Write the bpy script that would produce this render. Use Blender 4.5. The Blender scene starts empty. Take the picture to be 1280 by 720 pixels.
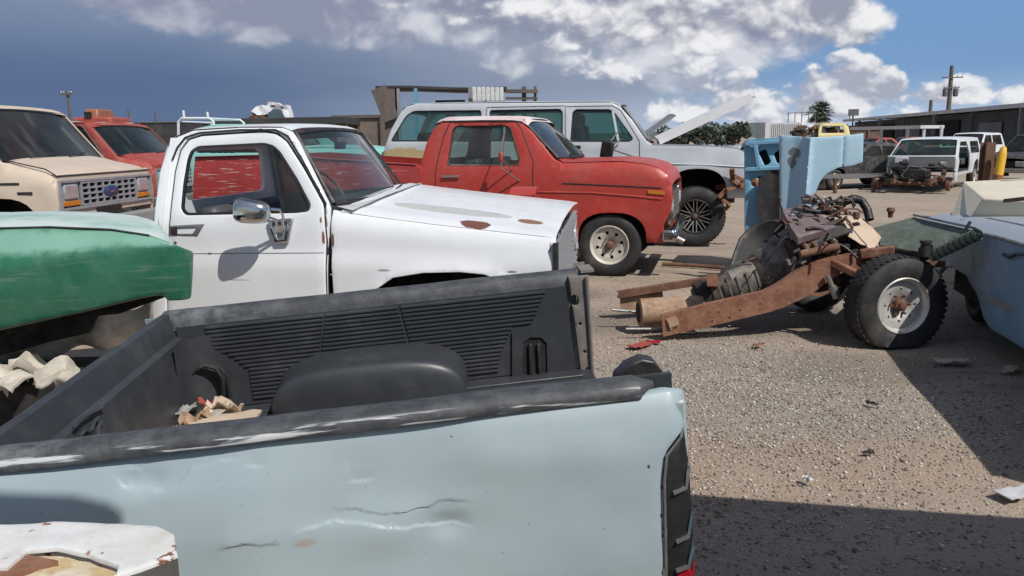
import bpy, bmesh, math, random
import numpy as np
from mathutils import Vector, Matrix, noise as mnoise
from mathutils.geometry import delaunay_2d_cdt
random.seed(7)
RAD = math.radians
scene = bpy.context.scene
COL = scene.collection
# ---------------------------------------------------------------- camera
F_PX, CAM_H, PITCH, ROLL = 1000.0, 1.65, math.atan(184/1000), RAD(1.0)
_f = np.array([0, math.cos(PITCH), -math.sin(PITCH)]); _u0 = np.array([0, math.sin(PITCH), math.cos(PITCH)])
_r0 = np.array([1.0, 0, 0])
_r = _r0*math.cos(ROLL)-_u0*math.sin(ROLL); _u = _u0*math.cos(ROLL)+_r0*math.sin(ROLL)
CAM = np.array([0, 0, CAM_H])
cam = bpy.data.objects.new('camera', bpy.data.cameras.new('camera')); COL.objects.link(cam)
cam.data.sensor_width = 36; cam.data.lens = 36*F_PX/1280
cam.data.clip_start = 0.05; cam.data.clip_end = 6000
cam.matrix_world = Matrix(((_r[0], _u[0], -_f[0], 0), (_r[1], _u[1], -_f[1], 0), (_r[2], _u[2], -_f[2], CAM_H), (0, 0, 0, 1)))
scene.camera = cam
scene.view_settings.view_transform = 'Standard'; scene.view_settings.look = 'None'
scene.view_settings.exposure = 0.12; scene.view_settings.gamma = 1.0; scene.view_settings.use_curve_mapping = False
scene.cycles.max_bounces = 8; scene.cycles.transparent_max_bounces = 16
scene.cycles.use_denoising = True
# ---------------------------------------------------------------- sun
SUN_DIR = Vector((0.42, -0.50, 0.76)).normalized()      # towards the sun
sun_data = bpy.data.lights.new('sun', 'SUN'); sun_data.energy = 4.0; sun_data.angle = RAD(0.53); sun_data.color = (1.0, 0.955, 0.89)
sun = bpy.data.objects.new('sun', sun_data); COL.objects.link(sun)
sun.rotation_euler = SUN_DIR.to_track_quat('Z', 'Y').to_euler(); sun.location = (20, -30, 40)
# ---------------------------------------------------------------- node helpers
class Nd:
    """a value in a node tree; arithmetic makes math nodes"""
    def __init__(s, nt, sock): s.nt = nt; s.s = sock
    def _m(s, op, *a):
        n = s.nt.nodes.new('ShaderNodeMath'); n.operation = op
        for i, v in enumerate((s,)+a):
            if isinstance(v, Nd): s.nt.links.new(v.s, n.inputs[i])
            else: n.inputs[i].default_value = float(v)
        return Nd(s.nt, n.outputs[0])
    def __add__(s, o): return s._m('ADD', o)
    __radd__ = __add__
    def __sub__(s, o): return s._m('SUBTRACT', o)
    def __rsub__(s, o): return (s*-1.0)+o
    def __mul__(s, o): return s._m('MULTIPLY', o)
    __rmul__ = __mul__
    def __truediv__(s, o): return s._m('DIVIDE', o)
    def mx(s, o): return s._m('MAXIMUM', o)
    def mn(s, o): return s._m('MINIMUM', o)
    def exp(s): return s._m('EXPONENT')
    def sqrt(s): return s._m('SQRT')
    def abs(s): return s._m('ABSOLUTE')
    def pw(s, o): return s._m('POWER', o)
    def sin(s): return s._m('SINE')
    def step(s, lo, hi, a=0.0, b=1.0, kind='SMOOTHSTEP'):
        n = s.nt.nodes.new('ShaderNodeMapRange'); n.interpolation_type = kind
        s.nt.links.new(s.s, n.inputs[0])
        for i, v in enumerate((lo, hi, a, b)): n.inputs[i+1].default_value = v
        return Nd(s.nt, n.outputs[0])
def rgb(c): return (c[0], c[1], c[2], 1.0)
def srgb(r, g, b):
    f = lambda v: (v/255/12.92) if v/255 <= 0.04045 else ((v/255+0.055)/1.055)**2.4
    return (f(r), f(g), f(b))
def mixc(nt, fac, a, b, blend='MIX'):
    n = nt.nodes.new('ShaderNodeMix'); n.data_type = 'RGBA'; n.blend_type = blend
    for i, v in ((0, fac), (6, a), (7, b)):
        if isinstance(v, Nd): nt.links.new(v.s, n.inputs[i])
        elif isinstance(v, (int, float)): n.inputs[i].default_value = v
        elif isinstance(v, (tuple, list)): n.inputs[i].default_value = rgb(v)
        else: nt.links.new(v, n.inputs[i])
    return n.outputs[2]
def tnoise(nt, vec, scale, detail=4, rough=0.55, dist=0.0, lac=2.0):
    n = nt.nodes.new('ShaderNodeTexNoise'); n.inputs['Scale'].default_value = scale; n.inputs['Detail'].default_value = detail
    n.inputs['Roughness'].default_value = rough; n.inputs['Distortion'].default_value = dist; n.inputs['Lacunarity'].default_value = lac
    if vec is not None: nt.links.new(vec, n.inputs['Vector'])
    return Nd(nt, n.outputs[0])
def tvor(nt, vec, scale, feature='F1', rnd=1.0, detail=0.0, rough=0.5, flat=False):
    n = nt.nodes.new('ShaderNodeTexVoronoi'); n.voronoi_dimensions = '2D' if flat else '3D'; n.feature = feature; n.inputs['Scale'].default_value = scale
    n.inputs['Randomness'].default_value = rnd
    if 'Detail' in n.inputs: n.inputs['Detail'].default_value = detail; n.inputs['Roughness'].default_value = rough
    if vec is not None: nt.links.new(vec, n.inputs['Vector'])
    return Nd(nt, n.outputs['Distance'])
def comb(nt, x, y, z):
    n = nt.nodes.new('ShaderNodeCombineXYZ')
    for i, v in enumerate((x, y, z)):
        if isinstance(v, Nd): nt.links.new(v.s, n.inputs[i])
        else: n.inputs[i].default_value = v
    return n.outputs[0]
def sep(nt, vec):
    n = nt.nodes.new('ShaderNodeSeparateXYZ'); nt.links.new(vec, n.inputs[0])
    return [Nd(nt, o) for o in n.outputs]
def vmap(nt, vec, scale=(1, 1, 1), loc=(0, 0, 0), rot=(0, 0, 0)):
    n = nt.nodes.new('ShaderNodeMapping'); nt.links.new(vec, n.inputs[0])
    n.inputs['Scale'].default_value = scale; n.inputs['Location'].default_value = loc; n.inputs['Rotation'].default_value = rot
    return n.outputs[0]
# ---------------------------------------------------------------- image rays (used to read real positions off the photograph)
def ray(px, py):
    return _r*(px-640)/F_PX-_u*(py-360)/F_PX+_f
def at_z(px, py, z=0.0):
    r = ray(px, py); return CAM+r*(z-CAM_H)/r[2]
def at_y(px, py, y):
    r = ray(px, py); return CAM+r*y/r[1]
# ---------------------------------------------------------------- sky
def sky_uv(px, py):
    r = ray(px, py); return math.atan2(r[0], r[1]), r[2]/math.hypot(r[0], r[1])
def make_world():
    w = bpy.data.worlds.new('World'); scene.world = w; w.use_nodes = True
    nt = w.node_tree; nt.nodes.clear()
    out = nt.nodes.new('ShaderNodeOutputWorld')
    tc = nt.nodes.new('ShaderNodeTexCoord')
    x, y, z = sep(nt, tc.outputs['Generated'])
    u = x._m('ARCTAN2', y); v = z/((x*x+y*y).sqrt().mx(0.02)); v = v.mn(6.0)
    skyn = nt.nodes.new('ShaderNodeTexSky'); skyn.sky_type = 'NISHITA'; skyn.sun_disc = False
    skyn.sun_elevation = math.asin(SUN_DIR.z); skyn.sun_rotation = math.atan2(SUN_DIR.x, SUN_DIR.y)
    skyn.air_density = 1.0; skyn.dust_density = 0.6; skyn.ozone_density = 1.5
    bg = nt.nodes.new('ShaderNodeBackground'); nt.links.new(skyn.outputs[0], bg.inputs[0]); bg.inputs[1].default_value = 0.075
    def blob(px, py, rx, ry, amp):
        u0, v0 = sky_uv(px, py)
        a = (u-u0)*(1000.0/rx); b = (v-v0)*(1000.0/ry)
        return ((a*a+b*b)*-1.0).exp()*amp
    # wandering coordinates so that every outline billows
    P = comb(nt, u, v*1.35, 0.0)
    wn = nt.nodes.new('ShaderNodeTexNoise'); wn.inputs['Scale'].default_value = 14; wn.inputs['Detail'].default_value = 2
    nt.links.new(P, wn.inputs['Vector'])
    sub = nt.nodes.new('ShaderNodeVectorMath'); sub.operation = 'MULTIPLY_ADD'
    nt.links.new(wn.outputs['Color'], sub.inputs[0]); sub.inputs[1].default_value = (0.035, 0.035, 0); nt.links.new(P, sub.inputs[2])
    Pw = sub.outputs[0]
    def layer(bias, seed, scale, soft, dark, bright, k=1.0, thin=0.0):
        def puff(o, det):
            c = vmap(nt, Pw, loc=(o[0]+seed, o[1]+seed*.7, 0.3))
            b = 1.0-tvor(nt, c, scale, 'SMOOTH_F1', 1.0, det, 0.5, True)
            big = tnoise(nt, c, scale*.42, 7, 0.6)
            return b*0.60+big*0.75-0.66, big
        q = 13.0/scale
        d0, big = puff((0, 0), 4.0); d1, _ = puff((0.004*q, 0.011*q), 4.0); d2, _ = puff((0.010*q, 0.034*q), 2.0)
        D = bias-0.23+d0*0.95
        lit = (((d0-d1)*2.2+(d0-d2)*2.3)*k+0.52+(big-0.5)*0.5-(D-0.25).mx(0.0)*thin).step(-0.05, 1.05, 0, 1, 'SMOOTHSTEP')
        lit = lit*u.step(-0.45, 0.02, 0.45, 1.0)
        return D.step(0.0, soft), mixc(nt, lit, dark, bright)
    away = u.abs().step(0.62, 0.95)*(v.step(0.02, 0.3))*0.22+v.step(0.2, 0.5)*0.26
    LA = layer(blob(600, -30, 300, 85, .62)+blob(120, -25, 290, 50, .60)+blob(800, 40, 190, 70, .55)+blob(330, 5, 130, 48, .5)+blob(450, 55, 120, 28, .28)+blob(1000, 20, 130, 60, .5)+away
               - blob(1225, 25, 80, 60, .75)-blob(1150, 5, 45, 40, .2)-blob(150, 100, 300, 50, .3), 0.0, 9, .26, srgb(134, 141, 163), srgb(206, 209, 217), .75)
    LB = layer(blob(720, 30, 110, 40, .42)+blob(930, 0, 140, 46, .58)+blob(1060, 35, 85, 55, .52)+blob(560, 5, 120, 34, .40)+blob(860, 62, 60, 26, .30)
               - blob(1225, 25, 90, 60, .6)-blob(965, 72, 60, 12, .3), 3.7, 14, .24, srgb(146, 151, 168), srgb(231, 231, 233), .75, .3)
    LC = layer(blob(865, 102, 70, 42, .53)+blob(1010, 118, 95, 32, .50)+blob(1235, 112, 95, 24, .54)+blob(735, 88, 80, 26, .44)+blob(960, 148, 80, 16, .30)+blob(1090, 100, 45, 45, .42)+blob(840, 142, 60, 16, .26)
               - blob(1165, 60, 40, 30, .4), 8.3, 20, .20, srgb(160, 166, 182), srgb(226, 227, 230), .8, .3)
    bb = nt.nodes.new('ShaderNodeBackground'); bb.inputs[0].default_value = rgb(srgb(100, 147, 200))
    m0 = nt.nodes.new('ShaderNodeMixShader'); f0 = u.step(0.05, 0.25)*v.step(0.5, 0.2)*0.8; nt.links.new(f0.s, m0.inputs[0])
    nt.links.new(bg.outputs[0], m0.inputs[1]); nt.links.new(bb.outputs[0], m0.inputs[2])
    # storm sheet: slate blue to the left, paler and greyer to the right
    us, _v = sky_uv(880, 100); ul, _v = sky_uv(300, 100)
    sheet_n = tnoise(nt, comb(nt, u*0.8, v*3.0, 4.0), 5, 4, 0.5)
    edge = u+(sheet_n-0.5)*0.22
    sheet = edge.step(us-0.10, us+0.12, 0.97, 0.10)*v.step(0.55, 0.25)
    sheet = sheet.mx(u.step(-1.2, -0.9, 0.3, 0.0))
    sheet = sheet*(u.step(-2.4, -1.4))
    k = edge.step(ul-0.10, ul+0.42)
    low = mixc(nt, k, srgb(80, 101, 138), srgb(132, 144, 166))
    high = mixc(nt, k, srgb(118, 134, 161), srgb(156, 165, 182))
    _u1, va = sky_uv(300, 120); _u1, vb = sky_uv(300, 20)
    shc = mixc(nt, (v+(sheet_n-0.5)*0.05).step(va, vb+0.02), low, high)
    # pale haze band at the horizon
    _u1, vh = sky_uv(640, 172)
    hz = v.step(vh-0.005, vh+0.07, 1.0, 0.0)
    shc = mixc(nt, hz*u.step(-0.35, 0.05, 0.05, 0.5), shc, srgb(172, 184, 204))
    bs = nt.nodes.new('ShaderNodeBackground'); nt.links.new(shc, bs.inputs[0])
    m1 = nt.nodes.new('ShaderNodeMixShader'); nt.links.new(sheet.s, m1.inputs[0]); nt.links.new(m0.outputs[0], m1.inputs[1]); nt.links.new(bs.outputs[0], m1.inputs[2])
    # right-hand clear sky gets its own haze
    bh = nt.nodes.new('ShaderNodeBackground'); bh.inputs[0].default_value = rgb(srgb(188, 204, 224))
    m2 = nt.nodes.new('ShaderNodeMixShader'); hz2 = v.step(vh-0.01, vh+0.075, 0.75, 0.0)*u.step(0.0, 0.3)
    nt.links.new(hz2.s, m2.inputs[0]); nt.links.new(m1.outputs[0], m2.inputs[1]); nt.links.new(bh.outputs[0], m2.inputs[2])
    last = m2.outputs[0]
    for cov, cc in (LA, LB, LC):
        bc = nt.nodes.new('ShaderNodeBackground'); nt.links.new(cc, bc.inputs[0])
        m3 = nt.nodes.new('ShaderNodeMixShader'); nt.links.new(cov.s, m3.inputs[0]); nt.links.new(last, m3.inputs[1]); nt.links.new(bc.outputs[0], m3.inputs[2]); last = m3.outputs[0]
    nt.links.new(last, out.inputs[0])
    w.cycles.sampling_method = 'MANUAL'; w.cycles.sample_map_resolution = 256
make_world()
# ---------------------------------------------------------------- materials
def new_mat(name):
    m = bpy.data.materials.new(name); m.use_nodes = True; nt = m.node_tree
    b = nt.nodes['Principled BSDF']; return m, nt, b
def objco(nt):
    return nt.nodes.new('ShaderNodeTexCoord').outputs['Object']
def bump(nt, b, h, strength, dist=0.01):
    n = nt.nodes.new('ShaderNodeBump'); n.inputs['Strength'].default_value = strength; n.inputs['Distance'].default_value = dist
    nt.links.new(h.s, n.inputs['Height']); nt.links.new(n.outputs[0], b.inputs['Normal'])
def paint(name, col, col2=None, rough=0.38, rust=0.0, dust=0.25, chips=0.0, scale=1.0, spots=(), metallic=0.0, coat=0.0, streak=0.0, dustcol=(.34, .29, .23), wav=0.15, rustcol=(.13, .05, .025)):
    """weathered car paint: faded patches, dust film, rust, chips; spots = (x,y,z, rx,ry,rz, colour, edge noise) marks fixed to the part"""
    m, nt, b = new_mat(name); co = objco(nt)
    col2 = col2 or tuple(min(1, c*0.8+0.06) for c in col)
    n1 = tnoise(nt, co, 1.7*scale, 5, 0.6); n2 = tnoise(nt, vmap(nt, co, loc=(3, 7, 1)), 9*scale, 5, 0.65)
    c = mixc(nt, n1.step(0.35, 0.72), col, col2)
    c = mixc(nt, (n2.step(0.45, 0.8)*(dust*1.3)), c, dustcol)
    n3 = tnoise(nt, co, 40*scale, 3, 0.6)
    c = mixc(nt, n3.step(0.35, 0.7)*(dust*.35), c, dustcol)
    r = n2.step(0.3, 0.8, rough-0.06, rough+0.18)
    if streak:
        st = tnoise(nt, vmap(nt, co, scale=(3, 3, 42)), 1.0, 4, 0.6)
        c = mixc(nt, st.step(0.56, 0.70)*streak, c, (.55, .50, .48))
    if chips:
        ch = tnoise(nt, vmap(nt, co, loc=(1, 2, 9)), 60*scale, 3, 0.7)
        c = mixc(nt, ch.step(0.74-chips*0.12, 0.76-chips*0.12), c, (.05, .05, .055))
    if rust:
        rn = tnoise(nt, vmap(nt, co, loc=(9, 4, 2)), 3.2*scale, 7, 0.68)
        rm = rn.step(0.72-rust*0.26, 0.75-rust*0.26)
        rc = mixc(nt, n3.step(0.3, 0.7), rustcol, tuple(v*2.2 for v in rustcol))
        c = mixc(nt, rm, c, rc); r = r+rm*0.35
    if spots:
        x, y, z = sep(nt, co); en = tnoise(nt, co, 11, 5, 0.7)
        for (sx, sy, sz, rx, ry, rz, sc, e) in spots:
            d = None
            for (q, q0, qr) in ((x, sx, rx), (y, sy, ry), (z, sz, rz)):
                if qr:
                    t = (q-q0)*(1.0/qr); t = t*t; d = t if d is None else d+t
            soft = e < 0; e = abs(e)
            mk = (d.sqrt()+(en-0.5)*e).step(0.45 if soft else 0.93, 1.25 if soft else 1.04, 0.85 if soft else 1.0, 0.0)
            sc2 = sc if soft else mixc(nt, n3.step(0.3, 0.7), sc, tuple(v*0.78 for v in sc))
            c = mixc(nt, mk, c, sc2); r = r+mk*0.3
    nt.links.new(c, b.inputs['Base Color']); nt.links.new(r.s, b.inputs['Roughness'])
    b.inputs['Metallic'].default_value = metallic; b.inputs['Coat Weight'].default_value = coat
    b.inputs['Coat Roughness'].default_value = 0.15
    if wav: bump(nt, b, tnoise(nt, co, 3.0, 2, 0.5)*0.9+n3*0.008, wav, 0.02)
    return m
def plain(name, col, rough=0.5, metallic=0.0, var=0.3, scale=12, dust=0.2, bmp=0.15, dustcol=(.30, .26, .21)):
    m, nt, b = new_mat(name); co = objco(nt)
    n = tnoise(nt, co, scale, 5, 0.65); n2 = tnoise(nt, co, scale*6, 3, 0.6)
    c = mixc(nt, n.step(0.3, 0.75), col, tuple(v*(1-var) for v in col))
    c = mixc(nt, tnoise(nt, vmap(nt, co, loc=(5, 5, 5)), scale*0.5, 6, 0.7).step(0.45, 0.8)*dust, c, dustcol)
    nt.links.new(c, b.inputs['Base Color']); nt.links.new(n.step(0.3, 0.8, rough-0.08, rough+0.15).s, b.inputs['Roughness'])
    b.inputs['Metallic'].default_value = metallic
    if bmp: bump(nt, b, n2+n*0.6, bmp, 0.008)
    return m
def rusty(name, a=(.155, .060, .036), c2=(.25, .125, .078), d=(.06, .032, .024), scale=5):
    m, nt, b = new_mat(name); co = objco(nt)
    n = tnoise(nt, co, scale*1.5, 8, 0.75); n2 = tnoise(nt, co, scale*7, 5, 0.7)
    c = mixc(nt, n.step(0.35, 0.62), a, c2); c = mixc(nt, n2.step(0.55, 0.72)*0.8, c, d)
    c = mixc(nt, tnoise(nt, vmap(nt, co, loc=(4, 1, 7)), scale*1.6, 5, .7).step(.6, .72)*.55, c, (.36, .29, .22))
    nt.links.new(c, b.inputs['Base Color']); b.inputs['Roughness'].default_value = 0.85
    bump(nt, b, n2+n, 0.5, 0.006); return m
def glass(name, tint=(.75, .86, .82), dusty=0.12, refl=1.0):
    """thin pane: fresnel reflection over a tinted see-through, with a film of dust"""
    m, nt, b = new_mat(name); nt.nodes.remove(b); out = nt.nodes['Material Output']
    tr = nt.nodes.new('ShaderNodeBsdfTransparent'); tr.inputs[0].default_value = rgb(tint)
    gl = nt.nodes.new('ShaderNodeBsdfGlossy'); gl.inputs['Roughness'].default_value = 0.03
    g_ = nt.nodes.new('ShaderNodeNewGeometry'); dp = nt.nodes.new('ShaderNodeVectorMath'); dp.operation = 'DOT_PRODUCT'
    nt.links.new(g_.outputs['Normal'], dp.inputs[0]); nt.links.new(g_.outputs['Incoming'], dp.inputs[1])
    f = ((1.0-Nd(nt, dp.outputs['Value']).abs()).pw(5.0)*0.9+0.045)*refl
    ms = nt.nodes.new('ShaderNodeMixShader'); nt.links.new(f.s, ms.inputs[0]); nt.links.new(tr.outputs[0], ms.inputs[1]); nt.links.new(gl.outputs[0], ms.inputs[2])
    df = nt.nodes.new('ShaderNodeBsdfDiffuse'); df.inputs[0].default_value = (.45, .43, .40, 1)
    co = objco(nt); n = tnoise(nt, co, 1.5, 3, 0.5)
    md = nt.nodes.new('ShaderNodeMixShader'); nt.links.new(n.step(0.3, 0.75, dusty*0.4, dusty*1.6).s, md.inputs[0])
    nt.links.new(ms.outputs[0], md.inputs[1]); nt.links.new(df.outputs[0], md.inputs[2]); nt.links.new(md.outputs[0], out.inputs[0])
    return m
M = {}
M['white'] = paint('white paint', (.72, .735, .75), (.67, .69, .715), rough=.32, dust=.02, coat=.4, wav=.06)
M['cream'] = paint('tan paint', (.52, .43, .34), (.57, .48, .39), rough=.42, dust=.12)
M['red'] = paint('red paint', (.40, .032, .022), (.36, .05, .036), rough=.44, dust=.12, coat=.15, rust=.14, wav=.35, dustcol=(.42, .20, .17))
M['redold'] = paint('faded red paint', (.30, .04, .03), (.36, .08, .06), rough=.55, dust=.15, rust=.2)
M['redstreak'] = paint('red paint with pale streaks', (.33, .035, .035), (.27, .03, .03), rough=.45, dust=.05, streak=.85)
M['silver'] = paint('pale grey paint', (.50, .535, .57), (.45, .485, .52), rough=.36, dust=.1, coat=.2)
M['green'] = paint('green paint', (.014, .115, .062), (.035, .16, .10), rough=.36, dust=.30, dustcol=(.22, .33, .28), coat=.1, scale=1.6)
M['greentop'] = paint('chalky white green paint', (.52, .60, .58), (.26, .44, .38), rough=.45, dust=.1, scale=1.5)
M['ltblue'] = paint('light blue paint', (.42, .59, .69), (.46, .62, .71), rough=.4, dust=.05)
M['midblue'] = paint('mid blue paint', (.10, .27, .42), (.13, .30, .42), rough=.45, dust=.15)
M['carblue'] = paint('worn blue paint', (.13, .27, .41), (.17, .30, .42), rough=.42, dust=.18, chips=.3)
M['greyblue'] = paint('grey blue paint', (.28, .32, .37), (.33, .36, .39), rough=.5, dust=.15)
M['cream2'] = paint('cream vinyl paint', (.68, .62, .47), (.60, .54, .41), rough=.5, dust=.15)
M['bedblue'] = paint('pale grey blue paint', (.27, .325, .345), (.31, .39, .415), rough=.40, dust=.06, dustcol=(.36, .38, .38), coat=.15, wav=.05)
M['teal'] = paint('teal paint', (.20, .52, .47), (.28, .57, .52), rough=.45, dust=.1)
M['yellow'] = paint('pale yellow paint', (.62, .52, .22), (.66, .58, .33), rough=.5, dust=.15)
M['hazard'] = paint('yellow post paint', (.72, .42, .02), (.62, .36, .03), rough=.5, dust=.12, rust=.2)
M['orange'] = paint('orange paint', (.28, .10, .045), (.22, .075, .04), rough=.5, rust=.3)
M['darkpaint'] = paint('dark paint', (.02, .022, .026), (.04, .04, .045), rough=.4, dust=.3)
M['grey'] = paint('grey primer', (.20, .21, .215), (.26, .265, .265), rough=.5, dust=.2)
M['olive'] = paint('grey green paint', (.075, .105, .082), (.10, .12, .10), rough=.55, dust=.3, chips=.4, rust=.15)
M['purple'] = plain('faded mauve engine cover', (.15, .105, .115), rough=.6, dust=.4)
M['liner'] = plain('black bed liner plastic', (.038, .042, .048), rough=.46, var=.35, scale=5, dust=.5, bmp=.06, dustcol=(.11, .115, .115))
M['black'] = plain('black trim', (.015, .015, .016), rough=.5, dust=.15)
M['dark'] = plain('dark cavity', (.010, .010, .011), rough=.9, dust=.15)
M['grease'] = plain('greasy black iron', (.030, .026, .023), rough=.55, metallic=.2, dust=.55, scale=18, bmp=.6, dustcol=(.14, .11, .085))
M['gearbox'] = plain('dusty cast aluminium', (.20, .175, .155), rough=.65, metallic=.1, dust=.5, scale=7, bmp=.6, var=.8)
M['tyre'] = plain('tyre rubber', (.022, .022, .023), rough=.72, var=.3, dust=.42, scale=6, bmp=.25, dustcol=(.16, .145, .13))
M['chrome'] = plain('pitted chrome', (.62, .62, .62), rough=.16, metallic=1.0, var=.2, dust=.12, bmp=.03)
M['dullmetal'] = plain('dull metal', (.36, .35, .33), rough=.45, metallic=.8, dust=.4, bmp=.1)
M['rimsteel'] = plain('worn bright steel wheel', (.66, .64, .60), rough=.30, metallic=.35, var=.3, dust=.2, scale=16, bmp=.05)
M['rim'] = plain('off white wheel paint', (.55, .51, .45), rough=.5, var=.2, dust=.3, scale=14)
M['post'] = plain('taupe steel', (.20, .175, .16), rough=.55, var=.3, dust=.35, scale=8)
M['rust'] = rusty('rusty steel')
M['rustdark'] = rusty('dark rusty steel', (.10, .045, .028), (.17, .085, .05), (.035, .02, .018))
M['rusttan'] = rusty('tan rusty steel', (.25, .145, .09), (.38, .27, .18), (.12, .06, .035))
M['glass'] = glass('car glass', (.80, .88, .85), .04)
M['glassdark'] = glass('smoked car glass', (.30, .36, .37), .04)
M['glassteal'] = glass('green tinted glass', (.50, .70, .66), .03)
M['grillegrey'] = plain('grey grille plastic', (.29, .30, .32), rough=.4, dust=.15, bmp=0)
M['glassdusty'] = glass('dusty windscreen', (.74, .80, .79), .035)
M['seat'] = plain('grey vinyl seat', (.06, .062, .07), rough=.6)
M['lampglass'] = plain('headlamp glass', (.66, .68, .70), rough=.08, metallic=.6, var=.2, dust=.1, bmp=0)
M['amber'] = plain('amber lens', (.55, .20, .02), rough=.25, bmp=0, dust=.15)
M['redlens'] = plain('red lens', (.35, .01, .02), rough=.2, bmp=0, dust=.1)
M['card'] = plain('sun bleached cardboard', (.52, .41, .30), rough=.9, var=.2, dust=.2, scale=5)
M['concrete'] = plain('pale corrugated steel', (.56, .57, .58), rough=.6, dust=.2)
M['wall'] = plain('brown grey wall', (.16, .125, .105), rough=.9, dust=.3, scale=1.5)
M['wood'] = plain('weathered timber', (.12, .10, .085), rough=.9, scale=3)
M['darkroof'] = plain('dark roof sheet', (.035, .036, .04), rough=.8, scale=1)
M['shedwall'] = plain('grey building wall', (.11, .115, .125), rough=.9, scale=.4, dust=.2)
M['shedpale'] = plain('pale building wall', (.26, .26, .27), rough=.9, scale=.4)
M['roofedge'] = plain('pale roof edge', (.60, .60, .60), rough=.6, scale=.5)
M['bare'] = plain('bare grey primer', (.36, .35, .34), rough=.6)
# ---------------------------------------------------------------- mesh building
def in_poly(p, poly):
    x, y = p; c = False; n = len(poly); j = n-1
    for i in range(n):
        xi, yi = poly[i]; xj, yj = poly[j]
        if (yi > y) != (yj > y) and x < (xj-xi)*(y-yi)/(yj-yi)+xi: c = not c
        j = i
    return c
def seg_d(p, a, b):
    ax, ay = a; bx, by = b; dx, dy = bx-ax, by-ay; L = dx*dx+dy*dy
    t = 0 if L == 0 else max(0, min(1, ((p[0]-ax)*dx+(p[1]-ay)*dy)/L))
    return math.hypot(p[0]-ax-dx*t, p[1]-ay-dy*t)
def loop_d(p, loops):
    return min(seg_d(p, l[i-1], l[i]) for l in loops for i in range(len(l)))
def rounded(poly, r, n=4):
    """round the corners of a 2-D polygon; r is one radius or one per corner"""
    out = []; N = len(poly)
    for i in range(N):
        a, b, c = (Vector(poly[i-1]), Vector(poly[i]), Vector(poly[(i+1) % N])); rr = r[i] if isinstance(r, (list, tuple)) else r
        u, v = a-b, c-b
        if rr <= 0 or u.length < 1e-6 or v.length < 1e-6: out.append(tuple(b)); continue
        k = min(rr, u.length*.48, v.length*.48); p, q = b+u.normalized()*k, b+v.normalized()*k
        for j in range(n+1):
            t = j/n; out.append(tuple(p*(1-t)**2+b*2*t*(1-t)+q*t*t))
    return out
def densify(poly, res):
    out = []
    for i in range(len(poly)):
        a, b = poly[i], poly[(i+1) % len(poly)]; n = max(1, int(math.ceil(math.hypot(b[0]-a[0], b[1]-a[1])/res)))
        for k in range(n): out.append((a[0]+(b[0]-a[0])*k/n, a[1]+(b[1]-a[1])*k/n))
    return out
def ring(c, r, n, rz=None, ph=0.0):
    return [(c[0]+r*math.cos(ph+2*math.pi*i/n), c[1]+(rz or r)*math.sin(ph+2*math.pi*i/n)) for i in range(n)]
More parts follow.
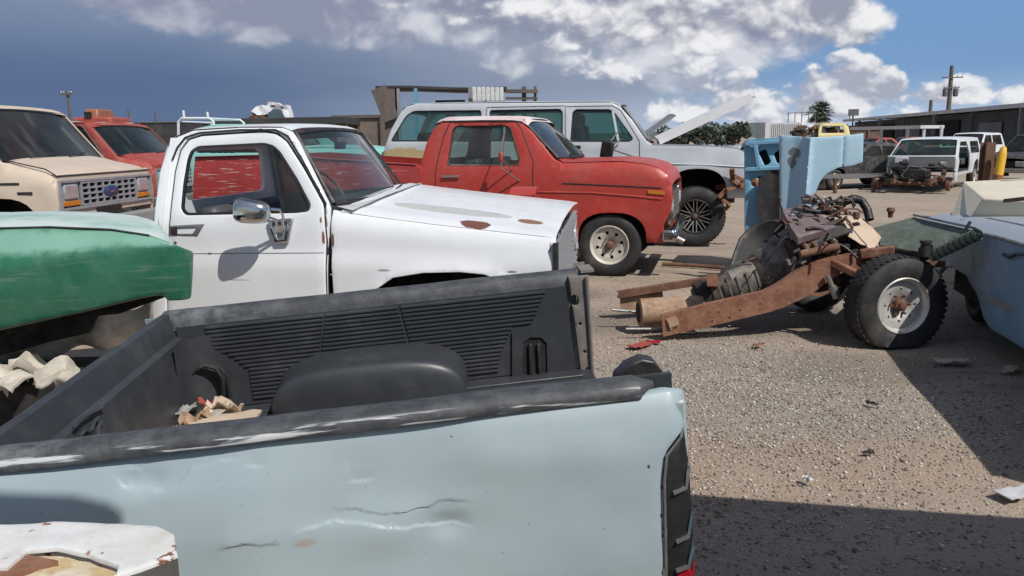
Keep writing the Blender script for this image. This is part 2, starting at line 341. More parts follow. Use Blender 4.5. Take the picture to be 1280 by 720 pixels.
class MB:
    def __init__(s): s.v = []; s.f = []; s.m = []
    def add(s, vs, fs, mi=0):
        o = len(s.v); s.v += [tuple(float(q) for q in p) for p in vs]; s.f += [tuple(o+i for i in f) for f in fs]; s.m += [mi]*len(fs); return s
    def box(s, c, d, rot=None, mi=0, taper=1.0):
        vs = []
        for z in (-.5, .5):
            k = 1 if z < 0 else taper
            for y in (-.5, .5):
                for x in (-.5, .5):
                    p = Vector((x*d[0]*k, y*d[1]*k, z*d[2]))
                    if rot is not None: p = rot @ p
                    vs.append(p+Vector(c))
        return s.add(vs, [(0, 2, 3, 1), (4, 5, 7, 6), (0, 1, 5, 4), (2, 6, 7, 3), (0, 4, 6, 2), (1, 3, 7, 5)], mi)
    def bar(s, a, b, w, h, mi=0, up=(0, 0, 1)):
        a, b = Vector(a), Vector(b); d = (b-a); L = d.length; d.normalize(); up = Vector(up)
        sd = d.cross(up)
        if sd.length < 1e-4: sd = d.cross(Vector((1, 0, 0)))
        sd.normalize(); u = sd.cross(d); R = Matrix((d, sd, u)).transposed()
        return s.box((a+b)/2, (L, w, h), R, mi)
    def tube(s, path, r, n=8, mi=0, caps=True):
        path = [Vector(p) for p in path]; rings = []; prev = None
        rr = r if isinstance(r, (list, tuple)) else [r]*len(path); vs = []; fs = []
        for i, p in enumerate(path):
            d = (path[min(i+1, len(path)-1)]-path[max(i-1, 0)]).normalized()
            if prev is None:
                a = d.cross(Vector((0, 0, 1)));
                if a.length < 1e-3: a = d.cross(Vector((1, 0, 0)))
            else:
                a = prev-d*prev.dot(d)
            a.normalize(); prev = a; b = d.cross(a)
            for k in range(n):
                t = 2*math.pi*k/n; vs.append(p+(a*math.cos(t)+b*math.sin(t))*rr[i])
        for i in range(len(path)-1):
            for k in range(n):
                k2 = (k+1) % n; fs.append((i*n+k, i*n+k2, (i+1)*n+k2, (i+1)*n+k))
        if caps: fs.append(tuple(range(n-1, -1, -1))); fs.append(tuple((len(path)-1)*n+k for k in range(n)))
        return s.add(vs, fs, mi)
    def lathe(s, prof, c=(0, 0, 0), axis='y', n=32, mi=0, closed=False, flat=None, caps=True):
        """prof = (radius, along axis); flat(p) may move a point"""
        vs = []; fs = []
        for (r, h) in prof:
            for k in range(n):
                t = 2*math.pi*k/n; a, b = r*math.cos(t), r*math.sin(t)
                p = (a, h, b) if axis == 'y' else ((a, b, h) if axis == 'z' else (h, a, b))
                p = Vector(p)
                if flat: p = flat(p)
                vs.append(p+Vector(c))
        P = len(prof)
        for i in range(P if closed else P-1):
            j = (i+1) % P
            for k in range(n):
                k2 = (k+1) % n; fs.append((i*n+k, i*n+k2, j*n+k2, j*n+k))
        if not closed and caps:
            if prof[0][0] > 1e-5: fs.append(tuple(range(n)))
            if prof[-1][0] > 1e-5: fs.append(tuple((P-1)*n+k for k in range(n-1, -1, -1)))
        return s.add(vs, fs, mi)
    def grid(s, fn, nu, nv, mi=0, thick=None):
        """open sheet fn(u,v); thick = offset vector gives it a back and edges"""
        vs = [Vector(fn(i/nu, j/nv)) for j in range(nv+1) for i in range(nu+1)]; W = nu+1
        fs = [(j*W+i, j*W+i+1, (j+1)*W+i+1, (j+1)*W+i) for j in range(nv) for i in range(nu)]
        if thick is None: return s.add(vs, fs, mi)
        N = len(vs); t = Vector(thick); back = [p+t for p in vs]
        fb = [tuple(N+i for i in reversed(f)) for f in fs]
        bd = [i for i in range(W)]+[j*W+nu for j in range(1, nv+1)]+[nv*W+i for i in range(nu-1, -1, -1)]+[j*W for j in range(nv-1, 0, -1)]
        fe = [(bd[(k+1) % len(bd)], bd[k], N+bd[k], N+bd[(k+1) % len(bd)]) for k in range(len(bd))]
        return s.add(vs+back, fs+fb+fe, mi)
    def panel(s, outline, fn, holes=(), inward=(0, 1, 0), t=.02, res=.08, mi=0, roll=0.0, extra=()):
        """sheet metal: a 2-D outline with holes, meshed inside, carried into space by fn(x,z), given a back and edges"""
        loops = [densify(l, res) for l in [outline]+list(holes)]
        pts = []; edges = []
        for l in loops:
            o = len(pts); pts += l; edges += [(o+i, o+(i+1) % len(l)) for i in range(len(l))]
        def inside(p): return in_poly(p, loops[0]) and not any(in_poly(p, h) for h in loops[1:])
        if roll:
            for l in loops:
                for i in range(len(l)):
                    a, b = Vector(l[i-1]), Vector(l[(i+1) % len(l)]); d = (b-a)
                    if d.length < 1e-6: continue
                    d.normalize(); nn = Vector((-d.y, d.x))
                    for kk in (.35, 1.0):
                        for sg in (1, -1):
                            q = Vector(l[i])+nn*sg*roll*kk; q = tuple(q)
                            if inside(q) and abs(loop_d(q, loops)-roll*kk) < roll*.12: pts.append(q)
        xs = [p[0] for p in loops[0]]; zs = [p[1] for p in loops[0]]; nx = int((max(xs)-min(xs))/res); nz = int((max(zs)-min(zs))/res)
        for i in range(1, nx+1):
            for j in range(1, nz+1):
                p = (min(xs)+i*res+(res*.25 if j % 2 else -res*.25), min(zs)+j*res*.97)
                if inside(p) and loop_d(p, loops) > max(res*.45, roll*1.35): pts.append(p)
        for p in extra:
            if inside(p): pts.append(p)
        V2, E2, F2, _a, _b, _c = delaunay_2d_cdt([Vector(p) for p in pts], edges, [], 0, 1e-6)
        V2 = [tuple(p) for p in V2]
        keep = [tuple(f) for f in F2 if inside((sum(V2[i][0] for i in f)/len(f), sum(V2[i][1] for i in f)/len(f)))]
        inw = Vector(inward); P = []
        for p in V2:
            q = Vector(fn(*p))
            if roll:
                d = loop_d(p, loops)
                if d < roll: q = q+inw*(roll-math.sqrt(max(0, roll*roll-(roll-d)**2)))
            P.append(q)
        N = len(P); back = [q+inw*t for q in P]; cnt = {}
        for f in keep:
            for i in range(len(f)):
                e = (f[i], f[(i+1) % len(f)]); cnt[e] = 1
        fe = [(b, a, N+a, N+b) for (a, b) in cnt if (b, a) not in cnt]
        return s.add(P+back, keep+[tuple(N+i for i in reversed(f)) for f in keep]+fe, mi)
    def prism(s, poly, fn0, fn1, mi=0):
        """solid between two copies of a 2-D outline"""
        n = len(poly); a = [Vector(fn0(*p)) for p in poly]; b = [Vector(fn1(*p)) for p in poly]
        return s.add(a+b, [tuple(range(n-1, -1, -1)), tuple(range(n, 2*n))]+[(i, (i+1) % n, n+(i+1) % n, n+i) for i in range(n)], mi)
    def build(s, name, mats, parent=None, smooth=38, bevel=0.0, loc=None, rot=None, mat4=None):
        me = bpy.data.meshes.new(name); me.from_pydata(s.v, [], s.f)
        mats = mats if isinstance(mats, (list, tuple)) else [mats]
        for m in mats: me.materials.append(M[m] if isinstance(m, str) else m)
        if len(mats) > 1: me.polygons.foreach_set('material_index', s.m)
        bm = bmesh.new(); bm.from_mesh(me); bmesh.ops.remove_doubles(bm, verts=bm.verts, dist=1e-5)
        bmesh.ops.recalc_face_normals(bm, faces=bm.faces)
        bm.to_mesh(me); bm.free()
        if smooth:
            me.polygons.foreach_set('use_smooth', [True]*len(me.polygons)); me.set_sharp_from_angle(angle=RAD(smooth))
        o = bpy.data.objects.new(name, me); COL.objects.link(o)
        if parent is not None: o.parent = parent
        if mat4 is not None: o.matrix_local = mat4
        if loc is not None: o.location = loc
        if rot is not None: o.rotation_euler = rot
        if bevel:
            md = o.modifiers.new('bevel', 'BEVEL'); md.width = bevel; md.segments = 2; md.limit_method = 'ANGLE'; md.angle_limit = RAD(40); md.harden_normals = False
        return o
def tag(o, label=None, cat=None, group=None, kind=None):
    for k, v in (('label', label), ('category', cat), ('group', group), ('kind', kind or ('thing' if cat else None))):
        if v: o[k] = v
    return o
def empty(name, mat4=None, parent=None, loc=None, rot=None):
    o = bpy.data.objects.new(name, None); COL.objects.link(o); o.empty_display_size = .2
    if parent is not None: o.parent = parent
    if mat4 is not None: o.matrix_world = mat4
    if loc is not None: o.location = loc
    if rot is not None: o.rotation_euler = rot
    return o
class Fr:
    """a vehicle's own axes: x towards its nose, y to its far side (0 = the side facing us), z up; also reads photo points into them"""
    def __init__(s, ox, oy, yaw, oz=0.0, pitch=0.0, roll=0.0, mat=None):
        s.m = mat or (Matrix.Translation((ox, oy, oz)) @ Matrix.Rotation(RAD(yaw), 4, 'Z') @ Matrix.Rotation(RAD(-pitch), 4, 'Y') @ Matrix.Rotation(RAD(roll), 4, 'X'))
        s.i = s.m.inverted()
        s.o = s.i @ Vector(CAM)
    def d(s, px, py): return s.i.to_3x3() @ Vector(ray(px, py))
    def y(s, px, py, y=0.0):
        """photo point on the plane y = const (or on y = fn(z)) -> (x, z)"""
        d = s.d(px, py); yy = y(1.0) if callable(y) else y
        for _ in range(6):
            t = (yy-s.o.y)/d.y; z = s.o.z+d.z*t
            if not callable(y): break
            yy = y(z)
        return (s.o.x+d.x*t, z)
    def z(s, px, py, z):
        d = s.d(px, py); t = (z-s.o.z)/d.z; return (s.o.x+d.x*t, s.o.y+d.y*t)
    def x(s, px, py, x):
        d = s.d(px, py); t = (x-s.o.x)/d.x; return (s.o.y+d.y*t, s.o.z+d.z*t)
    def ys(s, pts, y=0.0): return [s.y(px, py, y) for px, py in pts]
def interp(xs, ys):
    return lambda x: float(np.interp(x, xs, ys))
# ---------------------------------------------------------------- wheels
def tyre_mb(R, W, r, c=(0, 0, 0), n=48, flat=0.0, lug=0.006, z_ground=None):
    """tyre standing in the xz plane, axle along y, centre c; flat = how far the bottom is squashed"""
    mb = MB()
    pr = [(r, -.40), (r+.02, -.46), (r+(R-r)*.45, -.5), (R-.035, -.47), (R-.012, -.41), (R, -.30), (R+.003, 0), (R, .30), (R-.012, .41), (R-.035, .47), (r+(R-r)*.45, .5), (r+.02, .46), (r, .40)]
    def fl(p):
        z0 = -R+flat
        if flat and p.z < z0+.05:
            k = (z0+.05-p.z); p.y *= 1+3.2*k; p.z = max(p.z, z0) if p.z > z0 else z0-(0)*k
        return p
    mb.lathe([(a, b*W) for a, b in pr], c, 'y', n, closed=True, flat=fl if flat else None)
    if lug:      # tread blocks
        for k in range(n):
            t = 2*math.pi*(k+.5)/n
            for q, sx in ((-.33, 1), (-.11, -1), (.11, 1), (.33, -1)):
                tt = t+(.5*math.pi/n*sx)
                if flat and R*math.sin(tt) < -R+flat+.03: continue
                Rm = Matrix.Rotation(-tt, 3, 'Y')
                mb.box(Vector(c)+Rm @ Vector((R+.001, q*W, 0)), (lug*2, W*.15, 2*math.pi*R/n*.62), Rm)
    return mb
def rim_holes(kind, r):
    hs = []
    if kind == 'steel8':
        for k in range(8):
            t = 2*math.pi*k/8+.2
            hs.append([(r*.74*math.cos(t-.13)+0, r*.74*math.sin(t-.13)), (r*.74*math.cos(t+.13), r*.74*math.sin(t+.13)), (r*.56*math.cos(t+.10), r*.56*math.sin(t+.10)), (r*.56*math.cos(t-.10), r*.56*math.sin(t-.10))])
    if kind == 'slot':
        for k in range(8):
            t = 2*math.pi*k/8; hs.append([(r*.60*math.cos(t)+r*.05*math.cos(q), r*.60*math.sin(t)+r*.05*math.sin(q)) for q in np.linspace(0, 2*math.pi, 7)[:-1]])
    return hs
def make_wheel(parent, loc, R, W, r, kind='steel8', mats=('tyre', 'rim'), side=-1, steer=0.0, flat=0.0, hub='rustdark', lug=.006, cam=0.0):
    """wheel > tyre, rim, hub. side -1: the dressed face looks along local -y"""
    w = empty('wheel', parent=parent, loc=loc, rot=(RAD(cam), 0, RAD(steer)))
    tyre_mb(R, W, r, flat=flat, lug=lug).build('tyre', mats[0], w)
    s = side; mb = MB()
    mb.lathe([(r+.012, s*W*.44), (r+.004, s*W*.47), (r-.012, s*W*.42), (r-.03, s*W*.25), (r-.035, -s*W*.1), (r-.02, -s*W*.40), (r+.010, -s*W*.44)], axis='y', n=40, caps=False)
    yd = s*W*.16
    if kind in ('steel8', 'slot'):
        f = lambda x, z: (x, yd+s*(.028*math.cos(min(1, math.hypot(x, z)/(r*.75))*math.pi)*-1), z)
        mb.panel(ring((0, 0), r-.03, 40), f, holes=rim_holes(kind, r)+[ring((0, 0), r*.22, 14)], inward=(0, -s, 0), t=.006, res=.035)
    else:       # thin mesh spokes
        sp = MB()
        for k in range(10):
            t = 2*math.pi*k/10
            for q in (-.20, .20):
                a = (r*.30*math.cos(t), s*W*.30, r*.30*math.sin(t)); b = ((r-.015)*math.cos(t+q), s*W*.44, (r-.015)*math.sin(t+q)); sp.bar(a, b, .014, .020, up=(0, 1, 0))
        sp.build('spokes', 'dullmetal', w)
        mb.lathe([(.001, s*W*.32), (r*.32, s*W*.30), (r*.32, yd-s*.05)], axis='y', n=24)
        mb.lathe([(r+.010, s*W*.475), (r-.004, s*W*.49), (r-.012, s*W*.46)], axis='y', n=40, caps=False)
    mb.build('rim', mats[1], w)
    h = MB(); h.lathe([(.002, yd+s*.075), (r*.13, yd+s*.07), (r*.16, yd+s*.045), (r*.22, yd+s*.04), (r*.235, yd-s*.03)], axis='y', n=20)
    for k in range(6):
        t = 2*math.pi*k/6; h.lathe([(.010, s*.042), (.010, 0)], (r*.36*math.cos(t), yd, r*.36*math.sin(t)), 'y', 6)
    h.build('hub', hub, w)
    d = MB(); d.lathe([(.01, -s*.02), (r-.04, -s*.02)], axis='y', n=24); d.build('brake_drum', 'dark', w)
    return w
# ================================================================ ground
def ground():
    def axis(lo, hi, near0, near1, st):
        a = list(np.arange(near0, near1+1e-6, st)); s = st
        x = near1
        while x < hi: s *= 1.35; x += s; a.append(x)
        x = near0; s = st
        while x > lo: s *= 1.35; x -= s; a.insert(0, x)
        return a
    X = axis(-1500, 1500, -6, 9, .14); Y = axis(-400, 2500, 1, 16, .14)
    mb = MB(); W = len(X)
    vs = []
    for y in Y:
        for x in X:
            k = max(0, 1-max(abs(x-1.5)/14, abs(y-7)/14)); 
            z = (mnoise.noise(Vector((x*.55, y*.55, 0)))*.02+mnoise.noise(Vector((x*2.1, y*2.1, 3)))*.009)*k-.012
            vs.append((x, y, z))
    mb.add(vs, [(j*W+i, j*W+i+1, (j+1)*W+i+1, (j+1)*W+i) for j in range(len(Y)-1) for i in range(W-1)])
    m, nt, b = new_mat('dry dirt'); co = objco(nt)
    a = tnoise(nt, co, .35, 6, .6); g = tnoise(nt, co, 2.2, 6, .65); fne = tnoise(nt, co, 28, 5, .7); grit = tvor(nt, co, 55)
    c = mixc(nt, a.step(.35, .65), (.350, .280, .215), (.295, .240, .192))
    c = mixc(nt, g.step(.42, .7)*.6, c, (.235, .18, .135))
    c = mixc(nt, fne.step(.45, .75)*.55, c, (.39, .325, .26))
    c = mixc(nt, grit.step(.28, .12)*.5*(g.step(.35, .6)), c, (.36, .34, .32))
    st = tnoise(nt, vmap(nt, co, scale=(.5, 2.2, 1), rot=(0, 0, .25)), 1.1, 5, .6)
    c = mixc(nt, st.step(.54, .70)*.45, c, (.155, .125, .10))
    gx, gy, gz = sep(nt, co)
    def zone(x0, y0, rx, ry): a_ = (gx-x0)*(1/rx); b_ = (gy-y0)*(1/ry); return ((a_*a_+b_*b_).sqrt()+(g-.5)*1.1).step(.55, 1.15, 1.0, 0.0)
    c = mixc(nt, zone(1.55, 5.1, 1.25, 1.5)*.55, c, (.225, .205, .188))                 # washed gravel
    c = mixc(nt, zone(1.1, 3.9, 1.6, .55).mx(zone(3.2, 9.3, 2.5, .9)*.8)*.5, c, (.315, .225, .155))   # bare brown dirt
    stain = zone(1.9, 7.2, 1.7, .8).mx(zone(2.6, 5.6, .8, .5)*.7).mx(zone(.4, 8.6, .8, .5)*.8)
    c = mixc(nt, stain*.55, c, (.085, .070, .058))                                        # oil soaked into the dirt
    rut = ((gx*.55+gy*.84+(a-.5)*.9)*7.5).sin()*.5+.5; rm = zone(3.2, 10.5, 4.2, 2.2)
    c = mixc(nt, rut.step(.62, .9)*rm*.40, c, (.19, .155, .125))                          # wheel tracks
    nt.links.new(c, b.inputs['Base Color']); b.inputs['Roughness'].default_value = .95
    bump(nt, b, fne*.7+g*1.2+grit*.4, .6, .02)
    M['dirt'] = m
    tag(mb.build('ground', 'dirt', smooth=60), kind='structure')
ground()
def gravel():
    rnd = np.random.RandomState(3); pts = []
    c1 = at_z(1000, 500); c2 = at_z(1130, 620)
    n = 0
    while n < 70000:
        x, y = rnd.uniform(-.5, 5.5), 2.2+8.5*rnd.rand()**1.3
        d1 = math.hypot((x-1.55)/1.0, (y-5.0)/1.4)
        dens = .06+1.0*math.exp(-d1*d1)+.30*max(0, mnoise.noise(Vector((x*.8, y*.8, 5)))+.05)+.5*max(0, mnoise.noise(Vector((x*2.7, y*2.7, 8)))-.25)
        if rnd.rand() < dens: pts.append((x, y)); n += 1
    base = np.array([(1, 0, 0), (-1, 0, 0), (0, 1, 0), (0, -1, 0), (0, 0, 1), (0, 0, -1), ], float)
    fs = np.array([(0, 2, 4), (2, 1, 4), (1, 3, 4), (3, 0, 4), (2, 0, 5), (1, 2, 5), (3, 1, 5), (0, 3, 5)])
    N = len(pts); P = np.array(pts); s = .0026+.0088*rnd.rand(N)**3.0+(rnd.rand(N) > .992)*.011*rnd.rand(N)
    V = np.repeat(base[None], N, 0)*(.65+.6*rnd.rand(N, 6, 1))
    V *= np.array([1, 1, .6])[None, None]*s[:, None, None]*(.7+.7*rnd.rand(N, 1, 3))
    a = rnd.rand(N)*6.28; ca, sa = np.cos(a), np.sin(a)
    x = V[:, :, 0]*ca[:, None]-V[:, :, 1]*sa[:, None]; y = V[:, :, 0]*sa[:, None]+V[:, :, 1]*ca[:, None]
    z0 = np.array([(mnoise.noise(Vector((p[0]*.55, p[1]*.55, 0)))*.02+mnoise.noise(Vector((p[0]*2.1, p[1]*2.1, 3)))*.009)*max(0, 1-max(abs(p[0]-1.5)/14, abs(p[1]-7)/14))-.012 for p in pts])
    V = np.stack([x+P[:, :1], y+P[:, 1:], V[:, :, 2]+(s*.25+z0)[:, None]], 2).reshape(-1, 3)
    Fc = (fs[None]+6*np.arange(N)[:, None, None]).reshape(-1, 3)
    me = bpy.data.meshes.new('gravel'); me.vertices.add(len(V)); me.vertices.foreach_set('co', V.ravel())
    me.loops.add(len(Fc)*3); me.loops.foreach_set('vertex_index', Fc.ravel()); me.polygons.add(len(Fc))
    me.polygons.foreach_set('loop_start', np.arange(len(Fc))*3); me.update(); me.validate()
    m, nt, b = new_mat('gravel stones'); gi = nt.nodes.new('ShaderNodeNewGeometry')
    r = Nd(nt, gi.outputs['Random Per Island'])
    c = mixc(nt, r.step(0, .45), (.135, .112, .095), (.29, .245, .20)); c = mixc(nt, r.step(.45, .85), c, (.48, .445, .405)); c = mixc(nt, r.step(.955, .965), c, (.60, .58, .55))
    nt.links.new(c, b.inputs['Base Color']); b.inputs['Roughness'].default_value = .85
    me.materials.append(m); o = bpy.data.objects.new('gravel', me); COL.objects.link(o); tag(o, kind='stuff')
gravel()

# ================================================================ pale blue pickup bed in front
def pickup_bed():
    th, ph, ro = RAD(4.25), RAD(4.34), RAD(1.78)
    L = Vector((math.cos(th)*math.cos(ph), math.sin(th)*math.cos(ph), math.sin(ph))); W0 = Vector((-math.sin(th), math.cos(th), 0)); N0 = L.cross(W0)
    Wv = W0*math.cos(ro)+N0*math.sin(ro); N = L.cross(Wv)
    TN = Vector((.464, 2.032, 1.027)); O = TN-N*1.03
    mat = Matrix(((L.x, Wv.x, N.x, O.x), (L.y, Wv.y, N.y, O.y), (L.z, Wv.z, N.z, O.z), (0, 0, 0, 1)))
    fr = Fr(0, 0, 0, mat=mat)
    root = tag(empty('pickup_bed', mat), 'dented pale blue grey pickup bed with black plastic liner and no tailgate', 'pickup bed')
    XF = -1.89; RT = 1.03; FLOOR = .585; WD = 1.62
    # outer side facing us, with its dents
    ysd = interp([.1, .35, .55, .75, .88, .96, .99, 1.02], [-.050, -.062, -.064, -.052, -.030, -.006, .008, .03])
    P = lambda pts: [fr.y(px, py, lambda z: ysd(z)) for px, py in pts]
    folds = [(P([(143, 601), (150, 611), (200, 617), (222, 607), (236, 590), (262, 582), (295, 577)]), .008, .04, 1),
             (P([(413, 641), (445, 643), (478, 648), (515, 643), (535, 640), (548, 631), (588, 631)]), .005, .04, -1),
             (P([(362, 672), (385, 664), (410, 655), (470, 660), (540, 664), (566, 661), (592, 666)]), .007, .045, 1),
             (P([(298, 585), (330, 588)]), .004, .025, 1), (P([(428, 610), (458, 606), (470, 602)]), .005, .03, 1),
             (P([(150, 588), (172, 591)]), .004, .02, 1), (P([(270, 690), (300, 682), (345, 680)]), .005, .03, -1)]
    soft = [(fr.y(230, 560), .16, .018), (fr.y(560, 600), .25, .016), (fr.y(480, 655), .10, -.014), (fr.y(300, 640), .18, -.013), (fr.y(690, 620), .18, .010), (fr.y(560, 650), .05, .012), (fr.y(180, 600), .05, .012), (fr.y(760, 560), .12, -.008), (fr.y(400, 600), .30, .020), (fr.y(620, 570), .14, -.012), (fr.y(90, 570), .2, .014), (fr.y(560, 690), .22, .016)]
    def jit(pl, k):
        d = []
        for a, b in zip(pl[:-1], pl[1:]):
            n_ = max(1, int(math.hypot(b[0]-a[0], b[1]-a[1])/.012))
            for i in range(n_): d.append((a[0]+(b[0]-a[0])*i/n_, a[1]+(b[1]-a[1])*i/n_))
        d.append(pl[-1])
        return [(x+.004*mnoise.noise(Vector((x*40, k, 0))), z+.009*mnoise.noise(Vector((x*16, k*3.1, 5)))+.004*mnoise.noise(Vector((x*60, k, 9)))) for x, z in d]
    folds = [(jit(pl, i+1), A, w, sg) for i, (pl, A, w, sg) in enumerate(folds)]
    def yside(x, z):
        y = ysd(z)+.006*mnoise.noise(Vector((x*2.2, z*3.1, 1)))+.002*mnoise.noise(Vector((x*7, z*9, 2)))
        for (cx, cz), r, a in soft: y += a*math.exp(-((x-cx)**2+((z-cz)*1.6)**2)/(r*r))
        for pl, A, w, sg in folds:
            if min(abs(x-p[0]) for p in pl) > .35: continue
            bd, bs = 9, 0
            for i in range(len(pl)-1):
                d = seg_d((x, z), pl[i], pl[i+1])
                if d < bd:
                    bd = d; bi = i; a, b = pl[i], pl[i+1]; bl = 1/max(1e-6, math.hypot(b[0]-a[0], b[1]-a[1])); bs = (b[0]-a[0])*(z-a[1])-(b[1]-a[1])*(x-a[0])
            tt = bi/max(1, len(pl)-1); f = math.exp(-(bd/w)**2)*A*sg*min(1, 5*tt+.1, 5*(1-tt)+.1)*(.45+.9*abs(mnoise.noise(Vector((x*9, A*900, 1)))))
            y += f*(-.25+1.0*min(1, max(0, .5+bs*bl/.0035)))
        if x > -.05: y += .5*(x+.05)**2/.05*2.2
        return y
    er = random.Random(5); extra = []
    for pl, A, w, sg in folds:
        for i in range(len(pl)-1):
            a, b = Vector(pl[i]), Vector(pl[i+1]); n = max(1, int((b-a).length/.007)); d = (b-a).normalized(); nn = Vector((-d.y, d.x))
            for k in range(n):
                for q in (-.035, -.018, -.007, -.0016, .0016, .007, .018, .035): extra.append(tuple(a+(b-a)*k/n+nn*q))
    ct = [(q[0], q[1]) for q in P([(863, 479), (865, 500), (866, 531), (850, 545), (833, 567), (829, 600), (830, 660), (832, 760)])]
    out = [(XF-.25, .995)]+[(x, .995+.004*math.sin(x*9)) for x in np.arange(XF-.1, -.12, .1)]+[(-.06, 1.0), (-.012, .985)]+ct[1:]+[(ct[-1][0], .25), (XF-.25, .25)]
    mb = MB(); mb.panel(rounded(out, .012, 2), lambda x, z: (x, yside(x, z), z), inward=(0, 1, 0), t=.012, res=.03, extra=extra, roll=.008)
    sp = [(*[fr.y(385, 668)[0], 0, fr.y(385, 668)[1]], .03, 0, .012, (.30, .28, .24), -1.4)]
    for q in ((822, 600), (820, 632), (823, 648), (806, 575), (822, 656)):
        a = fr.y(*q); sp.append((a[0], 0, a[1], .004, 0, .006, (.05, .05, .055), 1.2))
    M['bedskin'] = paint('pale grey blue paint with scuffs', (.29, .365, .395), (.335, .405, .425), rough=.40, dust=.07, dustcol=(.34, .36, .36), coat=.15, wav=.04, spots=sp, chips=.22, streak=.05)
    mb.build('side_panel', 'bedskin', root, smooth=50)
    far = MB(); far.panel([(XF-.1, .25), (0, .25), (0, 1.0), (XF-.1, 1.0)], lambda x, z: (x, WD-ysd(z), z), inward=(0, -1, 0), t=.012, res=.2)
    far.build('far_side_panel', 'bedblue', root)
    # scraped plastic rail caps
    m, nt, b = new_mat('scraped rail cap'); co = objco(nt); x, y, z = sep(nt, co)
    n1 = tnoise(nt, vmap(nt, co, scale=(3.5, 30, 30)), 3, 6, .7); n2 = tnoise(nt, co, 14, 5, .7); n3 = tnoise(nt, vmap(nt, co, scale=(1.5, 20, 20), loc=(4, 4, 1)), 2, 4, .6)
    c = mixc(nt, n2.step(.35, .7), (.036, .039, .044), (.080, .085, .090))
    c = mixc(nt, n1.step(.58, .70)*.25, c, (.16, .17, .175))
    edge = (y-.002).abs().step(.014, .008)*(z.step(.988, .994))*(z.step(1.022, 1.014))
    c = mixc(nt, edge*(n3.step(.51, .58)), c, (.55, .57, .58))
    front = x.step(-1.3, -1.85)*n2.step(.30, .75)*.35
    c = mixc(nt, front, c, (.30, .32, .33))
    nt.links.new(c, b.inputs['Base Color']); b.inputs['Roughness'].default_value = .62; bump(nt, b, n2+n1, .25, .006); M['railcap'] = m
    prof = [(.0, .985), (-.006, 1.0), (.0, 1.018), (.02, 1.030), (.055, 1.033), (.085, 1.028), (.103, 1.014), (.110, .985), (.116, .955), (.104, .955), (.099, .98), (.09, 1.0), (.02, 1.01), (.012, .985)]
    def sweep(pr, x0, x1, fy, n=40, wob=.004, endtaper=0):
        mb = MB(); P = len(pr); vs = []
        for i in range(n+1):
            x = x0+(x1-x0)*i/n; w = wob*mnoise.noise(Vector((x*3, 5, 0))); k = 1.0
            if endtaper and x > x1-endtaper: k = math.sqrt(max(0, 1-((x-(x1-endtaper))/endtaper)**2))
            for (a, h) in pr: vs.append((x, fy(.06+(a-.06)*(.15+.85*k)), RT-(RT-h)*(1.0)+w-(1-k)*.02))
        fs = [(i*P+j, i*P+(j+1) % P, (i+1)*P+(j+1) % P, (i+1)*P+j) for i in range(n) for j in range(P)]
        fs += [tuple(range(P)), tuple(n*P+j for j in range(P-1, -1, -1))]
        return mb.add(vs, fs)
    sweep(prof, XF-.25, -.085, lambda a: a, endtaper=.06).build('rail_cap', 'railcap', root, smooth=45)
    sweep([(a, h) for a, h in prof], XF, -.01, lambda a: WD-a).build('rail_cap', 'railcap', root, smooth=45)
    # bulkhead: liner wall, sloping band, cap
    mb = MB()
    bp = [(XF-.02, 1.0), (XF-.012, 1.022), (XF+.01, 1.032), (XF+.035, 1.026), (XF+.055, .93), (XF+.075, .915), (XF+.085, .80), (XF+.10, FLOOR)]
    n = 24; vs = []
    for i in range(n+1):
        yy = .10+(WD-.20)*i/n
        vs += [(a+.003*mnoise.noise(Vector((yy*4, h*5, 8))), yy, h) for a, h in bp]
    Pn = len(bp); mb.add(vs, [(i*Pn+j, i*Pn+j+1, (i+1)*Pn+j+1, (i+1)*Pn+j) for i in range(n) for j in range(Pn-1)])
    # embossed swirl on the bulkhead
    def on_bulk(px, py): q = fr.x(px, py, XF+.088); return (XF+.088, q[0], q[1])
    for pl in ([(92, 535), (104, 522), (128, 509)], [(99, 546), (107, 538), (113, 541)], [(114, 539), (118, 527), (123, 522)], [(122, 547), (124, 532), (127, 527)]):
        mb.tube([on_bulk(*p) for p in pl], .006, 6)
    mb.build('bulkhead_liner', 'liner', root, smooth=30)
    mb = MB(); mb.box((XF-.03, WD/2, .62), (.02, WD-.1, .72)); mb.build('bulkhead', 'bedblue', root)
    # floor and near wall of the liner
    mb = MB(); mb.box(((XF-.02)/2, WD/2, FLOOR-.02), (-XF-.04, WD-.2, .03))
    for k in range(14): mb.box((XF/2+.02, .22+k*.09, FLOOR), (-XF-.2, .03, .014))
    mb.build('floor_liner', 'liner', root, bevel=.004)
    mb = MB(); mb.box((XF/2, .115, .80), (-XF-.04, .02, .42)); mb.build('side_liner', 'liner', root)
    # ribbed far wall of the liner
    YW = WD-.118
    mb = MB(); mb.panel([(XF+.08, FLOOR), (-.105, FLOOR), (-.105, .97), (XF+.06, .97)], lambda x, z: (x, YW+(0.0), z), t=.02, res=.12)
    zone = fr.ys([(255, 401), (684, 359), (664, 404), (640, 408), (626, 440), (622, 471), (318, 500), (312, 462), (292, 446), (262, 432)], YW)
    cuts = [fr.ys([(408, 380), (400, 445)], YW), fr.ys([(497, 376), (512, 430)], YW)]
    zs = np.linspace(FLOOR+.03, .955, 19)
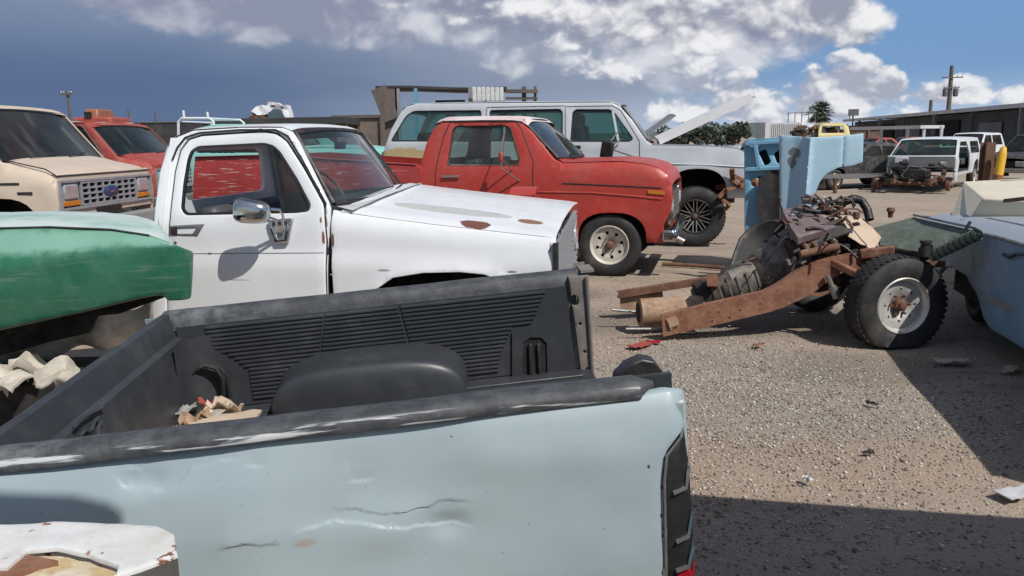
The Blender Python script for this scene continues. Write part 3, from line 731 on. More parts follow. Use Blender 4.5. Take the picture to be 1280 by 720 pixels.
    for z in zs:
        xs = []
        for i in range(len(zone)):
            a, b = zone[i-1], zone[i]
            if (a[1] > z) != (b[1] > z): xs.append(a[0]+(b[0]-a[0])*(z-a[1])/(b[1]-a[1]))
        xs.sort()
        for i in range(0, len(xs)-1, 2):
            segs = [(xs[i], xs[i+1])]
            for cu in cuts:
                cx = cu[0][0]+(cu[1][0]-cu[0][0])*(z-cu[0][1])/(cu[1][1]-cu[0][1]); ns = []
                for (p, q) in segs:
                    if p < cx < q: ns += [(p, cx-.006), (cx+.006, q)]
                    else: ns.append((p, q))
                segs = ns
            for (p, q) in segs:
                if q-p > .01:
                    mb.prism([(0, -.007), (-.009, -.004), (-.009, .003), (0, .007)], lambda a, h, p=p, z=z: (p, YW+a, z+h), lambda a, h, q=q, z=z: (q, YW+a, z+h))
    mb.build('ribbed_liner', 'liner', root, smooth=25)
    # wheel arch hump
    c0 = fr.y(462, 500, YW-.15); hl = fr.y(342, 500, YW-.12)[0]; hr = fr.y(586, 480, YW-.12)[0]; top = fr.y(470, 440, YW-.10)[1]
    cx, a_, h_ = (hl+hr)/2, (hr-hl)/2, top-FLOOR
    def hump(u, v):
        t = math.pi*u; n_ = .62
        cx_ = math.copysign(abs(math.cos(t))**n_, math.cos(t)); sz = abs(math.sin(t))**n_
        k = math.sin(v*math.pi/2)**.5 if v > 0 else 0
        yy = YW-.27*(math.cos(v*math.pi/2)**.45)
        kk = 1-.10*(1-v)
        return (cx+a_*cx_*(.35+.65*k if v < .5 else 1)*kk, yy, FLOOR+h_*sz*(k if v < .5 else 1))
    def hump2(u, v):
        t = math.pi*u; e = .55
        e = .66; X = -math.copysign(abs(math.cos(t))**e, math.cos(t)); Z = abs(math.sin(t))**e
        if v < .55:
            q = v/.55*math.pi/2; s = abs(math.sin(q))**e; return (cx+a_*X*s*.97, YW-.22-.06*abs(math.cos(q))**e, FLOOR+h_*Z*s*.97)
        w = (v-.55)/.45; return (cx+a_*X*(.97+.03*w), YW-.22+.24*w, FLOOR+h_*Z*(.97+.05*w))
    mb = MB(); mb.grid(hump2, 40, 24); mb.build('wheel_arch', 'liner', root, smooth=60)
    # tie-down pocket and its strap, front hoop
    pk = fr.ys([(654, 427), (662, 421), (676, 421), (683, 428), (684, 466), (678, 471), (658, 472), (652, 466)], YW)
    mb = MB(); yy = YW-.012
    mb.panel(fr.ys([(640, 415), (690, 395), (709, 389), (722, 474), (640, 484)], YW), lambda x, z: (x, yy, z), holes=[pk], t=.012, res=.05); mb.build('pocket_plate', 'liner', root)
    mb = MB(); mb.panel(pk, lambda x, z: (x, YW-.004, z), t=.004, res=.05); mb.build('pocket', 'dark', root)
    s0 = fr.y(663, 430, YW-.02); s1 = fr.y(664, 469, YW-.02); s2 = fr.y(673, 430, YW-.02); s3 = fr.y(675, 468, YW-.02)
    mb = MB(); mb.bar((s0[0], YW-.012, s0[1]), (s1[0], YW-.014, s1[1]), .016, .016, up=(0, 1, 0)); mb.bar((s2[0], YW-.012, s2[1]), (s3[0], YW-.014, s3[1]), .014, .014, up=(0, 1, 0)); mb.build('strap_bar', 'black', root, bevel=.004)
    mb = MB()
    hp = [fr.y(px, py, YW-.05) for px, py in [(236, 472), (245, 461), (258, 457), (270, 460), (278, 472), (280, 500)]]
    mb.tube([(p[0], YW-.05, p[1]) for p in hp], .011, 8)
    hp = [fr.y(px, py, YW-.04) for px, py in [(258, 457), (274, 458), (284, 470), (287, 498)]]
    mb.tube([(p[0], YW-.04, p[1]) for p in hp], .008, 8); mb.build('hoop_handle', 'black', root)
    # corner fillet of the liner
    f = [fr.y(225, 400, YW-.02), fr.y(262, 470, YW-.06), fr.y(245, 510, YW-.1)]
    mb = MB(); mb.grid(lambda u, v: (XF+.075+.16*u*u+.02*v, YW-.16*(1-u)**2-.002, FLOOR+.01+(.33-.0*u)*v), 8, 4); mb.build('corner_liner', 'liner', root, smooth=60)
    # steel end post at the far tail corner
    mb = MB(); e0 = fr.y(712, 345, YW); e1 = fr.y(736, 345, YW+.06); b0 = fr.y(727, 468, YW); b1 = fr.y(742, 470, YW+.06)
    def post(u, v):
        xa = -.035+.03*u; yy = YW-.02+.125*u
        return (xa+.004*mnoise.noise(Vector((u*3, v*6, 2))), yy, FLOOR-.05+(1.035-FLOOR+.05)*v)
    po = fr.ys([(711, 347), (736, 344), (739, 400), (743, 471), (727, 473)], YW-.02); ho = [ring(fr.y(718, 376, YW-.02), .020, 12, .026), ring(fr.y(725, 405, YW-.02), .007, 8), ring(fr.y(731, 440, YW-.02), .007, 8), ring(fr.y(734, 462, YW-.02), .009, 8)]
    mb.panel(po, lambda x, z: (x, YW-.02+.004*mnoise.noise(Vector((x*20, z*8, 1))), z), holes=ho, t=.04, res=.03, roll=.006)
    a_ = fr.ys([(733, 346), (737, 400), (741, 468)], YW-.03); mb.tube([(x, YW-.03, z) for x, z in a_], .008, 6)
    mb.box((-.03, WD-.005, .80), (.05, .012, .50)); mb.box((-.012, YW+.055, 1.03), (.06, .13, .012))
    mb.build('end_post', 'post', root)
    mb = MB(); mb.lathe([(.016, -.004), (.016, .006), (.008, .010)], (-.02, YW+.04, .83), 'x', 10); mb.build('bolt', 'dullmetal', root); mb = MB(); mb.lathe([(.012, -.004), (.012, .006)], (-.02, YW+.05, .64), 'x', 10); mb.build('bolt', 'dullmetal', root)
    # near tail corner: end wall behind the lamp, latch flap
    mb = MB(); mb.box((-.03, .05, .62), (.04, .10, .70)); mb.build('end_post', 'bedblue', root, bevel=.01)
    q = [fr.y(px, py, .16) for px, py in [(768, 468), (782, 453), (800, 445), (816, 448), (827, 463), (768, 476)]]
    mb = MB(); mb.prism(q, lambda a, h: (a, .13, h), lambda a, h: (a, .19, h)); mb.build('latch_cover', 'black', root, bevel=.006)
    # louvred tail lamp wrapping the corner
    lo = P([(834, 569), (851, 547), (867, 533), (870, 560), (873, 600), (873, 650), (872, 700), (868, 790), (834, 790), (832, 660), (831, 600)])
    mb = MB(); ly = lambda x, z: yside(x, z)-.004+(.9*max(0, x+.045)**2/.05)
    mb.panel(rounded(lo, .006, 2), lambda x, z: (x, ly(x, z), z), t=.05, res=.02, roll=.010); lamp = mb.build('tail_lamp', 'black', root)
    for a, b_, c_ in (((841, 616), (858, 610), (871, 597)), ((844, 676), (860, 669), (873, 652)), ((844, 712), (860, 706), (872, 690))):
        pa, pb, pc = P([a, b_, c_]); k = MB()
        up = [(p[0], p[1]+.05) for p in (pb, pc)]
        vs = []; 
        for p in (pa, pb, pc): vs += [(p[0], ly(*p)-.014, p[1]), (p[0], ly(*p)-.014, p[1]+.003), (p[0], ly(*p)+.004, p[1]+.007), (p[0], ly(*p)+.004, p[1]-.006)]
        k.add(vs, [(i*4+j, i*4+(j+1) % 4, (i+1)*4+(j+1) % 4, (i+1)*4+j) for i in range(2) for j in range(4)]+[(0, 1, 2, 3), (11, 10, 9, 8)])
        k.build('louvre', 'dullmetal', lamp)
        g = MB(); g.panel(rounded([(pb[0]-.004, pb[1]+.004), (pc[0], pc[1]+.004), (pc[0]-.002, pc[1]+.046), (pb[0]+.006, pb[1]+.040)], .008, 3), lambda x, z: (x, ly(x, z)-.005, z), t=.004, res=.03); g.build('lens', 'lensgrey', lamp)
    g = MB(); rl = P([(846, 716), (871, 706), (870, 730), (850, 735)]); g.panel(rl, lambda x, z: (x, ly(x, z)-.006, z), t=.006, res=.03); g.build('red_lens', 'redlens', lamp)
    g = MB(); tr = P([(868, 532), (851, 546), (833, 568), (830, 600), (831, 660), (833, 780)]); g.tube([(x, ly(x, z)-.004, z) for x, z in tr], .004, 6); g.build('lamp_trim', 'dullmetal', lamp)
    # running gear that carries it
    for yy in (.02, WD-.22):
        make_wheel(root, (cx-.02, yy+.1, .32), .34, .20, .19, 'steel8', side=-1 if yy < .5 else 1, lug=0)
    mb = MB(); mb.bar((XF-.2, .45, .42), (.02, .45, .42), .08, .14); mb.bar((XF-.2, WD-.45, .42), (.02, WD-.45, .42), .08, .14); mb.tube([(cx-.02, .2, .34), (cx-.02, WD-.2, .34)], .05); mb.build('chassis', 'rustdark', root)
    return fr, root
M['lensgrey'] = plain('smoky lamp lens', (.07, .12, .155), rough=.15, bmp=0, dust=.1)
BED, BEDROOT = pickup_bed()
# ================================================================ helpers shared by the vehicles
def strip_between(mb, A, B, mi=0, n=1):
    """quads between two point rows"""
    vs = list(A)+list(B); k = len(A)
    return mb.add(vs, [(i, i+1, k+i+1, k+i) for i in range(k-1)], mi)
def loft_top(mb, near, far, crown=.04, nv=12, edge=.03, lift=None, mi=0, nu=None):
    """sheet between a near and a far edge line (lists of xyz), crowned in the middle and rolled down at both edges"""
    near = [Vector(p) for p in near]; far = [Vector(p) for p in far]; n = len(near)
    def at(row, u):
        t = u*(n-1); i = min(int(t), n-2); return row[i].lerp(row[i+1], t-i)
    def fn(u, v):
        p = at(near, u).lerp(at(far, u), v); k = 4*v*(1-v)
        p.z += crown*(1-(2*v-1)**2)*.6+edge*min(1, k*2.2)**.5
        if lift: p.z += lift(u, v)
        return p
    return mb.grid(fn, nu or max(8, 3*(n-1)), nv, mi)
def sweep_rect(mb, path, w, h, mi=0):
    for a, b in zip(path[:-1], path[1:]): mb.bar(a, b, w, h, mi)
# ================================================================ white pickup
def white_pickup():
    o = at_y(305, 262, 5.30); fr = Fr(o[0], o[1], -9.0)
    root = tag(empty('pickup_truck', fr.m), 'white pickup with big chrome door mirror and a bare primer patch on its hood', 'pickup truck')
    WD = 1.86
    yw = interp([0, .45, .86, .885, .95, 1.12, 1.22, 1.30, 1.72, 1.80], [.03, .012, .0, .004, .022, .03, .045, .07, .20, .215])
    S = lambda pts: [fr.y(px, py, yw) for px, py in pts]
    fn = lambda x, z: (x, yw(z), z); fm = lambda x, z: (x, WD-yw(z), z)
    door = S([(211, 460), (211, 300), (213, 268), (219, 215), (226, 188), (236, 175), (252, 170), (330, 165), (346, 168), (358, 178), (382, 215), (404, 255), (407, 300), (410, 460)])
    hole = S([(226, 262), (229, 230), (234, 200), (238, 189), (247, 183), (330, 179), (341, 182), (350, 190), (372, 225), (388, 256), (386, 264), (370, 266), (232, 269)])
    hole = rounded(hole, .02, 2)
    gap = [(x, z) for x, z in door]
    cx = sum(p[0] for p in door)/len(door); cz = 1.2
    def grow(pl, d):
        out = []
        n = len(pl)
        for i in range(n):
            a, b, c = Vector(pl[i-1]), Vector(pl[i]), Vector(pl[(i+1) % n]); t = (c-a).normalized(); nn = Vector((t.y, -t.x))
            out.append(tuple(b+nn*d))
        return out
    area = sum(door[i-1][0]*door[i][1]-door[i][0]*door[i-1][1] for i in range(len(door)))
    sg = 1 if area > 0 else -1
    big = grow(door, .011*sg); inner = grow(door, -.03*sg)
    spz = []
    for (px, py, rx, rz, cc) in ((404, 297, .012, .045, (.20, .09, .06)), (262, 317, .02, .008, (.16, .10, .08)), (401, 275, .008, .02, (.25, .14, .10)), (230, 352, .05, .006, (.40, .37, .34)), (300, 350, .10, .004, (.45, .43, .41)), (212, 330, .006, .03, (.22, .11, .07))):
        a_ = fr.y(px, py, yw); spz.append((a_[0], 0, a_[1], rx, 0, rz, cc, 1.2))
    for (px, py, rx, rz, cc) in ((416, 300, .010, .05, (.22, .11, .08)), (480, 338, .05, .008, (.40, .36, .33)), (640, 340, .03, .008, (.30, .22, .18)), (688, 310, .008, .03, (.30, .2, .16))):
        a_ = fr.y(px, py, yw); spz.append((a_[0], 0, a_[1], rx, 0, rz, cc, 1.3))
    M['whiteworn'] = paint('white paint with rust nicks', (.72, .735, .75), (.66, .685, .71), rough=.34, dust=.05, coat=.3, wav=.12, chips=.12, dustcol=(.5, .46, .42), spots=spz)
    shell = S([(192, 460), (192, 275), (199, 215), (208, 186), (219, 172), (240, 163.5), (300, 159.5), (352, 159.5), (362, 163), (372, 178), (409, 254), (411.5, 262), (411.5, 460)])
    for f, inw in ((fn, (0, 1, 0)), (fm, (0, -1, 0))):
        mb = MB(); mb.panel(rounded(shell, .012, 2), f, holes=[big], inward=inw, t=.03, res=.09, roll=.012); mb.build('cab_side', 'white', root, smooth=50)
        # dark rubber seal inside the door gap
        mb = MB(); mb.panel(grow(door, .02*sg), lambda x, z, f=f, q=inw[1]: tuple(Vector(f(x, z))+Vector((0, .014*q, 0))), holes=[inner], inward=inw, t=.02, res=.12); mb.build('door_seal', 'black', root)
        if f is fm:      # the far door has lost its window frame
            lowd = [p for p in door if p[1] < fr.y(300, 262, yw)[1]]; xs_ = [p[0] for p in lowd]; zt_ = max(p[1] for p in lowd)
            mb = MB(); mb.panel([(min(xs_), .5), (min(xs_), zt_-.02), (max(xs_)-.3, zt_+.07), (max(xs_), zt_+.08), (max(xs_), .5)], f, inward=inw, t=.05, res=.1); d = mb.build('door', 'seat', root); continue
        mb = MB(); mb.panel(rounded(door, .01, 2), f, holes=[hole], inward=inw, t=.035, res=.06, roll=.010)
        d = mb.build('door', 'whiteworn', root, smooth=50)
        mb = MB(); mb.panel(grow(hole, .012*sg), lambda x, z, f=f, q=inw[1]: tuple(Vector(f(x, z))+Vector((0, .004*q, 0))), holes=[grow(hole, -.014*sg)], inward=inw, t=.02, res=.1); mb.build('window_frame', 'black', d)
        if f is fm: continue
        vent = S([(340, 183), (350, 192), (371, 226), (386, 256), (385, 263), (355, 265)]); q = inw[1]
        mb = MB(); mb.panel(vent, lambda x, z, f=f: tuple(Vector(f(x, z))+Vector((0, .014*q, 0))), inward=inw, t=.003, res=.2); mb.build('quarter_glass', 'glassdark', d)
        a, b = S([(339, 182), (354, 266)]); mb = MB(); mb.bar(Vector(f(*a))+Vector((0, .008*q, 0)), Vector(f(*b))+Vector((0, .008*q, 0)), .018, .016, up=(0, 1, 0)); mb.build('window_divider', 'black', d)
        if f is fn: DOOR = d
    # handle recess
    hp = S([(213, 282), (256, 280), (247, 295), (213, 294)])
    mb = MB(); mb.panel(rounded(hp, .008, 2), lambda x, z: (x, yw(z)-.006, z), holes=[rounded(S([(222, 285.5), (246, 284.5), (241, 292), (222, 292)]), .006, 2)], t=.008, res=.05, roll=.003); mb.build('door_handle', 'dullmetal', DOOR)
    mb = MB(); mb.panel(S([(214, 284), (222, 283), (222, 293), (214, 293)]), lambda x, z: (x, yw(z)-.008, z), t=.004, res=.05); mb.build('handle_latch', 'black', DOOR)
    lk = fr.y(222, 303, yw); mb = MB(); mb.lathe([(.011, -.006), (.011, 0), (.002, .001)], (lk[0], -.0, lk[1]), 'y', 12); mb.build('door_lock', 'dullmetal', DOOR)
    # thin grey bar along the body crease of the door
    a, b = S([(213, 317), (407, 316)]); mb = MB(); mb.bar((a[0]+.01, yw(a[1])-.001, a[1]), (b[0]-.01, yw(b[1])-.001, b[1]), .004, .005); mb.build('crease', 'grey', DOOR)
    # roof
    ne = S([(205, 192), (210, 180), (219, 170), (240, 162), (270, 160), (300, 158.5), (330, 158), (352, 158.5), (364, 163)])
    near = [(x, yw(z)+.005, z) for x, z in ne]; far = [(x, WD-yw(z)-.005, z) for x, z in ne]
    mb = MB(); loft_top(mb, near, far, crown=.030, edge=.012, nv=16, nu=32); mb.build('roof', 'white', root, smooth=60)
    # drip rail
    mb = MB(); pts = S([(216, 200), (222, 185), (232, 172), (250, 166), (300, 162.5), (345, 162.5), (360, 170), (380, 203), (408, 255)])
    mb.tube([(x, yw(z)-.006, z) for x, z in pts], .007, 6); mb.build('drip_rail', 'black', root)
    # back wall of the cab
    xb = ne[0][0]+.04
    zz = S([(206, 262)])[0][1]
    f = lambda y, z: (xb-.10*(1.75-z)/.6*.35-.0, y, z)
    mb = MB(); mb.panel([(.02, .35), (WD-.02, .35), (WD-.02, zz-.05), (WD-.20, 1.71), (.20, 1.71), (.02, zz-.05)], f, holes=[rounded([(.30, 1.27), (WD-.30, 1.27), (WD-.36, 1.62), (.36, 1.62)], .08)], inward=(1, 0, 0), t=.03, res=.15); mb.build('cab_back', 'white', root)
    # windscreen with black gasket
    wn = S([(366, 168), (414, 257)]); A0 = Vector((wn[0][0]-.01, yw(wn[0][1])+.07, wn[0][1]+.01)); A1 = Vector((wn[1][0]-.005, .115, wn[1][1]-.005))
    cwx = A1.x
    def ws(u, v, off=0.0, m=0.0):      # u across, v up
        uu = m+(1-2*m)*u; vv = m*1.6+(1-3.2*m)*v
        b = Vector((A1.x+.13*(1-(2*uu-1)**2), A1.y+(WD-2*A1.y)*uu, A1.z+.015)); t = Vector((A0.x+.06*(1-(2*uu-1)**2), A0.y+(WD-2*A0.y)*uu, A0.z+.028*(1-(2*uu-1)**2)))
        return b.lerp(t, vv)+Vector((off, 0, off*.8))
    mb = MB(); mb.grid(lambda u, v: ws(u, v, 0, .02), 14, 8, thick=(-.004, 0, -.003)); mb.build('windscreen', 'glassdusty', root)
    mb = MB(); loop = [ws(t, 0) for t in np.linspace(0, 1, 12)]+[ws(1, t) for t in np.linspace(0, 1, 6)[1:]]+[ws(t, 1) for t in np.linspace(1, 0, 12)[1:]]+[ws(0, t) for t in np.linspace(1, 0, 6)[1:]]
    mb.tube(loop, .016, 6, caps=False); mb.build('windscreen_seal', 'black', root)
    # fender with wheel arch
    arch = S([(448, 470), (450, 420), (458, 388), (472, 361), (492, 347), (530, 341), (575, 340), (606, 343), (628, 352), (646, 378), (656, 415), (658, 470)])
    zt = S([(420, 265), (470, 272), (540, 281), (620, 290), (694, 298)])
    fend = [(S([(413, 262)])[0][0], .45)]+[(S([(413, 262)])[0][0], zt[0][1]+.01)]+zt+S([(695, 330), (694, 350)])+[(S([(694, 350)])[0][0]-.02, .45)]
    # keep the arch open at the bottom
    fx = S([(694, 350)])[0][0]
    ar0, ar1 = arch[0], arch[-1]
    fend = fend[:-1]+[(fx-.02, .50), (ar1[0], .50)]+[p for p in reversed(arch) if p[1] > .50]+[(ar0[0], .50), (fend[0][0], .50)]
    fend = fend[1:]
    zshoulder = interp([p[0] for p in zt], [p[1] for p in zt])
    def ff(x, z):
        y = yw(z); d = zshoulder(x)-z
        if d < .12: y += .32*(max(0, .12-d))**2/.12+.0
        da = loop_d((x, z), [arch])
        y -= .020*math.exp(-(da/.035)**2)
        return (x, y, z)
    sp = [(*S([(594, 283)])[0][:1], 0, 0, .0, 0, 0, (.1, .05, .03), .4)]
    mb = MB(); mb.panel(rounded(fend, .008, 2), ff, inward=(0, 1, 0), t=.02, res=.045, roll=.01); mb.build('fender', 'whiteworn', root, smooth=50)
    mb = MB(); mb.panel([(x, z) for x, z in fend], lambda x, z: (x, WD-ff(x, z)[1], z), inward=(0, -1, 0), t=.02, res=.2); mb.build('fender', 'white', root, smooth=50)
    # wheel house behind the arch
    acx = (ar0[0]+ar1[0])/2; arr = (ar1[0]-ar0[0])/2
    mb = MB(); n = 16
    A = [(acx-(arr+.02)*math.cos(math.pi*i/n), .03, .50+(max(p[1] for p in arch)+.015-.50)*math.sin(math.pi*i/n)**.6) for i in range(n+1)]; B = [(x, .55, z) for x, y, z in A]
    strip_between(mb, A, B); mb.add([(acx-arr-.1, .56, .4), (acx+arr+.1, .56, .4), (acx+arr+.1, .56, 1.0), (acx-arr-.1, .56, 1.0)], [(0, 1, 2, 3)]); mb.build('wheel_house', 'dark', root)
    # hood: reads its four edges off the fender shoulder, rises to a broad crown
    yedge = .30*.16+yw(1.0)
    hn = []
    for x, z in zt: hn.append((x, ff(x, z)[1]-.002, z))
    hn[0] = (hn[0][0]+.02, hn[0][1], hn[0][2])
    hf = [(x+.02, WD-y, z+.085) for x, y, z in hn]
    def lift(u, v):
        a = math.exp(-((v-.14)/.05)**2)*-.010+math.exp(-((v-.86)/.05)**2)*-.010
        return a+.012*math.sin(u*math.pi)*(4*v*(1-v))-.006*max(0, u-.95)/.05
    cxy = fr.z(565, 263, 1.16)
    spots = []
    q = fr.y(594, 280, .12); spots.append((q[0], .135, 0, .105, .075, 0, (.17, .06, .035), 1.0))
    q = fr.y(565, 262, .42); spots.append((q[0], .42, 0, .44, .085, 0, (.50, .50, .49), .45))
    q = fr.y(662, 270, .36); spots.append((q[0], .36, 0, .09, .05, 0, (.26, .13, .07), 1.0))
    M['hoodwhite'] = paint('white paint with bare patches', (.72, .735, .75), (.67, .69, .715), rough=.32, dust=.02, coat=.4, wav=.06, spots=spots)
    mb = MB(); loft_top(mb, hn, hf, crown=.055, edge=.02, nv=26, nu=40, lift=lift); mb.build('hood', 'hoodwhite', root, smooth=60)
    # cowl strip
    mb = MB(); strip_between(mb, [(cwx+.02+.13*(1-(2*t-1)**2), A1.y+(WD-2*A1.y)*t, A1.z-.005+.0*t) for t in np.linspace(0, 1, 10)], [(hn[0][0]+.09+.10*(1-(2*t-1)**2), .06+(WD-.12)*t, hn[0][2]+.01+.085*t+.05*(1-(2*t-1)**2)) for t in np.linspace(0, 1, 10)])
    mb.build('cowl', 'white', root)
    for t0 in (.22, .55):
        mb = MB(); mb.tube([ws(t0, .02, .035), ws(t0+.12, .05, .04), ws(t0+.34, .07, .03)], .006, 6); mb.build('wiper', 'black', root)
    # nose: dark slot, louvred grille, lamp bezel
    gx = fx+.004; z0 = .50; ztop = zt[-1][1]-.03
    mb = MB(); mb.box((gx-.05, WD/2, (z0+ztop)/2), (.06, WD-.14, ztop-z0)); mb.build('grille_back', 'dark', root)
    mb = MB()
    for k in range(11):
        z = ztop-.03-k*(ztop-z0-.04)/11; mb.bar((gx-.008, .10, z), (gx-.008, WD-.10, z+.08), .030, .012)
    for y in np.linspace(.12, WD-.12, 7): mb.bar((gx-.018, y, z0), (gx-.018, y, ztop+.02), .018, .012)
    mb.build('grille', 'grillegrey', root)
    mb = MB(); mb.box((gx-.004, .040, (z0+ztop)/2), (.03, .09, ztop-z0)); mb.build('nose_trim', 'dark', root)
    for y in (WD-.30,):
        mb = MB(); mb.lathe([(.005, .02), (.075, .012), (.095, 0), (.105, .016), (.112, 0)], (gx, y, ztop-.14), 'x', 20); mb.build('headlamp', 'lampglass', root)
    # red scrap lying on the far hood edge is a thing of its own
    # door mirror on its tripod
    arm = empty('door_mirror', parent=DOOR)
    mp = [S([(336, 275), (368, 272), (362, 303), (346, 304)])][0]
    mb = MB(); mb.panel(rounded(mp, .012, 2), lambda x, z: (x, yw(z)-.030, z), holes=[rounded(S([(342, 279), (361, 277), (357, 297), (349, 298)]), .006, 2)], t=.03, res=.04, roll=.006); mb.build('mirror_base', 'chrome', DOOR, smooth=50)
    mb = MB(); mb.panel(S([(342, 279), (361, 277), (357, 297), (349, 298)]), lambda x, z: (x, yw(z)-.012, z), t=.01, res=.04); mb.build('mirror_bracket_back', 'grey', DOOR)
    H = Vector((*fr.y(315, 264, -.17), 0)); H = Vector((H.x, -.17, H.y)); a = fr.y(352, 290, -.01); k1 = fr.y(350, 262, -.10); 
    mb = MB(); mb.tube([(a[0], -.0, a[1]), (fr.y(354, 270, -.06)[0], -.06, fr.y(354, 270, -.06)[1]), (k1[0], -.10, k1[1]), (H.x+.04, -.16, H.z+.02)], .010, 8)
    mb.tube([(fr.y(345, 296, 0)[0], .0, fr.y(345, 296, 0)[1]), (fr.y(346, 275, -.08)[0], -.08, fr.y(346, 275, -.08)[1]), (H.x+.05, -.17, H.z-.02)], .008, 8); mb.build('mirror_arm', 'chrome', DOOR)
    bpy.data.objects.remove(arm)
    w_, h_ = .118, .080
    def shellm(u, v):
        t = 2*math.pi*u; e = .6; cx_ = math.copysign(abs(math.cos(t))**e, math.cos(t)); sx = math.copysign(abs(math.sin(t))**e, math.sin(t))
        r = math.sin(v*math.pi/2)**.6; dep = math.cos(v*math.pi/2)
        return Vector((cx_*w_*r, -.075*dep, sx*h_*r*(1-.12*cx_)))
    R = Matrix.Rotation(RAD(14), 3, 'Z') @ Matrix.Rotation(RAD(8), 3, 'Y')
    mb = MB(); mb.grid(lambda u, v: R @ shellm(u, v)+H, 32, 10); mb.build('mirror_shell', 'chrome', DOOR, smooth=60)
    mb = MB(); mb.grid(lambda u, v: R @ (shellm(u, 1)*Vector((1, 1, 1))*0+Vector((shellm(u, 1).x*v*.97, .008*(1-v), shellm(u, 1).z*v*.97)))+H, 32, 4); mb.build('mirror_glass', 'lampglass', DOOR)
    # cabin: bench seat, dash, steering wheel
    zs = S([(300, 262)])[0][1]; xs = S([(230, 262)])[0][0]
    mb = MB(); mb.box((xs+.35, WD/2, .72), (.50, WD-.30, .22)); mb.build('seat', 'seat', root, bevel=.05)
    mb = MB(); mb.box((xs+.13, WD/2, .98), (.16, WD-.30, .52), Matrix.Rotation(RAD(-8), 3, 'Y')); mb.build('backrest', 'seat', root, bevel=.05)
    dx = A1.x-.22
    mb = MB(); mb.box((dx, WD/2, A1.z-.10), (.34, WD-.26, .20)); mb.build('dashboard', 'seat', root, bevel=.04)
    mb = MB(); n = 28; ang = RAD(35); sc = Vector((dx-.26, WD-.55, A1.z+.02)); Rw = Matrix.Rotation(-ang, 3, 'Y')
    mb.tube([sc+Rw @ Vector((0, .19*math.cos(2*math.pi*i/n), .19*math.sin(2*math.pi*i/n))) for i in range(n+1)], .011, 6, caps=False)
    for q in (0, 2.1, 4.2): mb.bar(sc, sc+Rw @ Vector((0, .19*math.cos(q), .19*math.sin(q))), .012, .03)
    mb.tube([sc, sc+Vector((.25, 0, -.2))], .025, 8); mb.build('steering_wheel', 'black', root)
    mb = MB(); mb.box((A0.x+.06, WD/2, A0.z-.09), (.015, .20, .055)); mb.build('rear_view_mirror', 'black', root)
    mb = MB(); mb.box(((shell[0][0]+fx)/2, WD/2, .42), (fx-shell[0][0]-.3, .9, .16)); mb.box((shell[0][0]+.1, .5, .45), (.5, .08, .16)); mb.box((shell[0][0]+.1, WD-.5, .45), (.5, .08, .16)); mb.build('chassis', 'rustdark', root)
    mb = MB(); mb.box((shell[0][0]+.75, WD/2, .47), (1.4, WD-.1, .04)); mb.build('floor', 'dark', root)
    for yy, sd in ((.14, -1), (WD-.14, 1)):
        make_wheel(root, (acx, yy, .31), .31, .21, .19, 'steel8', side=sd, lug=0)
    return fr, root
WHITE, _ = white_pickup()
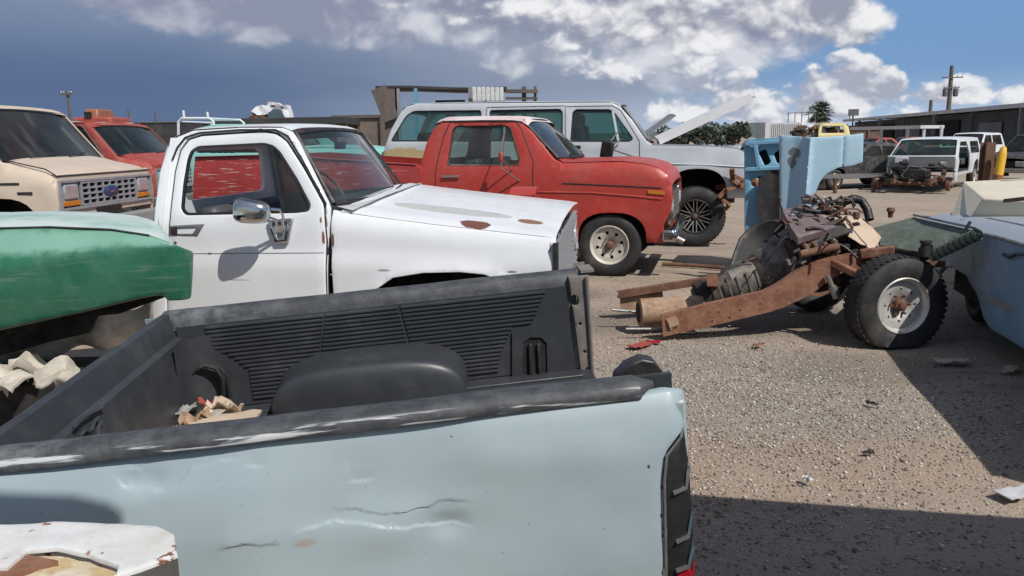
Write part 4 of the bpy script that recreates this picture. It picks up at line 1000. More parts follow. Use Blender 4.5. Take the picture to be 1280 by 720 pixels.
# ================================================================ a general vehicle body
def outline(top, zb, arches=(), front_x=None):
    """body side from a top line running rear -> front, closed along the sill with wheel arches (cx, r, height)"""
    pts = list(top); xr = top[0][0]; xf = top[-1][0] if front_x is None else front_x
    pts.append((xf, zb))
    for (cx, r, h) in sorted(arches, reverse=True):
        n = 14
        for i in range(n+1):
            t = math.pi*i/n; e = .75
            pts.append((cx+r*math.copysign(abs(math.cos(t))**e, math.cos(t)), zb+h*abs(math.sin(t))**e))
    pts.append((xr, zb)); return pts
def vehicle(name, label, cat, fr, WD, top, zb, arches=(), windows=(), col='red', belt=1.15, tumble=.14, ztop=1.75, roof=None, roofcol=None, hood=None, hoodcol=None, hoodpitch=0.0,
            deck=None, ws=None, wsglass='glassdusty', back=None, seams=(), wheels=(), group=None, glassmat='glassdark', res=.11, firewall=None, inside=True, crown=.03, crease=None, hood_lift=None, hood_roll=.09, hood_crown=.045, far=True, glasses=True, roof_edge=.012):
    root = tag(empty(name, fr.m), label, cat, group)
    xs = [0, zb, zb+.25, belt-.15, belt, ztop, ztop+.2]; ysv = [.05, .035, .0, .0, .02, .02+tumble, .02+tumble*1.1]
    if crease: xs = [0, zb, zb+.2, crease-.01, crease+.02, belt, ztop, ztop+.2]; ysv = [.05, .04, .012, .0, .02, .03, .03+tumble, .03+tumble*1.1]
    yw = interp(xs, ysv)
    ol = outline(top, zb, arches)
    hx0 = hood[0][0] if hood else 1e9; hx1 = hood[-1][0] if hood else 1e9
    hz = interp([p[0] for p in hood], [p[1] for p in hood]) if hood else None
    def f0(x, z):
        y = yw(z)
        for (cx, r, h) in arches:
            d = abs(math.hypot((x-cx)/r, (z-zb)/h)-1)*r; y -= .018*math.exp(-(d/.05)**2)
        if hz and hx0 <= x <= hx1+.02:
            d = hz(x)-z
            if d < .10: y += hood_roll*((.10-max(d, 0))/.10)**2
        if deck and deck[0][0]-.01 <= x <= deck[-1][0]:
            pass
        return (x, y, z)
    f1 = lambda x, z: (x, WD-f0(x, z)[1], z)
    for f, iw in ((f0, (0, 1, 0)), (f1, (0, -1, 0))):
        if f is f1 and not far: continue
        mb = MB(); mb.panel(rounded(ol, .01, 1), f, holes=list(windows), inward=iw, t=.03, res=res if f is f0 else res*2, roll=.012 if f is f0 else 0)
        sd = mb.build('side_panel', col, root, smooth=45)
        for w in windows if glasses else ():
            g = MB(); g.panel(w, lambda x, z, f=f, q=iw[1]: tuple(Vector(f(x, z))+Vector((0, .018*q, 0))), inward=iw, t=.004, res=.3); g.build('window_glass', glassmat, sd)
            if f is f0:
                t = MB(); ps = [Vector(f(x, z))+Vector((0, -.001, 0)) for x, z in w]; t.tube(ps+[ps[0]], .010, 4, caps=False); t.build('window_seal', 'black', sd)
        if f is f0: SIDE = sd
    for s_ in seams:     # door gaps: thin dark lines let into the skin
        mb = MB(); mb.tube([Vector(f0(x, z))+Vector((0, -.0005, 0)) for x, z in densify(s_+s_[::-1], .12)[:len(densify(s_+s_[::-1], .12))//2+1]], .006, 4); mb.build('door_gap', 'black', SIDE)
    if roof:
        mb = MB(); loft_top(mb, [(x, yw(z)+.004, z) for x, z in roof], [(x, WD-yw(z)-.004, z) for x, z in roof], crown=crown, edge=roof_edge, nv=12); mb.build('roof', roofcol or col, root, smooth=60)
    if hood:
        mb = MB(); loft_top(mb, [(x, hood_roll+.01, z-.002) for x, z in hood], [(x, WD-.01-hood_roll, z-.002) for x, z in hood], crown=hood_crown, edge=.012, nv=14, lift=hood_lift)
        ho = mb.build('hood', hoodcol or col, root, smooth=60)
    if deck:
        mb = MB(); loft_top(mb, [(x, .05, z-.003) for x, z in deck], [(x, WD-.05, z-.003) for x, z in deck], crown=.02, edge=.008, nv=8); mb.build('deck', col, root, smooth=60)
    if ws:
        (xb, zb_), (xt, zt) = ws; y0 = yw(zb_)+.05; y1 = yw(zt)+.06
        bow = lambda v: .10*(1-(2*v-1)**2)
        fn = lambda u, v: Vector((xb+bow(u), y0+(WD-2*y0)*u, zb_)).lerp(Vector((xt+bow(u)*.5, y1+(WD-2*y1)*u, zt+.02*(1-(2*u-1)**2))), v)
        if wsglass:
            mb = MB(); mb.grid(fn, 12, 6, thick=(-.004, 0, -.003)); mb.build('windscreen', wsglass, root)
        mb = MB(); lp = [fn(t, 0) for t in np.linspace(0, 1, 10)]+[fn(1, t) for t in np.linspace(.2, 1, 5)]+[fn(t, 1) for t in np.linspace(.9, 0, 10)]+[fn(0, t) for t in np.linspace(.8, 0, 5)]
        mb.tube(lp, .016, 6, caps=False); mb.build('windscreen_seal', 'black', root)
        if hood:
            mb = MB(); strip_between(mb, [fn(t, -.02) for t in np.linspace(0, 1, 9)], [(hx0+.03, .09+(WD-.18)*t, hood[0][1]+.03*(1-(2*t-1)**2)) for t in np.linspace(0, 1, 9)]); mb.build('cowl', col, root)
            mb = MB(); mb.tube([fn(.2, .02)+Vector((.02, 0, .02)), fn(.45, .10)+Vector((.02, 0, .02))], .008, 5); mb.tube([fn(.55, .02)+Vector((.02, 0, .02)), fn(.80, .10)+Vector((.02, 0, .02))], .008, 5); mb.build('wiper', 'black', root)
    if back:
        (xb, zb_), (xt, zt), wz0, wz1 = back; y1 = yw(zt)+.02
        f = lambda y, z: (xb+(xt-xb)*max(0, (z-belt))/(zt-belt), y, z)
        hl = [rounded([(.25, wz0), (WD-.25, wz0), (WD-.32, wz1), (.32, wz1)], .06)] if wz0 else []
        mb = MB(); mb.panel([(.04, zb_), (WD-.04, zb_), (WD-.04, belt), (WD-y1, zt), (y1, zt), (.04, belt)], f, holes=hl, inward=(1, 0, 0), t=.03, res=.2); mb.build('cab_back', col, root)
        for h in hl:
            g = MB(); g.panel(h, lambda y, z: tuple(Vector(f(y, z))+Vector((.015, 0, 0))), inward=(1, 0, 0), t=.004, res=.5); g.build('rear_glass', glassmat, root)
    for (cx, cz, R, W, r, kind, mats, rear) in wheels:
        make_wheel(root, (cx, W*.5+.01, cz), R, W, r, kind, mats, side=-1, lug=0.005 if R > .4 else 0)
        make_wheel(root, (cx, WD-W*.5-.01, cz), R, W, r, kind, mats, side=1, lug=0)
    for (cx, r, h) in arches:
        mb = MB(); n = 12
        A = [(cx-(r+.015)*math.cos(math.pi*i/n), .04, zb+(h+.02)*math.sin(math.pi*i/n)**.75) for i in range(n+1)]; B = [(x, .50, z) for x, y, z in A]
        strip_between(mb, A, B); mb.add([(cx-r-.05, .50, zb-.1), (cx+r+.05, .50, zb-.1), (cx+r+.05, .50, zb+h+.03), (cx-r-.05, .50, zb+h+.03)], [(0, 1, 2, 3)]); mb.build('wheel_house', 'dark', root)
    if inside:
        x0, x1, zz = inside
        mb = MB(); mb.box(((x0+x1)/2, WD/2, zb+.12), (x1-x0, WD-.12, .05)); mb.build('floor', 'dark', root)
        mb = MB(); mb.box((x0+(x1-x0)*.35, WD/2, (zb+zz)/2+.1), (.20, WD-.3, zz-zb-.05), Matrix.Rotation(RAD(-8), 3, 'Y')); mb.box((x0+(x1-x0)*.55, WD/2, zb+.35), (.5, WD-.3, .2)); mb.build('seat', 'seat', root, bevel=.04)
        mb = MB(); mb.box((x1-.12, WD/2, zz-.10), (.28, WD-.26, .2)); mb.build('dashboard', 'seat', root, bevel=.03)
        c = Vector((x1-.40, WD-.50, zz+.03)); mb = MB(); mb.tube([c+Vector((.08*math.sin(t)*-1, .19*math.cos(t), .17*math.sin(t))) for t in np.linspace(0, 2*math.pi, 20)], .011, 5, caps=False); mb.tube([c, c+Vector((.25, 0, -.15))], .02, 6); mb.bar(c-Vector((0, .19, 0)), c+Vector((0, .19, 0)), .012, .03); mb.build('steering_wheel', 'black', root)
    return root, SIDE, f0, yw
def flush(mb, poly, f, off=.006, t=.006, res=.05):
    mb.panel(poly, lambda x, z: tuple(Vector(f(x, z))+Vector((0, -off, 0))), t=t, res=res); return mb
# ================================================================ red pickup
def red_pickup():
    o = at_z(762, 346, 0); fr = Fr(o[0], o[1], -15.0); WD = 1.95
    P = lambda pts, y=.0: fr.ys(pts, y)
    top = P([(240, 196), (330, 193.5), (440, 201), (520, 206.5), (527.5, 207.5)])
    cab_r = P([(528, 207), (533, 180), (541, 161), (548, 155)], .10)
    cab_f = P([(652, 154.5), (664, 164), (694, 199)], .10)
    hood = P([(700, 203), (740, 202), (775, 201), (803, 204), (822, 209), (835, 218), (840, 232)])
    top = top+cab_r+P([(556, 153.5), (600, 152.5), (644, 152.5)], .12)+cab_f+hood+P([(841, 250), (838, 265), (829, 282), (832, 304)])
    zb = P([(820, 304)])[0][1]
    w = rounded(P([(562, 205), (565, 163), (569, 158), (630, 157), (637, 161), (650, 199), (648, 205)], .08), .015, 2)
    wc = fr.y(761, 307, .0); R = wc[1]
    ax = [fr.y(722, 300)[0], fr.y(808, 303)[0]]; acx, ar = sum(ax)/2, (ax[1]-ax[0])/2; ah = fr.y(760, 266)[1]-zb
    belt = fr.y(600, 207)[1]; ztop = fr.y(600, 147, .12)[1]
    M['roofpink'] = paint('sun bleached roof paint', (.66, .58, .58), (.58, .42, .42), rough=.5, dust=.1, scale=2)
    seam = [P([(545, 250), (547, 205), (553, 172), (560, 152.5), (643, 152), (650, 160), (667, 200), (668, 250)], .06)]
    rf = P([(540, 161), (545, 154), (553, 151), (600, 150), (640, 150), (652, 151.5), (660, 157)], .13)
    cowlx = fr.y(698, 202)[0]
    root, side, f, yw = vehicle('pickup_truck', 'red pickup with bleached roof and cream steel front wheel', 'pickup truck', fr, WD, top, zb, [(acx, ar, ah)], [w], 'red', belt, .13, ztop, rf, 'roofpink',
        hood, ws=((cowlx-.02, fr.y(695, 198)[1]), (fr.y(652, 152, .13)[0], fr.y(650, 150.5, .13)[1])), wsglass='glassdusty', back=((cab_r[0][0]+.03, zb+.2), (cab_r[-1][0]+.03, ztop-.02), belt+.08, ztop-.1), seams=seam,
        wheels=[(wc[0], R, R, .22, R*.60, 'steel8', ('tyre', 'rim'), 0), (wc[0]-3.3, R, R, .22, R*.6, 'steel8', ('tyre', 'rim'), 0)], glassmat='glass', inside=(cab_r[0][0]+.1, cowlx, belt), glasses=True, roof_edge=.05, crown=.02, hood_roll=.045, hood_crown=.03)
    # pale streaks run along the bed
    bo = P([(242, 300), (242, 198), (330, 195.5), (440, 203), (520, 208.5), (524, 209), (524, 300)])
    mb = MB(); flush(mb, bo, f, .012, .01, .12); mb.build('bed_side', 'redstreak', side)
    mb = MB(); br = P([(240, 196), (330, 193.5), (440, 201), (520, 206.5)]); strip_between(mb, [(x, .0, z+.004) for x, z in br], [(x, .12, z+.008) for x, z in br]); mb.build('bed_rail', 'red', root)
    # hood seam, lower crease, side mark
    a, b, c = P([(703, 229), (770, 232), (837, 235.5)]); mb = MB(); mb.tube([Vector(f(*q))+Vector((0, -.002, 0)) for q in densify([a, b, c, b], .1)[:14]], .007, 4); mb.build('hood_gap', 'black', side)
    mb = MB(); ps = densify(P([(672, 240), (740, 241), (800, 246), (836, 250), (800, 246), (740, 241)]), .1); ps = ps[:len(ps)//2]; mb.tube([Vector(f(*q))+Vector((0, -.0, 0)) for q in ps], .012, 6); mb.build('crease', 'red', side)
    mb = MB(); flush(mb, P([(809, 237.5), (831, 239), (831, 243.5), (810, 242)]), f, .012, .012); mb.build('marker_lamp', 'amber', side)
    # door handle, mirror on its struts, chrome drip strip
    mb = MB(); a, b = P([(553, 220.5), (575, 220)], .0); mb.bar((a[0], -.02, a[1]), (b[0], -.02, b[1]), .02, .028); mb.build('door_handle', 'chrome', side, bevel=.005)
    mb = MB(); ps = P([(562, 206), (650, 206)], .03); mb.bar((ps[0][0], .022, ps[0][1]), (ps[1][0], .022, ps[1][1]), .012, .015); mb.build('trim_strip', 'chrome', side)
    m0 = P([(640, 212), (650, 226), (629, 162)], .0); h = fr.y(626, 196, -.22)
    mb = MB(); mb.tube([(m0[2][0], .08, m0[2][1]), (h[0]-.01, -.20, h[1]+.08), (fr.y(626, 210, -.22)[0], -.22, fr.y(626, 210, -.22)[1]), (m0[1][0], .0, m0[1][1])], .009, 6); mb.tube([(h[0], -.21, h[1]-.02), (m0[0][0], 0, m0[0][1])], .008, 6); mb.build('mirror_arm', 'dullmetal', side)
    mb = MB(); mb.box((h[0], -.22, h[1]+.0), (.05, .10, .12), Matrix.Rotation(RAD(20), 3, 'Z')); mb.build('mirror_head', 'red', side, bevel=.02)
    a, b = P([(629, 158.5), (628, 206)], .06); mb = MB(); mb.bar((a[0], yw(a[1]), a[1]), (b[0], yw(b[1]), b[1]), .02, .02, up=(0, 1, 0)); mb.build('window_divider', 'dullmetal', side)
    # nose
    nx = fr.y(839, 255)[0]; zt = fr.y(840, 240)[1]; zl = fr.y(829, 283)[1]
    mb = MB(); mb.box((nx-.06, WD/2, (zt+zl)/2), (.08, WD-.10, zt-zl)); mb.build('grille_back', 'dark', root)
    mb = MB()
    for k in range(6): mb.bar((nx-.012, .35, zl+.06+k*(zt-zl-.1)/5), (nx-.012, WD-.35, zl+.06+k*(zt-zl-.1)/5), .025, .015)
    for y in np.linspace(.38, WD-.38, 12): mb.bar((nx-.018, y, zl+.03), (nx-.018, y, zt-.03), .012, .02)
    mb.build('grille', 'dullmetal', root)
    for y in (.20, WD-.20):
        mb = MB(); mb.box((nx-.025, y, (zt+zl)/2), (.05, .33, zt-zl-.02)); hb = mb.build('headlamp_bezel', 'chrome', root, bevel=.02)
        mb = MB(); mb.lathe([(.005, .035), (.07, .03), (.09, .02), (.10, .0)], (nx-.015, y, (zt+zl)/2+.03), 'x', 20); mb.build('headlamp', 'lampglass', hb)
    b0 = fr.y(832, 285); b1 = fr.y(832, 305); zc = (b0[1]+b1[1])/2
    mb = MB(); mb.box((nx+.035, WD/2, zc), (.08, WD+.02, .15)); mb.bar((nx-.10, -.0, zc), (nx+.05, -.0, zc), .05, .14); mb.build('bumper', 'chrome', root, bevel=.03)
    mb = MB(); mb.tube([(nx+.07, .10, zc-.04), (nx+.15, .10, zc-.08)], .04, 10); mb.build('tow_hook', 'dullmetal', root)
    mb = MB(); mb.box((nx-2.2, WD/2, zb+.05), (4.2, .9, .14)); mb.build('chassis', 'rustdark', root)
    mb = MB(); mb.box((nx-.6, WD/2, zb+.25), (1.0, 1.1, .5)); mb.build('engine_bay', 'dark', root)
    return fr
RED = red_pickup()
# ================================================================ lifted pale grey estate with its hood up
def suburban():
    o = at_z(872, 308, 0); fr = Fr(o[0], o[1], -9.0); WD = 1.95
    P = lambda pts, y=.0: fr.ys(pts, y)
    T = .15
    top = P([(474, 230), (477, 196)])+P([(489, 163), (500, 140), (507, 133)], .11)+P([(520, 129.5), (640, 128.5), (765, 128)], T)+P([(774, 132), (790, 150), (808, 176)], .10)
    hood = P([(815, 180.5), (860, 181), (900, 182.5), (922, 185), (932, 190)])
    top = top+hood+P([(936, 205), (936, 225), (931, 246)])
    zb = fr.y(900, 248)[1]
    ax = [fr.y(834, 246)[0], fr.y(909, 248)[0]]; acx, ar = sum(ax)/2, (ax[1]-ax[0])/2; ah = fr.y(870, 211)[1]-zb
    W1 = rounded(P([(490, 176), (507, 145), (516, 139), (600, 138), (602, 176)], .08), .03, 2)
    W2 = rounded(P([(612, 175.5), (612, 138), (699, 136.5), (702.5, 139), (703, 174), (700, 176)], .08), .03, 2)
    W3 = rounded(P([(714, 176), (716, 140), (720, 137), (762, 137), (768, 141), (791, 173), (788, 176)], .08), .03, 2)
    belt = 1.66; ztop = fr.y(640, 129, T)[1]
    rear_arch = (fr.y(872, 300)[0]-3.3, ar, ah)
    wc = fr.y(869, 271); R = fr.y(870, 271)[1]
    seams = [P([(606, 240), (606, 178), (607, 134), (706, 132), (707, 176), (704, 240)], .05), P([(707, 133), (766, 132), (776, 138), (799, 176), (801, 240)], .05)]
    rf = P([(499, 143), (504, 135), (515, 130), (560, 128.5), (640, 127.5), (720, 127), (762, 127), (772, 130), (778, 136)], T)
    cow = fr.y(812, 178)
    q = fr.y(505, 197)
    M['subside'] = paint('pale grey paint with ochre primer', (.50, .535, .57), (.45, .485, .52), rough=.36, dust=.1, coat=.2, spots=[(q[0], 0, q[1], .42, 0, .16, (.48, .38, .20), .6)])
    root, side, f, yw = vehicle('estate_wagon', 'lifted pale grey four-door wagon with black wheels and its hood propped up', 'estate car', fr, WD, top, zb, [(acx, ar, ah), rear_arch], [W1, W2, W3], 'subside', belt, .13, ztop, rf, 'silver', None,
        ws=((cow[0]-.02, cow[1]), (fr.y(777, 134, T)[0], fr.y(774, 132, T)[1])), wsglass='glassdusty', seams=seams,
        wheels=[(wc[0], R, R, .30, R*.56, 'mesh', ('tyre', 'black'), 0), (wc[0]-3.3, R, R, .30, R*.56, 'mesh', ('tyre', 'black'), 0)], glassmat='glassteal', inside=(top[1][0]+1.6, cow[0], belt), crease=zb+.55)
    for w_ in [c for c in root.children if c.name.startswith('wheel') and not c.name.startswith('wheel_house')]:
        pass
    xa = fr.y(640, 176)[0]; xb_ = fr.y(745, 176)[0]
    for xx, nm in ((xa, 'rear_seat'), (xb_-.25, 'front_seat')):
        for yy in (.5, WD-.5):
            mb = MB(); mb.box((xx, yy, belt-.15), (.16, .55, .75), Matrix.Rotation(RAD(-8), 3, 'Y')); mb.box((xx-.06, yy, belt+.32), (.09, .28, .18)); mb.build(nm, 'seat', root, bevel=.04)
    mb = MB(); mb.box((xa-1.2, WD/2, belt-.1), (.9, 1.2, .5)); mb.build('luggage', 'dark', root, bevel=.08)
    mb = MB(); mb.box((top[1][0]+.12, WD/2, (zb+belt)/2), (.05, WD-.1, belt-zb)); mb.build('tailgate', 'silver', root)
    # fender crease, door handle, mirror
    mb = MB(); ps = P([(802, 207), (840, 205), (880, 206), (934, 209)]); mb.tube([Vector(f(*p)) for p in ps], .012, 6); mb.build('crease', 'silver', side)
    mb = MB(); a, b = P([(707, 184), (726, 184)]); mb.bar((a[0], -.012, a[1]), (b[0], -.012, b[1]), .03, .055); mb.build('door_handle', 'black', side, bevel=.008)
    a, b = P([(766, 139), (773, 176)], .08); mb = MB(); mb.bar((a[0], yw(a[1]), a[1]), (b[0], yw(b[1]), b[1]), .035, .03, up=(0, 1, 0)); mb.build('window_divider', 'silver', side)
    h = fr.y(759, 187, -.28); a, b = P([(793, 196), (775, 180)])
    mb = MB(); mb.tube([(a[0], 0, a[1]), (h[0]+.03, -.26, h[1]+.02)], .016, 6); mb.tube([(b[0], 0, b[1]+.04), (h[0]+.02, -.26, h[1]+.06)], .012, 6); mb.tube([(fr.y(772, 165)[0], .05, fr.y(772, 165)[1]), (h[0]+.03, -.24, h[1]+.10)], .012, 6); mb.build('mirror_arm', 'dullmetal', side)
    mb = MB(); mb.box((h[0], -.28, h[1]), (.07, .21, .28), Matrix.Rotation(RAD(68), 3, 'Z') @ Matrix.Rotation(RAD(10), 3, 'X')); mb.build('mirror_head', 'black', side, bevel=.04)
    # hood raised from the cowl
    hx, hz = cow[0]+.10, fr.y(822, 173, .9)[1]
    tip = fr.y(933, 119.5, .95); ang = math.atan2(tip[1]-hz, tip[0]-hx); Lh = math.hypot(tip[1]-hz, tip[0]-hx)
    d = Vector((math.cos(ang), 0, math.sin(ang))); n = Vector((-math.sin(ang), 0, math.cos(ang))); B = Vector((hx, .12, hz))
    mb = MB(); mb.grid(lambda u, v: B+d*(Lh*u)+Vector((0, (WD-.24)*v, 0))+n*(.035*math.sin(math.pi*v)**.5-.05*max(0, (u-.9)/.1)**2), 14, 10, thick=-n*.03)
    for yy in (.11, WD-.13): mb.bar(B+d*.02+Vector((0, yy-.12, 0))-n*.045, B+d*(Lh*.97)+Vector((0, yy-.12, 0))-n*.045, .03, .13, up=n)
    mb.bar(B+d*Lh*.985+Vector((0, 0, 0))-n*.04, B+d*Lh*.985+Vector((0, WD-.24, 0))-n*.04, .05, .10, up=n)
    ho = mb.build('hood', 'white', root, smooth=50)
    mb = MB(); mb.box(B+d*(Lh*.86)+Vector((0, (WD-.24)/2, 0))-n*.055, (Lh*.22, WD-.35, .05), Matrix((d, Vector((0, 1, 0)), n)).transposed())
    mb.bar(B+d*(Lh*.1)+Vector((0, .15, 0))-n*.05, B+d*(Lh*.95)+Vector((0, .1, 0))-n*.05, .06, .05, up=n); mb.bar(B+d*(Lh*.1)+Vector((0, WD-.4, 0))-n*.05, B+d*(Lh*.95)+Vector((0, WD-.35, 0))-n*.05, .06, .05, up=n); mb.build('hood_brace', 'darkpaint', ho)
    mb = MB(); mb.tube([(hx+.45, .25, cow[1]-.05), tuple(B+d*.5+Vector((0, .1, 0)))], .012, 6); mb.build('hood_prop', 'rustdark', root)
    # engine bay, inner fenders, nose
    nx = top[-1][0]
    mb = MB(); mb.box((nx-.75, WD/2, zb+.3), (1.35, WD-1.0, .45)); mb.box((nx-.7, WD/2, zb+.62), (.5, .5, .25)); mb.build('engine_bay', 'grease', root, bevel=.03)
    mb = MB(); strip_between(mb, [(x, .02, z-.003) for x, z in hood], [(x, .26, z-.01) for x, z in hood]); strip_between(mb, [(x, WD-.02, z-.003) for x, z in hood], [(x, WD-.26, z-.01) for x, z in hood]); mb.build('fender_top', 'silver', root)
    mb = MB(); mb.box((nx-.02, WD/2, zb+.40), (.05, WD-.06, .62)); mb.build('grille', 'dullmetal', root)
    mb = MB(); mb.box((nx-2.6, .45, zb-.02), (5, .09, .16)); mb.box((nx-2.6, WD-.45, zb-.02), (5, .09, .16)); mb.tube([(wc[0], .1, R), (wc[0], WD-.1, R)], .06); mb.tube([(wc[0]-3.3, .1, R), (wc[0]-3.3, WD-.1, R)], .06); mb.build('chassis', 'rustdark', root)
    # torn rusty bumper bracket at the nose
    q = lambda px, py, y=-.1: (fr.y(px, py, y)[0], y, fr.y(px, py, y)[1])
    mb = MB()
    for pl, w in (([(898, 247), (908, 237), (925, 232), (940, 222)], .05), ([(915, 211), (916, 226), (925, 232)], .07), ([(925, 232), (946, 240), (958, 243)], .06), ([(936, 216), (943, 226), (948, 238)], .06), ([(903, 250), (912, 256), (906, 262)], .04), ([(918, 220), (936, 229)], .04)):
        for a, b in zip(pl[:-1], pl[1:]): mb.bar(q(*a), q(*b, y=-.02), w, .05)
    mb.panel(fr.ys([(928, 225), (942, 217), (950, 236), (934, 240)], -.08), lambda x, z: (x, -.09, z), t=.03, res=.1)
    mb.bar(q(925, 232, -.05), (fr.y(925, 232)[0]-.3, .4, fr.y(925, 236)[1]), .06, .08)
    mb.build('bumper_bracket', 'rust', root)
    return fr
SUB = suburban()
M['badgeblue'] = plain('blue enamel', (.02, .05, .16), rough=.3, bmp=0, dust=.2)
M['wood2'] = plain('bleached timber', (.24, .165, .12), rough=.9, scale=4)
M['plastic'] = plain('dirty cream plastic', (.50, .46, .38), rough=.6, dust=.5, scale=9, var=.4)
M['midblue2'] = paint('bright blue paint', (.15, .35, .49), (.18, .38, .51), rough=.4, dust=.12)
# ================================================================ vans on the left
def van(name, label, fr, col, lamps=True, badge=False, roofz=2.14, roofcol=None, spots=False, glass_='glassdusty'):
    WD = 2.0
    top = [(-4.6, .80), (-4.62, 1.5), (-4.5, 2.05), (-4.4, roofz-.02), (-2.5, roofz), (-1.06, roofz-.03), (-.98, roofz-.08), (-.58, 1.52), (-.40, 1.485), (-.12, 1.42), (-.02, 1.37), (.0, 1.30), (.0, 1.06), (-.02, .92)]
    hood = [(-.56, 1.53), (-.40, 1.485), (-.12, 1.42), (-.03, 1.375), (.0, 1.33)]
    rf = [(-4.55, 1.95), (-4.5, 2.05), (-4.4, roofz-.02), (-3.5, roofz), (-2.5, roofz), (-1.06, roofz-.03), (-.96, roofz-.09)]
    dw = rounded([(-1.85, 1.53), (-1.85, 1.98), (-1.12, 1.98), (-.80, 1.55)], .04, 2)
    root, side, f, yw = vehicle(name, label, 'van', fr, WD, top, .72, [(-.62, .42, .43), (-3.8, .42, .43)], [dw], col, 1.5, .10, roofz, rf, roofcol, hood, None, ws=((-.60, 1.53), (-1.00, roofz-.075)), wsglass=glass_,
        seams=[[(-1.95, .85), (-1.95, 2.02), (-1.10, 2.03), (-.70, 1.52), (-.72, .95)]], wheels=[(-.62, .38, .38, .22, .21, 'steel8', ('tyre', 'rim'), 0), (-3.8, .38, .38, .22, .21, 'steel8', ('tyre', 'rim'), 0)], inside=(-4.3, -.75, 1.45))
    mb = MB(); mb.box((-4.6, WD/2, 1.35), (.05, WD-.1, 1.2)); mb.build('rear_door', col, root)
    # face: painted header, grille frame, bars, headlamps, markers, valance, bumper
    mb = MB(); mb.box((-.035, WD/2, 1.345), (.07, WD-.12, .10)); mb.box((-.04, WD/2, .985), (.07, WD-.10, .10)); mb.build('header_panel', col, root, bevel=.015)
    mb = MB(); mb.box((-.06, WD/2, 1.16), (.06, WD-.2, .28)); mb.build('grille_back', 'dark', root)
    mb = MB()
    for z in np.linspace(1.045, 1.285, 5): mb.bar((0, .44, z), (0, WD-.44, z), .03, .022)
    for y in np.linspace(.44, WD-.44, 9): mb.bar((.002, y, 1.04), (.002, y, 1.29), .022, .028, up=(1, 0, 0))
    for z in (1.02, 1.31): mb.bar((.0, .06, z), (.0, WD-.06, z), .04, .025)
    for y in (.06, WD-.06): mb.bar((.001, y, 1.01), (.001, y, 1.32), .025, .04, up=(1, 0, 0))
    mb.build('grille', 'grillegrey', root)
    for y in (.25, WD-.25):
        mb = MB(); mb.box((-.02, y, 1.175), (.03, .33, .26)); hb = mb.build('lamp_surround', 'grillegrey', root, bevel=.01)
        mb = MB(); mb.box((.0, y, 1.20), (.03, .24, .155)); mb.build('headlamp', 'lampglass', hb, bevel=.02)
        mb = MB(); mb.box((.0, y, 1.075), (.02, .30, .05)); mb.build('marker_lamp', 'amber', hb, bevel=.005)
    if badge:
        mb = MB(); mb.lathe([(.002, .010), (.085, .008), (.10, .002), (.10, -.01)], (.02, WD/2, 1.165), 'x', 28); o = mb.build('badge', M['badgeblue'], root); o.scale = (1, 1, 1)
        for v in o.data.vertices: v.co.y = WD/2+(v.co.y-WD/2)*1.55; v.co.z = 1.165+(v.co.z-1.165)*.62
        cu = bpy.data.curves.new('badge_text', 'FONT'); cu.body = 'Ford'; cu.size = .10; cu.extrude = .002; cu.align_x = 'CENTER'; cu.align_y = 'CENTER'; cu.shear = .3
        tmp = bpy.data.objects.new('badge_text', cu); COL.objects.link(tmp); me = bpy.data.meshes.new_from_object(tmp.evaluated_get(bpy.context.evaluated_depsgraph_get())); bpy.data.objects.remove(tmp)
        me.materials.clear(); me.materials.append(M['chrome']); t = bpy.data.objects.new('badge_lettering', me); COL.objects.link(t); t.parent = o; t.location = (.032, WD/2, 1.165); t.rotation_euler = (math.pi/2, 0, math.pi/2)
        mb = MB(); mb.box((-.55, -.004, 1.30), (.34, .006, .022)); mb.box((-.33, -.006, 1.20), (.16, .006, .03)); mb.build('side_badge', 'black', side)
        mb = MB(); mb.tube([(-.58, .10, 1.545), (-.40, .08, 1.505), (-.12, .055, 1.445), (.0, .05, 1.37)], .007, 5); mb.tube([(.003, .05, 1.37), (.003, WD-.05, 1.37)], .008, 5); mb.build('hood_gap', 'black', root)
    mb = MB(); mb.box((.10, WD/2, .82), (.14, WD+.04, .16)); mb.bar((-.35, -.015, .82), (.08, -.015, .82), .05, .15); mb.build('bumper', 'grey' if badge else 'dullmetal', root, bevel=.03)
    mb = MB(); mb.box((.0, WD/2-.05, .945), (.03, .5, .09)); mb.build('licence_bracket', 'black', root)
    mb = MB(); mb.box((-2.3, WD/2, .62), (4.4, 1.0, .14)); mb.build('chassis', 'rustdark', root)
    if spots:
        for (x, y, sx, sy) in ((-1.5, .5, .3, .12), (-1.4, 1.1, .25, .2), (-1.6, 1.5, .2, .2), (-1.3, 1.75, .25, .1)):
            mb = MB(); mb.lathe([(.002, .035), (.5, .03), (.8, .018), (1.0, 0)], (0, 0, 0), 'z', 14); o = mb.build('peeled_patch', 'bare', root); o.location = (x, y, roofz+.005); o.scale = (sx*.5, sy*.7, .5)
    return root
o = at_y(71, 250, 8.3); van('tan_van', 'tan panel van with chrome grid grille and blue oval badge behind green fender', Fr(o[0], 8.3, -3.4), 'cream', badge=True)
o = at_y(170, 200, 12.3); van('red_van', 'weathered red van with peeling roof and green tinted windscreen behind tan van', Fr(o[0]+.25, 12.3, -4), 'redold', roofz=2.05, spots=True, glass_='glassteal')
